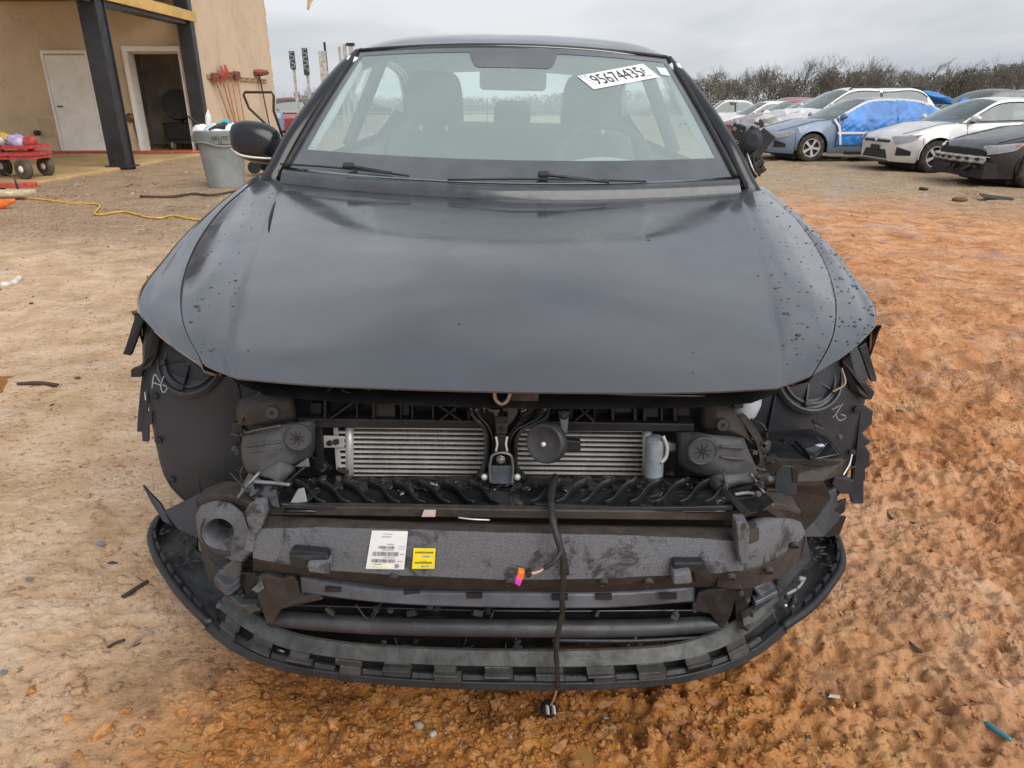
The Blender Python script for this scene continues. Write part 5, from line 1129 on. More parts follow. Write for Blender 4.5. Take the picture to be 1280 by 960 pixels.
# wing mirrors
mc = at(320, 178, 2.74)
g = []
for t in np.linspace(0, PI, 14):
    rr = math.sin(t) ** .45 if 0 < t < PI else 0
    g.append([mc + Vector((-.088 * math.cos(t) + .004, .05 * rr * math.sin(a) * (1.25 if math.sin(a) < 0 else .6), .074 * rr * (math.copysign(abs(math.cos(a)) ** .75, math.cos(a))) + .012 * math.cos(t))) for a in np.linspace(0, 2 * PI, 25)])
mo = MB().grid(g).build('wing_mirror', SHELL, car, smooth=True); mo['label'] = 'intact black wing mirror on the passenger side'
MB().tube(spl([mc + Vector((-.086, -.02, -.02)), mc + Vector((-.04, -.062, -.040)), mc + Vector((.05, -.055, -.052)), mc + Vector((.085, -.02, -.055))], 14), .004, 5).build('trim_line', ALU, mo, smooth=True)
MB().bar(mc + Vector((.05, .0, -.055)), mc + Vector((.17, .03, -.10)), .05, .04).build('mirror_arm', BLK, mo, bevel=.01)
mr = at(934, 195, 2.66); bm2 = empty('broken_wing_mirror', mw(car).inverted() @ mr, (0, 0, 0), car); bm2['label'] = 'smashed wing mirror hanging from the driver side, housing torn open'
a, b = at(922, 198, 2.66), at(948, 163, 2.66)
ax = (b - a).normalized()
MB().tube([a, a.lerp(b, .5), b], .032, 10).build('torn_housing', BLK, bm2, bevel=.004)
MB().bar(a + Vector((.03, -.03, 0)), b + Vector((.03, -.03, -.005)), .012, .055, up=(1, 0, .6)).build('mirror_rim', PLAST, bm2, bevel=.003)
MB().lathe([(.012, 0), (.036, .006), (.036, .016), (.02, .02)], at(940, 176, 2.60), (-.3, -.9, .2), 16).build('mirror_motor', PLAST, bm2)
for k, (u0, v0, u1, v1, w) in enumerate([(926, 205, 945, 190, .03), (932, 214, 952, 200, .034), (938, 222, 954, 210, .03), (944, 196, 956, 214, .024), (930, 196, 942, 222, .02)]):
    MB().bar(at(u0, v0, 2.60 + .01 * k), at(u1, v1, 2.62), w, w * .7).build('mirror_shard', BLK if k % 2 else PLAST, bm2, bevel=.004)
for k in range(3): MB().tube(spl([at(928 + 6 * k, 192, 2.6), at(936 + 5 * k, 208 + 3 * k, 2.57), at(944 + 3 * k, 220, 2.6)], 12), .003, 5).build('mirror_wire', ALU if k == 1 else BLK, bm2, smooth=True)
# ================================================================== STRIPPED FRONT END (all parts of the car)
def plate(name, uvy, th, mat, parent=car, bevel=.002, smooth=None, dirv=(0, 1, 0)):
    """flat moulding: outline surveyed point by point (bearing, bearing, distance), th metres thick"""
    return MB().prism([at(*p) for p in uvy], Vector(dirv).normalized() * th).build(name, mat, parent, bevel=bevel, angle=smooth)
def strip(name, top, bot, th, mat, parent=car, bevel=.002, n=None):
    """long moulding between two surveyed edges [(u, v, Y)...], th metres deep"""
    n = n or max(len(top), 24); a = spl([at(*p) for p in top], n); b = spl([at(*p) for p in bot], n); q = MB(); e = np.array([0, th, 0])
    g = [[a[i] + e, a[i], b[i], b[i] + e] for i in range(n)]; q.grid(g); q.f.append((0, 1, 2, 3)); q.f.append((4 * n - 1, 4 * n - 2, 4 * n - 3, 4 * n - 4))
    return q.build(name, mat, parent, bevel=bevel, angle=40)
def cable(name, pts, r, mat, parent=car, n=None, k=7):
    return MB().tube(spl([at(*p) for p in pts], n or 5 * len(pts)), r, k).build(name, mat, parent, smooth=True)
rd = random.Random(33)
# dark bay behind everything
MB().prism([at(372, 470, 1.36), at(905, 470, 1.36), at(905, 800, 1.36), at(372, 800, 1.36)], (0, .03, 0)).build('radiator_shroud', CAVITY, car)
# condenser core behind the latch post
cd = empty('condenser', mw(car).inverted() @ at(620, 600, 1.27), (0, 0, 0), car)
MB().prism([at(432, 528, 1.285), at(812, 532, 1.285), at(812, 612, 1.285), at(432, 608, 1.285)], (0, .016, 0)).build('fin_core', FINS, cd)
for k in range(12):
    v0, v1 = 534 + 6.05 * k, 538.5 + 6.0 * k
    MB().bar(at(441, v0, 1.272), at(806, v1, 1.272), .0055, .0028).build('tube', ALU, cd)
MB().tube([at(437, 528, 1.27), at(437, 608, 1.27)], .0085, 10).build('header_tank', ALUW, cd, smooth=True)
MB().tube([at(809, 532, 1.265), at(809, 612, 1.265)], .010, 10).build('header_tank', ALUW, cd, smooth=True)
plate('mount_bracket', [(399, 545, 1.25), (430, 546, 1.25), (430, 560, 1.25), (399, 560, 1.25)], .006, ALUW, cd)
plate('mount_bracket', [(416, 533, 1.262), (422, 533, 1.262), (427, 588, 1.262), (420, 588, 1.262)], .004, ALUW, cd)
plate('mount_bracket', [(832, 553, 1.245), (847, 553, 1.245), (847, 567, 1.245), (832, 567, 1.245)], .006, ALUW, cd)
for k in range(7): MB().bar(at(424, 540 + 7 * k, 1.268), at(434, 540 + 7 * k, 1.268), .006, .004).build('clip', ALU, cd)
q = at(819, 546, 1.215); q2 = at(816, 606, 1.215)
MB().lathe([(.010, -.004), (.019, 0), (.0195, .006), (.0185, .010), (.0185, (q - q2).length - .005), (.012, (q - q2).length)], q2, (q - q2), 18).build('receiver_drier', pm('blue_grey_can', (.32, .37, .41), .4, .3, var=.2, scale=25, dirt=(.45, .42, .38), dirt_amt=.3, dirt_scale=30), car, angle=40)
cable('drier_clip', [(829, 545, 1.2), (834, 560, 1.2), (830, 575, 1.2), (826, 578, 1.2)], .0035, ALUW)
# upper carrier with ribs and cells
uc = empty('upper_carrier', mw(car).inverted() @ at(620, 510, 1.24), (0, 0, 0), car)
plate('back_panel', [(366, 478, 1.275), (600, 480, 1.275), (600, 534, 1.275), (366, 532, 1.275)], .006, PLAST, uc)
plate('back_panel', [(680, 480, 1.275), (884, 482, 1.275), (884, 540, 1.275), (680, 536, 1.275)], .006, PLAST, uc)
for (a, b, v0, v1) in ((372, 600, 526, 529), (688, 868, 530, 533)):
    plate('lower_rail', [(a, v0 - 3, 1.23), (b, v1 - 3, 1.23), (b, v1 + 7, 1.23), (a, v0 + 9, 1.23)], .03, PLAST, uc)
    plate('upper_rail', [(a, v0 - 33, 1.23), (b, v1 - 34, 1.23), (b, v1 - 30, 1.23), (a, v0 - 29, 1.23)], .035, PLAST, uc)
for u in (404, 445, 465, 500, 514, 540, 566, 584, 712, 742, 764, 792, 804, 826, 842):
    w = rd.choice((2.0, 2.5, 4)); plate('rib', [(u, 498, 1.236), (u + w, 498, 1.236), (u + w, 526, 1.236), (u, 526, 1.236)], .036, PLAST, uc, bevel=.001)
for (u0, v0, u1, v1) in ((412, 522, 442, 500), (545, 500, 580, 524), (578, 500, 548, 524), (716, 524, 742, 502), (742, 524, 720, 502)):
    MB().bar(at(u0, v0, 1.235), at(u1, v1, 1.235), .03, .003, up=(0, 0, 1)).build('brace', PLAST, uc)
for (u0, u1, v0, v1) in ((388, 402, 504, 518), (468, 494, 505, 522), (502, 512, 506, 520), (766, 790, 506, 516), (806, 824, 506, 522), (846, 862, 506, 520)):
    plate('cell_block', [(u0, v0, 1.245), (u1, v0, 1.245), (u1, v1, 1.245), (u0, v1, 1.245)], .03, PLAST_B if u0 in (468, 766) else PLAST, uc)
for u0, u1 in ((372, 590), (700, 880)):
    cable('seal_strip', [(u0, 489, 1.20), ((u0 + u1) / 2, 493, 1.19), (u1, 495, 1.20)], .006, GLOSSY, uc)
# latch post in the middle: pressed, wet steel
lp = empty('latch_post', mw(car).inverted() @ at(625, 600, 1.18), (0, 0, 0), car)
Lc = [(585, 508), (589, 521), (600, 531), (606, 545), (606.5, 565), (604.5, 584), (595, 599)]; Rc = [(690, 507), (688, 519), (670, 530), (654, 538), (647.5, 549), (646, 568), (647, 588), (660, 601)]
def edge(c, du, Yv): return [(u + du, v, Yv) for u, v in c]
strip_l = spl([at(u, v, 1.20) for u, v in Lc], 20); strip_r = spl([at(u, v, 1.20) for u, v in Rc], 20)
g = []
for i in range(20):
    a, b = Vector(strip_l[i]), Vector(strip_r[i]); row = []
    for f, d in ((0, .012), (.03, 0), (.10, -.004), (.16, .008), (.22, .008), (.30, -.006), (.36, -.008), (.40, .012), (.60, .012), (.64, -.008), (.70, -.006), (.78, .008), (.84, .008), (.90, -.004), (.97, 0), (1, .012)):
        p = a.lerp(b, f); row.append(p + Vector((0, d, 0)))
    g.append(row)
MB().grid(g).build('post_pressing', GLOSSY, lp, angle=50, solid=.003)
for c in (Lc, Rc):
    for du in ((3, 9) if c is Lc else (-3, -9)): MB().tube(spl([at(u + du * (1 if v > 530 else 1.2), v, 1.193) for u, v in c], 26), .0022, 6).build('pressed_ridge', GLOSSY, lp, smooth=True)
plate('slot', [(619, 521, 1.176), (635, 521, 1.176), (635, 528, 1.176), (619, 528, 1.176)], .004, CAVITY, lp, bevel=0)
plate('latch_plate', [(619, 528.5, 1.182), (635, 528.5, 1.182), (634, 543, 1.182), (620, 543, 1.182)], .006, PLAST_B, lp)
MB().lathe([(.0045, 0), (.0045, .004)], at(627, 536, 1.181), (0, -1, 0), 12).build('bolt_hole', CAVITY, lp)
plate('latch_tongue', [(621, 544, 1.184), (633, 544, 1.184), (631, 564, 1.184), (623, 564, 1.184)], .005, PLAST, lp)
for u in (620, 634): cable('tongue_edge', [(u, 546, 1.181), (u + (1 if u < 627 else -1) * 1.5, 555, 1.181), (u, 564, 1.181)], .0022, ALU, lp)
cable('u_bracket', [(613, 603, 1.165), (613, 578, 1.165), (616, 569, 1.165), (622, 566.5, 1.165), (632, 566.5, 1.165), (638, 569, 1.165), (640.5, 578, 1.165), (640, 605, 1.165)], .0026, pm('dull_steel', (.22, .22, .23), .35, .5), lp, 40)
plate('bracket_plate', [(614, 583, 1.17), (640, 583, 1.17), (640, 606, 1.17), (613, 605, 1.17)], .006, WETB, lp)
MB().lathe([(.008, 0), (.0085, .003), (.006, .004), (.006, .010), (.003, .011)], at(626, 574, 1.176), (0, -1, .2), 12).build('bolt', pm('dull_bolt', (.20, .19, .17), .4, .6), lp)
for u in (605.5, 646.5): MB().lathe([(.0065, 0), (.0065, .003), (.004, .006)], at(u, 596, 1.175), (0, -1, .3), 14).build('bolt', ALUW, lp, smooth=True)
plate('slotted_tab', [(653, 519, 1.186), (666, 510, 1.186), (668, 512.5, 1.186), (655, 521, 1.186)], .003, CAVITY, lp, bevel=0)
cable('striker_hook', [(618, 488, 1.15), (620, 500, 1.15), (626, 505, 1.15), (634, 501, 1.15), (638, 491, 1.15)], .0038, pm('pale_rusty_steel', (.36, .28, .22), .4, .5, var=.3, scale=60), lp, 24)
plate('latch_body', [(638, 490, 1.17), (674, 491, 1.17), (672, 511, 1.17), (640, 512, 1.17)], .03, pm('rusty_latch', (.085, .055, .042), .6, var=.4, scale=40), lp)
# horn
hn = empty('horn', mw(car).inverted() @ at(686, 553, 1.14), (0, 0, 0), car)
ax = Vector((-.50, -.82, .22))
MB().lathe([(.004, .009), (.012, .0085), (.030, .011), (.0345, .014), (.0365, .012), (.038, .004), (.0375, -.006), (.031, -.014), (.012, -.022), (.004, -.024)], at(684, 553, 1.145), ax, 40).build('horn_disc', pm('horn_black', (.032, .034, .038), .42, var=.35, scale=18), hn, smooth=True)
MB().lathe([(.0045, 0), (.0045, .004), (.002, .006)], at(683, 554, 1.145) + ax.normalized() * .009, ax, 10).build('rivet', ALUW, hn)
plate('horn_bracket', [(698, 514, 1.18), (712, 514, 1.18), (709, 542, 1.165), (702, 542, 1.165)], .004, WETB, hn)
MB().lathe([(.009, 0), (.009, .004), (.005, .007)], at(705, 518, 1.178), (0, -1, .1), 14).build('bracket_bolt', PLAST, hn)
plate('horn_plug', [(707, 550, 1.16), (726, 552, 1.17), (726, 565, 1.17), (707, 565, 1.16)], .014, PLAST, hn)
# plastic air guides either side with star-slit grommets
def star(c, r, parent, tilt=(0, -1, .1)):
    axv = Vector(tilt).normalized(); u = axv.orthogonal().normalized(); w = axv.cross(u)
    gr = MB().lathe([(r * 1.12, -.004), (r * 1.1, .001), (r, .003), (r * .94, .001), (.001, .0015)], c, axv, 28).build('grommet', GUIDE, parent, angle=40)
    q = MB(); cc = c + axv * .0028
    for k in range(8):
        a = k * PI / 4 + .2; d = u * math.cos(a) + w * math.sin(a); n_ = axv.cross(d)
        q.add([cc - n_ * r * .045, cc + n_ * r * .045, cc + d * r * .62 + n_ * r * .03, cc + d * r * .62 - n_ * r * .03], [(0, 1, 2, 3)])
    q.lathe([(r * .17, -.001), (r * .17, .0004)], cc, axv, 12); q.build('star_slit', CAVITY, gr)
def guide_sheet(uvy_rows, name, parent, mat=GUIDE, amp=.004, seed=1):
    g = loft([[tuple(at(*p)) for p in row] for row in uvy_rows], 14, 10)
    for i in range(14):
        for j in range(10): g[i, j, 1] += amp * float(vnoise(np.array([g[i, j, 0] * 38]), np.array([g[i, j, 2] * 42]), seed)[0])
    return MB().grid(g).build(name, mat, parent, angle=14, solid=.003)
gl = empty('air_guide', mw(car).inverted() @ at(345, 560, 1.2), (0, 0, 0), car)
gl['label'] = 'torn grey plastic air guide, left of the condenser'
guide_sheet([[(362, 477, 1.25), (340, 480, 1.24), (322, 490, 1.24), (301, 500, 1.26)], [(367, 500, 1.235), (340, 504, 1.22), (318, 508, 1.22), (297, 512, 1.25)], [(370, 524, 1.235), (342, 528, 1.215), (316, 533, 1.22), (300, 530, 1.25)]], 'upper_sheet', gl, PLAST_B, .003, 5)
guide_sheet([[(394, 524, 1.22), (360, 529, 1.20), (330, 536, 1.19), (304, 546, 1.22)], [(393, 548, 1.215), (360, 548, 1.185), (330, 556, 1.18), (303, 562, 1.215)], [(389, 570, 1.21), (360, 572, 1.185), (332, 578, 1.175), (307, 580, 1.21)], [(372, 577, 1.21), (356, 584, 1.18), (334, 590, 1.17), (312, 592, 1.205)]], 'main_sheet', gl, GUIDE, .004, 6)
star(at(372, 547, 1.178), .0235, gl); star(at(340, 516, 1.205), .012, gl)
for v0, v1 in ((541, 532), (558, 552), (566, 560)): cable('pressed_ridge', [(308, v0, 1.203), (330, (v0 + v1) / 2 - .5, 1.176), (352, v1, 1.178)], .003, GUIDE, gl)
guide_sheet([[(313, 589, 1.20), (330, 588, 1.165), (350, 578, 1.165), (369, 584, 1.18)], [(318, 594, 1.19), (334, 594, 1.155), (350, 592, 1.155), (366, 590, 1.17)], [(338, 596, 1.18), (344, 602, 1.15), (350, 609, 1.15), (354, 604, 1.16)]], 'lower_flap', gl, GUIDE, .004, 8)
plate('clip_block', [(289, 530, 1.26), (302, 527, 1.26), (304, 540, 1.26), (291, 544, 1.26)], .02, PLAST, gl); plate('clip_block', [(286, 548, 1.26), (300, 546, 1.26), (302, 556, 1.26), (288, 560, 1.26)], .02, PLAST, gl)
plate('side_post', [(394, 522, 1.235), (401, 522, 1.235), (404, 588, 1.235), (394, 588, 1.235)], .02, PLAST, gl)
plate('pale_tab', [(385, 572, 1.20), (387, 584, 1.20), (368, 584, 1.20)], .004, pm('pale_grey_tab', (.20, .20, .20), .5), gl)
gr_ = empty('air_guide', mw(car).inverted() @ at(900, 560, 1.2), (0, 0, 0), car)
gr_['label'] = 'torn grey plastic air guide, right of the condenser'
guide_sheet([[(876, 494, 1.25), (890, 494, 1.24), (905, 503, 1.24), (922, 520, 1.25)], [(876, 515, 1.24), (895, 514, 1.225), (915, 520, 1.225), (938, 540, 1.25)], [(876, 538, 1.235), (898, 538, 1.21), (920, 542, 1.21), (946, 558, 1.24)]], 'upper_sheet', gr_, PLAST_B, .003, 11)
guide_sheet([[(846, 541, 1.22), (872, 541, 1.20), (900, 545, 1.19), (930, 548, 1.20)], [(847, 562, 1.215), (872, 562, 1.185), (902, 566, 1.18), (938, 568, 1.20)], [(850, 582, 1.21), (874, 584, 1.185), (905, 586, 1.175), (946, 588, 1.20)], [(866, 592, 1.21), (886, 596, 1.185), (910, 596, 1.175), (948, 596, 1.205)]], 'main_sheet', gr_, GUIDE, .004, 12)
star(at(878, 564, 1.180), .0255, gr_); star(at(904, 531, 1.205), .0115, gr_)
for v0, v1 in ((558, 560), (571, 574)): cable('pressed_ridge', [(900, v0, 1.176), (914, (v0 + v1) / 2, 1.174), (930, v1, 1.19)], .003, GUIDE, gr_)
guide_sheet([[(878, 600, 1.19), (895, 592, 1.165), (915, 592, 1.16), (940, 590, 1.19)], [(884, 606, 1.175), (898, 604, 1.15), (916, 602, 1.15), (944, 598, 1.18)], [(892, 616, 1.165), (898, 623, 1.15), (908, 612, 1.155), (925, 606, 1.17)]], 'lower_flap', gr_, GUIDE, .004, 13)
guide_sheet([[(922, 520, 1.24), (936, 540, 1.23), (948, 570, 1.24), (942, 604, 1.22)], [(930, 518, 1.28), (946, 540, 1.27), (956, 568, 1.28), (950, 600, 1.26)]], 'side_sheet', gr_, PLAST_B, .006, 14)
plate('side_post', [(845, 540, 1.235), (852, 540, 1.235), (856, 598, 1.235), (847, 598, 1.235)], .02, PLAST, gr_)
# pipes and reservoir under the bonnet corners
cable('coolant_pipe', [(314, 474, 1.24), (319, 484, 1.23), (327, 489, 1.23)], .0055, ALUW); cable('coolant_pipe', [(330, 474, 1.235), (336, 480, 1.23), (342, 484, 1.23)], .006, ALUW)
MB().blob(at(932, 508, 1.30), (.055, .05, .075), 3, .06, (0, .5, 0), 14, 9).build('washer_reservoir', pm('milky_plastic', (.52, .56, .62), .4, var=.1), car, smooth=True)
plate('connector_block', [(916, 500, 1.25), (928, 496, 1.25), (930, 510, 1.25), (918, 512, 1.25)], .03, PLAST_B)
cable('loom_branch', [(938, 524, 1.26), (952, 530, 1.25), (958, 538, 1.25)], .0025, PLAST_B)
# duct shelf with curved vanes
sh = empty('duct_shelf', mw(car).inverted() @ at(630, 620, 1.15), (0, 0, 0), car)
ZS = .518
MB().grid([[tuple(on(u, v, ZS + .006 * float(vnoise(np.array([u * .05]), np.array([v * .12]), 3)[0]))) for u in np.linspace(360 - (v - 598) * .1, 905 + (v - 598) * .05, 40)] for v in np.linspace(597, 641, 10)]).build('shelf_panel', GLOSSY, sh, smooth=True, solid=.004)
for k in range(8):
    for sg, u0 in ((1, 372 + 31 * k), (-1, 916 - 31 * k)):
        pts = [on(u0 + sg * du * 1.0, v, ZS + .002) for du, v in ((-4, 611), (4, 613), (14, 619), (20, 626), (27, 633), (36, 636))]
        c = spl(pts, 12); MB().grid([[p, p + np.array([0, 0, .014]), p + np.array([0, 0, .024 - .008 * i / 11])] for i, p in enumerate(c)]).build('vane', PLAST, sh, smooth=True, solid=.0022)
for u0, u1 in ((352, 596), (668, 916)):
    strip('vane_rail', [(u0, 630, 1.085), ((u0 + u1) / 2, 634.5, 1.075), (u1, 633, 1.085)], [(u0, 635, 1.085), ((u0 + u1) / 2, 639.5, 1.075), (u1, 638, 1.085)], .006, PLAST, sh, n=20, bevel=.001)
strip('rear_rail', [(372, 600, 1.20), (630, 606, 1.20), (900, 604, 1.20)], [(372, 606, 1.20), (630, 612, 1.20), (900, 610, 1.20)], .008, PLAST, sh, n=20)
q = MB()
for k in range(160):
    u, v = rd.uniform(380, 890), rd.uniform(599, 614); p = on(u, v, ZS + .004); s = rd.uniform(.004, .014); q.blob(p, (s * 2, s, s * .5), k, .4, (rd.uniform(-.5, .5), rd.uniform(-.5, .5), rd.uniform(0, 6)), 6, 4)
o = q.build('leaf_litter', pm('wet_dark_litter', (.03, .03, .034), .25, var=.6, scale=60, spec=.8), sh); o['kind'] = 'stuff'
for (a, b) in (((392, 612), (356, 640)), ((900, 612), (925, 640))): plate('end_gusset', [(a[0], a[1], 1.14), (a[0] + 10, a[1] + 2, 1.13), (b[0] + 14, b[1], 1.08), (b[0], b[1], 1.08)], .006, PLAST, sh)
plate('pale_gusset', [(372, 612, 1.10), (380, 610, 1.10), (384, 628, 1.09), (362, 630, 1.09)], .004, pm('pale_grey_gusset', (.17, .175, .18), .4), sh)
# dark struts beside the duct
for uvy in ([(312, 590, 1.2), (345, 612, 1.12), (350, 636, 1.08), (322, 628, 1.12), (300, 612, 1.18)], [(940, 600, 1.2), (968, 628, 1.14), (950, 640, 1.1), (912, 640, 1.09), (905, 618, 1.14)]): plate('strut_web', uvy, .01, GLOSSY)
for pts in ([(325, 590, 1.17), (310, 606, 1.15), (298, 622, 1.15)], [(318, 602, 1.14), (345, 604, 1.13), (362, 606, 1.12)], [(918, 618, 1.14), (936, 616, 1.15), (952, 620, 1.16)], [(938, 592, 1.18), (952, 612, 1.17), (966, 632, 1.16)]): cable('bright_rod', pts, .0035, pm('scuffed_rod', (.18, .18, .19), .3, .3))
# top edge of the crash beam
strip('beam_top', [(318, 634, 1.115), (430, 634, 1.075), (627, 637, 1.055), (800, 639, 1.07), (925, 640, 1.11)], [(318, 644, 1.115), (430, 645, 1.075), (627, 648, 1.055), (800, 650, 1.07), (925, 651, 1.11)], .014, PLAST_B, n=30)
strip('beam_wing', [(245, 626, 1.22), (275, 618, 1.18), (300, 623, 1.15), (320, 633, 1.12)], [(247, 633, 1.22), (275, 626, 1.18), (300, 632, 1.15), (320, 645, 1.12)], .05, PLAST_B, n=12)
strip('beam_wing', [(925, 638, 1.11), (950, 631, 1.14), (975, 630, 1.17), (1002, 638, 1.21)], [(925, 650, 1.11), (950, 640, 1.14), (975, 638, 1.17), (1002, 644, 1.21)], .05, PLAST_B, n=12)
plate('pale_fragment', [(530, 638, 1.05), (545, 638, 1.05), (544, 646, 1.05), (527, 646, 1.05)], .002, pm('pale_pink_chip', (.55, .45, .42), .6), bevel=0)
cable('bright_wire', [(573, 647, 1.04), (590, 649, 1.03), (612, 650, 1.035)], .0014, ALUW)

# ---------------------------------------------------------------- bumper foam
fo_ = empty('bumper_foam', mw(car).inverted() @ at(630, 700, 1.05), (0, 0, 0), car)
def Yc(u): x = (u - 627) / 887 * 1.2; return 1.018 + .42 * x * x
us = np.linspace(316, 930, 60)
vt = lambda u: np.interp(u, [316, 400, 500, 640, 780, 930], [643, 648, 653, 657, 659, 661]); vf = lambda u: np.interp(u, [316, 330, 400, 520, 640, 780, 880, 930], [660, 661, 659, 662, 666, 669, 673, 678])
vb = lambda u: np.interp(u, [316, 330, 400, 500, 640, 760, 835, 900, 930], [697, 701, 712, 719, 725, 723, 719, 716, 713]); vl = lambda u: np.interp(u, [316, 360, 420, 480, 500, 640, 740, 850, 930], [712, 718, 724, 731, 734, 738, 739, 734, 732])
face, top, bot = [], [], []
for u in us:
    y = Yc(u); w1 = .4 * float(vnoise(np.array([u * .15]), np.array([0.0]), 1)[0])
    a, b = at(u, vf(u) + w1, y + .002), at(u, vb(u) + w1, y - .014); mid = at(u, (vf(u) + vb(u)) / 2, y - .008)
    face.append([a, a.lerp(mid, .5), mid, mid.lerp(b, .5), b]); top.append([at(u, vt(u) - 4, y + .085), at(u, vt(u), y + .028), at(u, vf(u) - 1.5, y + .006), a]); bot.append([b, at(u, vb(u) + 3, y - .010), at(u, vl(u), y + .014), at(u, vl(u) + 4, y + .09)])
MB().grid(face).build('foam_face', FOAM, fo_, smooth=True); MB().grid(top).build('foam_top_edge', FOAM_E, fo_, angle=50); MB().grid(bot).build('foam_lower_edge', FOAM_E, fo_, angle=50)
def foamY(u, v): k = min(1, max(0, (v - vf(u)) / (vb(u) - vf(u)))); return float(Yc(u)) + float(np.interp(k, [0, .5, 1], [.002, -.008, -.014])) - .0012
def fan_block(name, ring, cen, hole, Yo, depth, mat, back_mat):
    """moulded block: outline ring with a round socket through it"""
    n = 36; ang = np.linspace(0, 2 * PI, n, endpoint=False); pr = np.array([(u, v) for u, v, _ in ring] + [ring[0][:2]]); ys = [p[2] for p in ring]; outer = []
    for a in ang:
        d = np.array([math.cos(a), math.sin(a)]); best = None
        for i in range(len(pr) - 1):
            p, e = pr[i], pr[i + 1] - pr[i]; M = np.array([[d[0], -e[0]], [d[1], -e[1]]])
            if abs(np.linalg.det(M)) < 1e-9: continue
            t, s = np.linalg.solve(M, p - np.array(cen))
            if t > 0 and -1e-6 <= s <= 1 + 1e-6: best = (t, ys[i] + (ys[(i + 1) % len(ys)] - ys[i]) * s); 
        t, y = best; outer.append((cen[0] + d[0] * t, cen[1] + d[1] * t, y))
    q = MB(); rows = []
    rows.append([at(u, v, y + depth) for u, v, y in outer]); rows.append([at(u, v, y + .01) for u, v, y in outer])
    rows.append([at(cen[0] + (u - cen[0]) * .95, cen[1] + (v - cen[1]) * .95, y) for u, v, y in outer])
    hr = [at(cen[0] + hole[0] * math.cos(a), cen[1] + hole[1] * math.sin(a), Yo - .002 + .02 * math.cos(a) * (-1 if cen[0] > 640 else -1)) for a in ang]; rows.append(hr)
    rows.append([p + Vector((0, .008, 0)) + (Vector(at(cen[0], cen[1], Yo)) - p) * .12 for p in hr]); rows.append([p + Vector((0, .012, 0)) + (Vector(at(cen[0], cen[1], Yo)) - p) * .18 for p in hr]); rows.append([p + Vector((0, .06, 0)) + (Vector(at(cen[0], cen[1], Yo)) - p) * .25 for p in hr])
    q.grid([r + [r[0]] for r in rows]); q.build(name, mat, fo_, angle=45)
    MB().add([p + Vector((0, .058, 0)) + (Vector(at(cen[0], cen[1], Yo)) - p) * .1 for p in hr], [tuple(range(n))]).build('socket_floor', CAVITY, fo_)
fan_block('foam_end_block', [(244, 645, 1.215), (252, 631, 1.20), (270, 625, 1.17), (290, 629, 1.14), (306, 642, 1.11), (312, 660, 1.10), (318, 690, 1.09), (300, 706, 1.10), (280, 696, 1.13), (260, 688, 1.17), (248, 672, 1.20)], (273, 667), (20, 19), 1.14, .09, FOAM, CAVITY)
cable('socket_lip', [(258, 650, 1.165), (254, 664, 1.17), (259, 680, 1.16), (272, 690, 1.14), (290, 691, 1.12)], .006, FOAM_E, fo_)
g = loft([[tuple(at(*p)) for p in r] for r in ([(932, 672, 1.085), (944, 660, 1.10), (964, 650, 1.13), (985, 648, 1.17), (1001, 652, 1.21)], [(932, 692, 1.075), (948, 684, 1.09), (968, 676, 1.12), (988, 668, 1.16), (1006, 664, 1.20)], [(932, 714, 1.075), (948, 710, 1.09), (968, 700, 1.12), (990, 686, 1.16), (1006, 674, 1.195)])], 20, 10)
MB().grid(g).build('foam_end_block', FOAM, fo_, smooth=True, solid=.05)
strip('foam_end_edge', [(898, 722, 1.07), (932, 713, 1.072), (955, 707, 1.10), (985, 690, 1.15), (1006, 672, 1.19)], [(895, 734, 1.08), (930, 737, 1.085), (960, 728, 1.11), (988, 712, 1.16), (1001, 695, 1.20)], .05, FOAM_E, fo_, n=20)
for uvy, m_ in (([(920, 653, 1.06), (934, 652, 1.06), (938, 662, 1.06), (936, 705, 1.055), (926, 708, 1.055), (922, 690, 1.06)], FOAM), ([(934, 664, 1.09), (950, 660, 1.10), (950, 676, 1.09), (936, 682, 1.08)], FOAM_E), ([(305, 640, 1.085), (316, 632, 1.085), (328, 632, 1.085), (332, 645, 1.08), (326, 662, 1.08), (318, 672, 1.08), (316, 692, 1.075), (304, 690, 1.08), (310, 660, 1.085)], FOAM)): plate('foam_rib', uvy, .03, m_, fo_, bevel=.004)
# dark plates standing in for recess shade, and bolts, in the lower lip
plate('foam_recess_shade', [(361, 692, 1.036), (366, 688, 1.034), (408, 692, 1.025), (411, 697, 1.025), (410, 704, 1.022), (384, 702, 1.024), (380, 713, 1.022), (362, 708, 1.034)], .02, PLAST, fo_, bevel=.003)
plate('foam_lip', [(384, 704, 1.016), (411, 706, 1.008), (412, 719, 1.006), (385, 716, 1.014)], .03, FOAM, fo_, bevel=.004)
plate('foam_recess_shade', [(842, 704, 1.022), (880, 704, 1.034), (893, 728, 1.046), (870, 730, 1.04), (866, 716, 1.03), (842, 714, 1.022)], .02, PLAST, fo_, bevel=.003)
plate('foam_lip', [(842, 718, 1.008), (864, 715, 1.014), (866, 730, 1.014), (842, 732, 1.006)], .03, FOAM, fo_, bevel=.004)
for u, v in ((372, 698), (492, 723), (637, 729), (754, 729), (811, 729), (914, 723), (961, 715), (993, 683)):
    p = at(u, v, (Yc(u) if u < 900 else {914: 1.066, 961: 1.10, 993: 1.16}[u]) - .013 + (.03 if u == 372 else 0) - (.004 if u < 900 else .0))
    bo = MB().lathe([(.0085, -.006), (.0085, .002), (.0065, .003), (.006, .0005), (.001, .0008)], p, (0, -.8, -.35), 18).build('push_rivet', PLAST_B, fo_, angle=40)
    MB().lathe([(.0035, 0), (.0025, .0022)], p + Vector((0, -.0005, 0)), (0, -.8, -.35), 10).build('rivet_core', PLAST, bo)
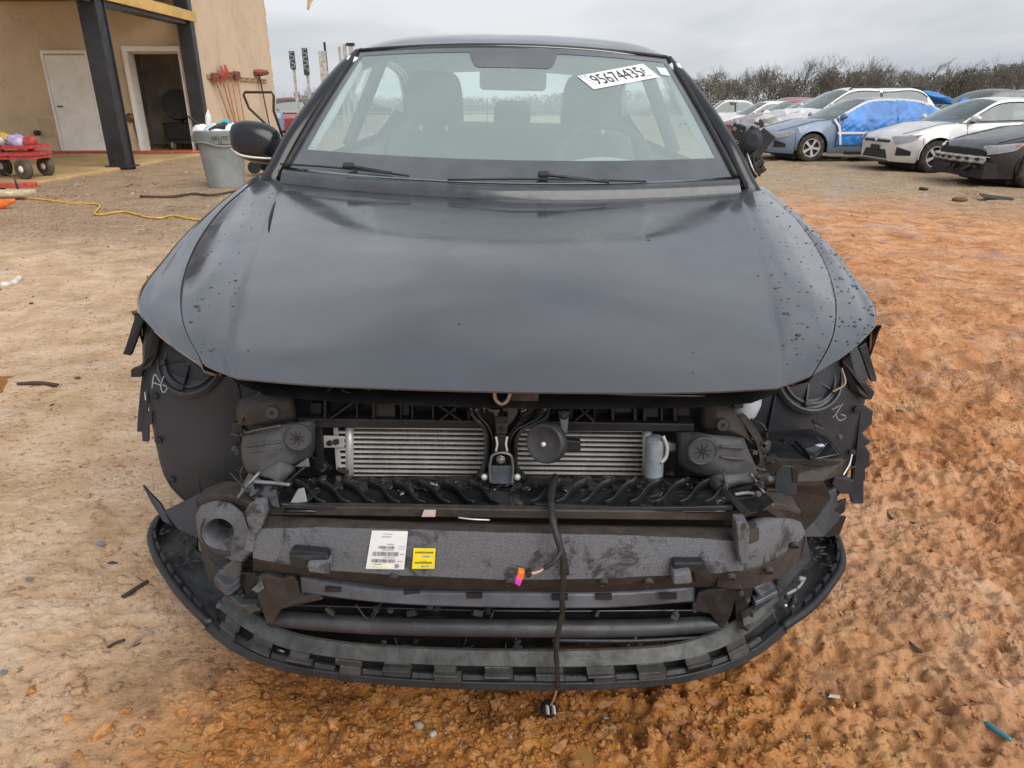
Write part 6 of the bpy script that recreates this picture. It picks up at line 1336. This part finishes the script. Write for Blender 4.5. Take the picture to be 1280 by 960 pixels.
# paper labels on the foam
def sticker(name, quad, mat, parent, off=.0015, n=7):
    f0 = lambda x, y: Vector((*(np.array(quad[0]) * (1 - x) * (1 - y) + np.array(quad[1]) * x * (1 - y) + np.array(quad[2]) * x * y + np.array(quad[3]) * (1 - x) * y), 0))
    inv = mw(car).inverted(); invp = mw(parent).inverted()
    def f(x, y, o=off): p = f0(x, y); return invp @ at(p.x, p.y, foamY(p.x, p.y) - o)
    return f, MB().grid([[f(x, y) for x in np.linspace(0, 1, n)] for y in np.linspace(0, 1, n)]).build(name, mat, parent, world=False, smooth=True)
PAPER = pm('label_paper', (.72, .73, .74), .45, var=.04, scale=30); YELP = pm('yellow_label', (.80, .66, .02), .45, var=.06, scale=30); INKG = pm('print_grey', (.10, .10, .11), .6)
f, st_ = sticker('part_label', [(465, 663), (510, 664), (505, 712), (457, 711)], PAPER, fo_); st_['label'] = 'white printed part label on the foam'
o = st_
def bars(f, x0, x1, y0, y1, seed, dens=26, mat=INKG):
    q = MB(); r2 = random.Random(seed); x = x0
    while x < x1:
        w = r2.choice((.006, .010, .016)); q.add([f(x, y0, .0022), f(min(x + w, x1), y0, .0022), f(min(x + w, x1), y1, .0022), f(x, y1, .0022)], [(0, 1, 2, 3)]); x += w + r2.choice((.006, .01, .016))
    return q
inv_ = mw(fo_)
def on_label(q, name, mat, st): return q.build(name, mat, st, world=False)
for x0, x1, y0, y1, sd in ((.24, .68, .40, .47, 1), (.12, .82, .55, .66, 2), (.12, .74, .74, .83, 3)): on_label(bars(f, x0, x1, y0, y1, sd), 'barcode', INKG, st_)
def lines(f, seq, st, mat=INKG):
    for x0, x1, y0, y1, sd in seq:
        q = MB(); r2 = random.Random(sd); x = x0
        while x < x1: w = r2.uniform(.012, .03); q.add([f(x, y0, .0022), f(x + w, y0, .0022), f(x + w, y1, .0022), f(x, y1, .0022)], [(0, 1, 2, 3)]); x += w + r2.uniform(.006, .014)
        on_label(q, 'print_line', mat, st)
lines(f, [(.32, .58, .08, .095, 4), (.30, .54, .15, .17, 5), (.48, .66, .34, .36, 6), (.36, .66, .49, .51, 7), (.42, .72, .69, .705, 8), (.78, .96, .40, .41, 9), (.78, .95, .46, .47, 10), (.86, .96, .60, .62, 11), (.80, .93, .78, .80, 12), (.20, .38, .865, .885, 13)], st_)
q = MB().add([f(.16, .86, .0019), f(.72, .86, .0019), f(.72, .97, .0019), f(.16, .97, .0019)], [(0, 1, 2, 3)]); on_label(q, 'cream_band', pm('cream_band', (.66, .67, .52), .5), st_)
q = MB(); nn = 20
for k in range(nn):
    a, b = 2 * PI * k / nn, 2 * PI * (k + 1) / nn; c = (.80, .915)
    q.add([f(c[0] + .055 * math.cos(a), c[1] + .055 * math.sin(a), .0023), f(c[0] + .055 * math.cos(b), c[1] + .055 * math.sin(b), .0023), f(c[0] + .038 * math.cos(b), c[1] + .038 * math.sin(b), .0023), f(c[0] + .038 * math.cos(a), c[1] + .038 * math.sin(a), .0023)], [(0, 1, 2, 3)])
q.add([f(.775, .90, .0023), f(.83, .90, .0023), f(.83, .93, .0023), f(.775, .93, .0023)], [(0, 1, 2, 3)]); on_label(q, 'round_mark', INKG, st_)
f2, sy_ = sticker('part_label', [(517, 685), (544.5, 685.5), (543, 711), (515, 711)], YELP, fo_); sy_['label'] = 'yellow printed part label on the foam'
lines(f2, [(.08, .92, .17, .25, 21), (.10, .86, .67, .75, 23), (.35, .62, .62, .64, 25)], sy_, pm('print_olive', (.16, .13, .01), .6))
for y0, y1, sd in ((.35, .45, 31), (.83, .93, 32)):
    q = MB().add([f2(.28, y0, .0019), f2(.92, y0, .0019), f2(.92, y1, .0019), f2(.28, y1, .0019)], [(0, 1, 2, 3)]); on_label(q, 'pale_band', pm('pale_band', (.70, .68, .50), .5), sy_)
    on_label(bars(f2, .38, .74, y0 + .02, y1 - .02, sd, mat=INKG), 'barcode', INKG, sy_)

# ---------------------------------------------------------------- below the foam: absorber lip, tube, slotted carrier
strip('crash_beam', [(376, 722, 1.075), (450, 735, 1.05), (640, 741, 1.04), (780, 741, 1.05), (868, 734, 1.075)], [(378, 742, 1.07), (450, 752, 1.045), (640, 761, 1.03), (780, 760, 1.045), (868, 753, 1.07)], .04, WETB, n=30, bevel=.004)
for u in (406, 505, 583, 690, 745, 826): plate('beam_slot', [(u, np.interp(u, [400, 640, 860], [734, 744, 742]), 1.034 + .2 * ((u - 627) / 740) ** 2), (u + 20, np.interp(u, [400, 640, 860], [735, 744, 742]), 1.034 + .2 * ((u - 627) / 740) ** 2), (u + 20, np.interp(u, [400, 640, 860], [740, 751, 749]), 1.034 + .2 * ((u - 627) / 740) ** 2), (u, np.interp(u, [400, 640, 860], [740, 751, 749]), 1.034 + .2 * ((u - 627) / 740) ** 2)], .004, CAVITY, bevel=0)
strip('grille_back', [(340, 755, 1.12), (630, 763, 1.085), (910, 762, 1.12)], [(335, 800, 1.12), (630, 818, 1.085), (915, 810, 1.12)], .02, GLOSSY, n=20)
cable('lower_tube', [(338, 772, 1.115), (420, 779, 1.085), (630, 785, 1.06), (820, 784, 1.085), (905, 779, 1.115)], .0165, pm('satin_tube', (.045, .047, .052), .3, var=.3, scale=12, dirt=(.012, .012, .013), dirt_amt=.45, dirt_scale=14), n=40, k=14)
cable('lower_rod', [(690, 800, 1.055), (790, 801, 1.065), (880, 797, 1.09)], .005, PLAST)
# slotted carrier
ca = empty('bumper_carrier', mw(car).inverted() @ at(630, 840, 1.03), (0, 0, 0), car)
CT = [(275, 742), (310, 770), (350, 794), (420, 809), (500, 815), (640, 819), (760, 818), (860, 809), (900, 796), (935, 775), (965, 748)]
CB = [(262, 782), (292, 806), (335, 826), (420, 843), (500, 851), (640, 856), (760, 855), (860, 845), (905, 832), (945, 812), (978, 786)]
nC = 120; ct = spl([on(u, v, .262) for u, v in CT], nC); cb = spl([on(u, v, .188) for u, v in CB], nC)
def cpt(i, f, o=0.0):
    a, b = Vector(ct[i]), Vector(cb[i]); p = a.lerp(b, f); nrm = Vector((p.x, p.y - 2.4, 0)).normalized(); return p + nrm * o
def cband(name, f0, f1, o0, o1, i0, i1, mat, th=.006, bevel=.0015):
    q = MB(); g = []
    for i in range(i0, i1 + 1):
        a, b = cpt(i, f0, o0), cpt(i, f1, o1); bk = Vector((0, th, 0)); g.append([a + bk, a, b, b + bk])
    q.grid(g); n_ = len(g); q.f.append((0, 1, 2, 3)); q.f.append((4 * n_ - 1, 4 * n_ - 2, 4 * n_ - 3, 4 * n_ - 4)); return q.build(name, mat, ca, bevel=bevel, angle=50)
cband('upper_flange', .12, .40, -.020, .0, 0, nC - 1, CARRY)
cband('lower_flange', .80, 1.0, .010, .014, 0, nC - 1, PLAST, th=.02)
cband('back_web', .30, 1.25, -.026, -.012, 0, nC - 1, CAVITY)
per = 9; k = 0
i = 4
while i + per < nC - 3:
    j_ = rd.uniform(-.035, .035); cband('tab', .40 + j_ * .5, .585 + j_, rd.uniform(-.003, .003), .002 + rd.uniform(-.003, .004), i, i + rd.choice((5, 5, 4)), CARRY); cband('tab', .60, .80 - .05 * (k % 3 == 1), .004, .010 - .004 * (k % 4 == 2), i + (k % 5 == 3), i + 5, CARRY if k % 2 else PLAST)
    if k % 4 != 3: cband('tab_ledge', .57 + j_, .61 + j_, .012, .012 + j_ * .1, i, i + 5, CARRY, th=.014)
    cband('slot_sill', .70, .80, .0, .006, i + 5, i + per, PLAST)
    i += per; k += 1
for (u, v, w) in ((345, 802, 16), (560, 815, 26), (690, 816, 40), (850, 808, 30), (790, 814, 14)): 
    pass
# undertray wings sweeping back to the wheel liners
for outl, innr, lab in (([(262, 782), (232, 752), (207, 718), (193, 690), (190, 668), (203, 648), (222, 640)], [(285, 745), (278, 730), (270, 715), (258, 700), (250, 688), (246, 672), (250, 655)], 'left'), ([(978, 786), (1012, 762), (1036, 735), (1051, 708), (1050, 690), (1040, 668), (1020, 655)], [(960, 752), (965, 735), (970, 720), (985, 705), (998, 695), (1005, 680), (1010, 665)], 'right')):
    uw = empty('undertray_wing', mw(car).inverted() @ on(outl[3][0], outl[3][1], .2), (0, 0, 0), car)
    a = spl([on(u, v, .195) for u, v in outl], 30); b = spl([on(u, v, .215) for u, v in innr], 30)
    g = [[a[i] + (b[i] - a[i]) * f + np.array([0, 0, .012 * float(vnoise(np.array([a[i][0] * 9 + f * 2]), np.array([f * 5.0 + i * .2]), 8)[0]) - .02 * math.sin(PI * f)]) for f in np.linspace(0, 1, 10)] for i in range(30)]
    MB().grid(g).build('tray', PLAST, uw, smooth=True, solid=.004)
    MB().tube([p + np.array([0, 0, .006]) for p in a], .010, 8).build('tray_rim', PLAST, uw, smooth=True)
    r3 = np.array([p + (b[i] - p) * .10 + np.array([0, 0, .014]) for i, p in enumerate(a)])
    for i in range(2, 28, 3): MB().bar(r3[i], r3[min(i + 2, 29)], .006, .02).build('rim_clip', PLAST, uw, bevel=.001)
    q = MB()
    for kk in range(40):
        i = rd.randint(14, 29); f = rd.uniform(.1, .9); p = a[i] + (b[i] - a[i]) * f; s = rd.uniform(.004, .011); q.blob((p[0], p[1], p[2] + .004), (s * 2.2, s * .8, s * .5), kk, .4, (rd.uniform(-.5, .5), 0, rd.uniform(0, 6)), 6, 4)
    o = q.build('leaf_litter', PLAST_B, uw); o['kind'] = 'stuff'
cable('fallen_clip', [(237, 700, 1.41), (243, 696, 1.41), (249, 694, 1.41)], .003, ALUW); cable('fallen_wire', [(962, 752, 1.25), (985, 742, 1.27), (1000, 732, 1.30), (1006, 722, 1.32)], .0035, pm('scuffed_wire', (.30, .29, .27), .4)); cable('fallen_clip', [(980, 757, 1.22), (988, 757, 1.22), (995, 763, 1.2)], .0035, ALUW)
MB().lathe([(.007, 0), (.007, .003), (.004, .006)], at(1001, 724, 1.30), (0, -.6, .8), 14).build('tray_bolt', pm('dull_clip', (.22, .22, .22), .4), car)
# side brackets under the foam
plate('corner_guide', [(293, 700, 1.14), (302, 704, 1.13), (300, 728, 1.13), (292, 744, 1.13), (270, 738, 1.15), (266, 724, 1.16), (278, 712, 1.15)], .03, WETB, bevel=.006)
for k in range(2): strip('guide_step', [(270 + 2 * k, 722 + 8 * k, 1.145), (286, 733 + 6 * k, 1.12), (300, 722 + 6 * k, 1.122)], [(270 + 2 * k, 727 + 8 * k, 1.145), (286, 739 + 6 * k, 1.12), (300, 728 + 6 * k, 1.122)], .02, WETB, n=8)
plate('corner_guide', [(940, 734, 1.13), (962, 727, 1.14), (972, 740, 1.15), (975, 752, 1.16), (952, 768, 1.14), (940, 756, 1.13), (948, 746, 1.13)], .03, WETB, bevel=.006)
strip('guide_step', [(944, 753, 1.12), (960, 745, 1.13), (973, 738, 1.14)], [(945, 758, 1.12), (961, 750, 1.13), (974, 743, 1.14)], .02, WETB, n=8)
plate('foam_bracket', [(322, 722, 1.09), (332, 718, 1.085), (352, 724, 1.075), (366, 720, 1.07), (372, 728, 1.07), (376, 744, 1.07), (398, 744, 1.06), (404, 750, 1.06), (372, 757, 1.07), (352, 762, 1.075), (340, 782, 1.085), (332, 776, 1.09), (322, 748, 1.095)], .015, PLAST_B, bevel=.003)
plate('foam_bracket', [(872, 742, 1.08), (884, 738, 1.08), (918, 734, 1.09), (921, 744, 1.09), (914, 770, 1.10), (902, 790, 1.10), (888, 768, 1.09), (866, 764, 1.075)], .015, PLAST, bevel=.003)
for uvy in ([(300, 716, 1.13), (326, 716, 1.12), (326, 760, 1.12), (312, 764, 1.13)], [(918, 736, 1.12), (942, 734, 1.13), (932, 778, 1.13), (920, 776, 1.12)]): plate('strut', uvy, .02, PLAST)
plate('torn_foam_tuft', [(314, 738, 1.08), (326, 726, 1.08), (330, 736, 1.075), (322, 742, 1.08)], .004, FOAM)
plate('end_cap', [(285, 742, 1.13), (300, 756, 1.11), (318, 756, 1.1), (326, 764, 1.09), (312, 766, 1.1), (296, 764, 1.12)], .02, CARRY)
plate('end_cap', [(928, 774, 1.10), (945, 765, 1.11), (968, 748, 1.15), (972, 752, 1.15), (950, 776, 1.11), (930, 784, 1.09)], .02, CARRY)

# ---------------------------------------------------------------- wheel liners showing where the headlights were
for sg in (-1, 1):
    li = empty('wheel_liner', (0, 0, 0), (0, 0, 0), car); li['label'] = ('black wheel arch liner exposed at left, marked in chalk' if sg < 0 else 'black wheel arch liner exposed at right, marked in chalk')
    rows = []
    for z in np.linspace(.22, .80, 26):
        yb_ = 1.475 + .95 * max(0, z - .56) ** 1.6 + .25 * max(0, .42 - z) ** 1.3
        xo = .845 - .10 * max(0, (.40 - z) / .18) ** 1.5
        rows.append([lc(sg * x, yb_ + .04 * ((x - .55) / .3) ** 2 * (1 if x < .55 else .4) + .05 * max(0, (x - .80) / .045) ** 2 + .006 * math.sin(x * 26), z) for x in np.linspace(.36, xo, 22)])
    MB().grid(rows).build('liner_shell', LINER, li, world=False, smooth=True, solid=.004)
    def lyr(x, z): return 1.475 + .95 * max(0, z - .56) ** 1.6 + .04 * ((x - .55) / .3) ** 2 * (1 if x < .55 else .4)
    for xs_ in (.50, .62, .73): MB().tube([lc(sg * (xs_ + .02 * math.sin(z * 9)), 1.475 + .95 * max(0, z - .56) ** 1.6 + .25 * max(0, .42 - z) ** 1.3 + .04 * ((xs_ - .55) / .3) ** 2 * .6 - .004, z) for z in np.linspace(.28, .60, 12)], .0035, 5).build('pressed_seam', LINER, li, world=False, smooth=True)
    for xs_, z in ((.80, .34), (.81, .45), (.80, .56), (.58, .30), (.68, .60)): MB().lathe([(.009, -.003), (.008, .003), (.002, .004)], lc(sg * xs_, 1.472 + .95 * max(0, z - .56) ** 1.6 + .25 * max(0, .42 - z) ** 1.3 + .012, z), (0, -1, .1), 12).build('liner_rivet', BLK, li, world=False)
    cxp = at(237 if sg < 0 else 1013, 450 if sg < 0 else 471, 1.49); axs = Vector((sg * .12, -.86, .5))
    cp = MB().lathe([(.080, -.022), (.084, -.008), (.078, .002), (.074, .002), (.071, -.008), (.064, -.010), (.062, .0), (.058, .0), (.056, -.012), (.030, -.014), (.001, -.014)], cxp, axs, 40).build('access_cap', GUIDE, li, angle=40)
    u_ = axs.normalized().orthogonal().normalized(); w_ = axs.normalized().cross(u_)
    for k in range(5):
        a = k * PI / 2.5 + .5; d = u_ * math.cos(a) + w_ * math.sin(a); MB().bar(cxp + d * .012 - axs.normalized() * .008, cxp + d * .055 - axs.normalized() * .008, .004, .012, up=axs).build('cap_rib', PLAST, cp)
        MB().bar(cxp + d * .056, cxp + d * .068, .014, .010, up=axs).build('cap_tab', PLAST_B, cp, bevel=.002)
CHALK = pm('chalk_mark', (.42, .47, .55), .9); CHALKG = pm('faint_chalk', (.30, .30, .29), .9)
def chalk(strokes, mat, Yv, par=car):
    o_ = empty('chalk_mark', mw(par).inverted() @ at(*strokes[0][0], Yv), (0, 0, 0), par)
    for s in strokes: MB().tube(spl([at(u, v, Yv) for u, v in s], 10), .0013, 4).build('chalk_stroke', mat, o_)
chalk([[(190, 485), (194, 468), (200, 478)], [(191, 478), (202, 482)], [(205, 470), (201, 484), (204, 491), (209, 484), (203, 481)], [(181, 490), (182, 500)]], CHALK, 1.462)
chalk([[(1040, 512), (1051, 507), (1046, 516), (1041, 522)], [(1054, 504), (1045, 519), (1050, 526), (1058, 521), (1051, 518)]], CHALKG, 1.462)
# flanges, torn brackets and hinge straps at the corners
plate('liner_flange', [(1064, 470, 1.50), (1074, 480, 1.50), (1078, 505, 1.50), (1092, 514, 1.50), (1090, 530, 1.50), (1078, 542, 1.50), (1084, 548, 1.50), (1090, 552, 1.50), (1082, 558, 1.50), (1088, 566, 1.50), (1087, 584, 1.50), (1082, 586, 1.50), (1082, 600, 1.50), (1080, 602, 1.50), (1080, 630, 1.50), (1066, 630, 1.50), (1063, 618, 1.50), (1052, 618, 1.48), (1040, 606, 1.47), (1044, 596, 1.47), (1066, 600, 1.49), (1068, 560, 1.5), (1066, 520, 1.5)], .014, LINER, bevel=.003)
plate('liner_flange', [(1052, 626, 1.44), (1058, 624, 1.44), (1056, 640, 1.44), (1046, 646, 1.43), (1058, 646, 1.44), (1050, 668, 1.44), (1034, 672, 1.42), (1014, 664, 1.40), (1030, 640, 1.42)], .006, PLAST, bevel=.001)
plate('liner_flange', [(184, 420, 1.52), (192, 416, 1.52), (186, 470, 1.5), (184, 515, 1.49), (190, 515, 1.49), (190, 530, 1.49), (186, 532, 1.49), (186, 552, 1.49), (178, 552, 1.49), (177, 540, 1.49), (171, 540, 1.49), (172, 520, 1.49), (176, 480, 1.5)], .006, LINER, bevel=.001)
plate('torn_liner_tip', [(178, 607, 1.46), (186, 616, 1.45), (200, 630, 1.44), (206, 640, 1.43), (214, 656, 1.42), (204, 652, 1.42), (190, 630, 1.44)], .008, LINER, bevel=.001)
for uvy in ([(169, 393, 1.47), (181, 398, 1.47), (176, 410, 1.465), (163, 445, 1.46), (153, 443, 1.46), (158, 430, 1.46)], [(1074, 434, 1.46), (1083, 428, 1.47), (1096, 472, 1.45), (1096, 477, 1.45), (1089, 477, 1.45), (1081, 452, 1.46)]): plate('hanging_strap', uvy, .012, PLAST, bevel=.002)
for uvy in ([(188, 412, 1.50), (198, 404, 1.50), (200, 425, 1.50), (196, 445, 1.49), (188, 458, 1.48), (178, 464, 1.48), (176, 472, 1.48), (163, 472, 1.48), (163, 462, 1.48), (174, 458, 1.48), (182, 448, 1.48)], [(1052, 452, 1.50), (1064, 441, 1.50), (1068, 462, 1.49), (1074, 476, 1.48), (1084, 480, 1.48), (1094, 490, 1.48), (1090, 500, 1.48), (1080, 500, 1.48), (1074, 492, 1.48), (1062, 486, 1.49)]): plate('lamp_bracket', uvy, .016, BLK, bevel=.003)
cable('corner_weld', [(1052, 460, 1.49), (1056, 480, 1.47), (1040, 490, 1.47)], .0022, pm('pale_clay_edge', (.42, .31, .24), .8))
plate('lamp_flag', [(200, 405, 1.53), (206, 412, 1.53), (204, 462, 1.5), (196, 470, 1.49), (199, 440, 1.5)], .01, LINER)
# headlight bracket box at the right
bx_ = empty('lamp_carrier', mw(car).inverted() @ at(1005, 590, 1.3), (0, 0, 0), car)
def brick(name, u0, v0, u1, v1, Yf, dy, dz, mat, ins=0): 
    a = [at(u0, v1, Yf), at(u1, v1 + (u1 - u0) * .0, Yf), at(u1, v0, Yf), at(u0, v0, Yf)]
    q = MB(); e = Vector((0, dy, dz)); b = [p + e for p in a]; q.add(a + b, [(0, 1, 2, 3), (7, 6, 5, 4), (0, 4, 5, 1), (1, 5, 6, 2), (2, 6, 7, 3), (3, 7, 4, 0)]); return q.build(name, mat, bx_, bevel=.004)
plate('box_front', [(962, 570, 1.27), (975, 574, 1.265), (1032, 577, 1.27), (1056, 574, 1.29), (1053, 594, 1.29), (1030, 602, 1.27), (1026, 610, 1.27), (952, 606, 1.265), (950, 590, 1.265)], .012, PLAST_B, bx_, bevel=.004)
MB().add([at(962, 570, 1.27), at(1032, 577, 1.272), at(1056, 574, 1.292), at(1034, 546, 1.42), at(1014, 536, 1.45), at(950, 541, 1.43), at(948, 552, 1.36)], [(0, 1, 2, 3, 4, 5, 6)]).build('box_top', PLAST, bx_, solid=.01)
plate('dark_cover', [(1005, 560, 1.305), (1036, 552, 1.34), (1050, 568, 1.297), (1018, 574, 1.28)], .006, GLOSSY, bx_, dirv=(0, .3, -1)); cable('box_rib', [(995, 552, 1.36), (1005, 562, 1.31), (1014, 573, 1.272)], .004, PLAST, bx_)
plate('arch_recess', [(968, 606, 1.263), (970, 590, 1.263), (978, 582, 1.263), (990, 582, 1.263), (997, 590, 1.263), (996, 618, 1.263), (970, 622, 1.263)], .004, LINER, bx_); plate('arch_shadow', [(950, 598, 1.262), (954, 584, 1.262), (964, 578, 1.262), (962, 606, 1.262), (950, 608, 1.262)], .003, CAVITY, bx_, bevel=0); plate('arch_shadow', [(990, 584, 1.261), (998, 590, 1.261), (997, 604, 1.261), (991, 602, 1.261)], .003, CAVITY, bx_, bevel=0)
plate('lower_web', [(940, 604, 1.29), (1030, 604, 1.31), (1040, 622, 1.33), (1020, 650, 1.34), (1002, 668, 1.34), (960, 640, 1.30)], .01, PLAST_B, bx_)
MB().lathe([(.012, -.01), (.014, 0), (.010, .008), (.004, .010)], at(954, 560, 1.255), (0, -1, .2), 16).build('box_bolt', PLAST_B, bx_); MB().blob(at(1024, 557, 1.30), (.02, .012, .006), 2, .3).build('label_scrap', pm('scrap_lilac', (.45, .46, .58), .4), bx_)
cable('bright_edge', [(1065, 568, 1.34), (1062, 580, 1.32), (1054, 594, 1.3)], .0016, ALU, bx_)
# ---------------------------------------------------------------- loose wiring loom
wl = empty('wiring_loom', mw(car).inverted() @ at(700, 700, .98), (0, 0, 0), car)
cable('loom', [(694, 596, 1.17), (690, 612, 1.11), (689, 632, 1.045), (692, 655, 1.01), (698, 676, .992), (703, 695, .985), (704, 720, .985), (702, 745, .99), (703, 765, .998), (699, 785, 1.0), (695, 815, 1.0), (697, 840, 1.0), (697, 858, 1.0)], [.0072 - .0028 * i / 64 + .0007 * math.sin(i * 1.7) for i in range(65)], BLK, wl, 65)
cable('loom_branch', [(702, 688, .985), (696, 698, .975), (684, 708, .97), (680, 710, .97)], .0042, BLK, wl); cable('loom_branch', [(703, 690, .99), (708, 705, .985), (710, 718, .985)], .003, BLK, wl)
for k in range(2): cable('bare_wire', [(681, 709 + k, .97), (674, 714 + k, .968), (664, 716 + 2 * k, .968)], .0013, pm('copper_pink', (.55, .33, .25), .5), wl); cable('bare_wire', [(697, 857, 1.0), (695 - k, 868, 1.03), (689 - k, 882, 1.09)], .0013, MATS['copper_pink'], wl)
plate('connector_body', [(656, 718, .965), (662, 714, .965), (666, 720, .965), (660, 724, .965)], .012, BLK, wl); plate('connector_orange', [(648, 714, .962), (656, 716, .962), (654, 726, .962), (646, 722, .962)], .012, pm('orange_connector', (.80, .20, .03), .45), wl); plate('connector_pink', [(645, 722, .96), (653, 726, .96), (650, 734, .96), (643, 730, .96)], .010, pm('magenta_connector', (.62, .05, .42), .45), wl)
MB().lathe([(.0155, -.012), (.018, -.008), (.018, .002), (.0165, .004), (.013, .001), (.001, .001)], at(686, 886, 1.12), (-.1, -.75, .55), 24).build('round_connector', pm('glossy_black_plug', (.02, .02, .022), .2), wl, angle=40)
for k in range(4): MB().bar(at(680 + 4 * k, 882, 1.11), at(681 + 4 * k, 892, 1.108), .003, .006).build('plug_pin', ALU if k % 2 else BLK, wl)

# small fasteners, clips, torn tabs and stray wires crowding the stripped structure
rd = random.Random(88)
CLIPM = [PLAST, PLAST, GLOSSY, PLAST_B, GUIDE, BLK]
for (u0, u1, v0, v1, y0, y1, n_) in ((300, 372, 592, 632, 1.13, 1.2, 16), (905, 965, 596, 640, 1.13, 1.2, 16), (372, 600, 482, 498, 1.19, 1.22, 12), (690, 880, 484, 498, 1.19, 1.22, 12), (300, 380, 720, 770, 1.09, 1.13, 12), (880, 945, 735, 785, 1.09, 1.13, 12), (380, 870, 758, 770, 1.05, 1.08, 16), (340, 910, 796, 812, 1.06, 1.09, 22), (262, 300, 700, 780, 1.13, 1.2, 8), (945, 1000, 720, 780, 1.14, 1.22, 8), (950, 1060, 534, 600, 1.30, 1.42, 12), (286, 312, 500, 590, 1.23, 1.27, 10), (940, 965, 520, 600, 1.22, 1.26, 10), (405, 432, 540, 600, 1.24, 1.262, 6), (836, 850, 545, 600, 1.23, 1.25, 5)):
    for k in range(n_):
        c = at(rd.uniform(u0, u1), rd.uniform(v0, v1), rd.uniform(y0, y1)); kind = rd.random(); m_ = rd.choice(CLIPM)
        if kind < .4: MB().box(c, (rd.uniform(.006, .022), rd.uniform(.006, .014), rd.uniform(.004, .014)), (rd.uniform(-.6, .6), rd.uniform(-.6, .6), rd.uniform(-.8, .8))).build('clip', m_, car, bevel=.0012)
        elif kind < .6: MB().lathe([(.0055, -.004), (.006, .001), (.004, .002), (.004, .005), (.001, .0055)], c, (rd.uniform(-.3, .3), -1, rd.uniform(0, .6)), 10).build('fastener', rd.choice((PLAST, PLAST_B, PLAST, GUIDE)), car)
        elif kind < .85:
            d = Vector((rd.uniform(-.03, .03), rd.uniform(-.005, .01), rd.uniform(-.02, .02))); e = Vector((rd.uniform(-.012, .012), 0, rd.uniform(.004, .014)))
            w_ = rd.uniform(.004, .010); MB().grid([[c + d * f + e * f * f * 2 + Vector((0, s_, s_ * .3)) for s_ in (-w_, 0, w_)] for f in np.linspace(0, 1, 5)]).build('torn_tab', m_, car, smooth=True, solid=.0018)
        else:
            MB().tube(spl([c, c + Vector((rd.uniform(-.02, .02), -.006, rd.uniform(-.02, .02))), c + Vector((rd.uniform(-.045, .045), 0, rd.uniform(-.03, .03)))], 9), rd.uniform(.0012, .0026), 5).build('stray_wire', rd.choice((BLK, BLK, PLAST_B)), car, smooth=True)


# inner shields closing the corners behind the foam ends
plate('corner_shield', [(244, 660, 1.235), (330, 690, 1.20), (345, 790, 1.16), (300, 770, 1.18), (262, 735, 1.24)], .012, LINER, bevel=.003)
plate('corner_shield', [(905, 715, 1.19), (1008, 668, 1.26), (1014, 700, 1.26), (985, 735, 1.25), (945, 780, 1.18), (905, 795, 1.15)], .012, LINER, bevel=.003)
plate('corner_shield', [(1000, 630, 1.42), (1046, 610, 1.44), (1050, 650, 1.43), (1030, 672, 1.40), (1004, 672, 1.38)], .012, LINER, bevel=.003)
plate('corner_shield', [(205, 640, 1.42), (262, 612, 1.40), (290, 640, 1.34), (262, 680, 1.32), (222, 662, 1.38)], .012, LINER, bevel=.003)
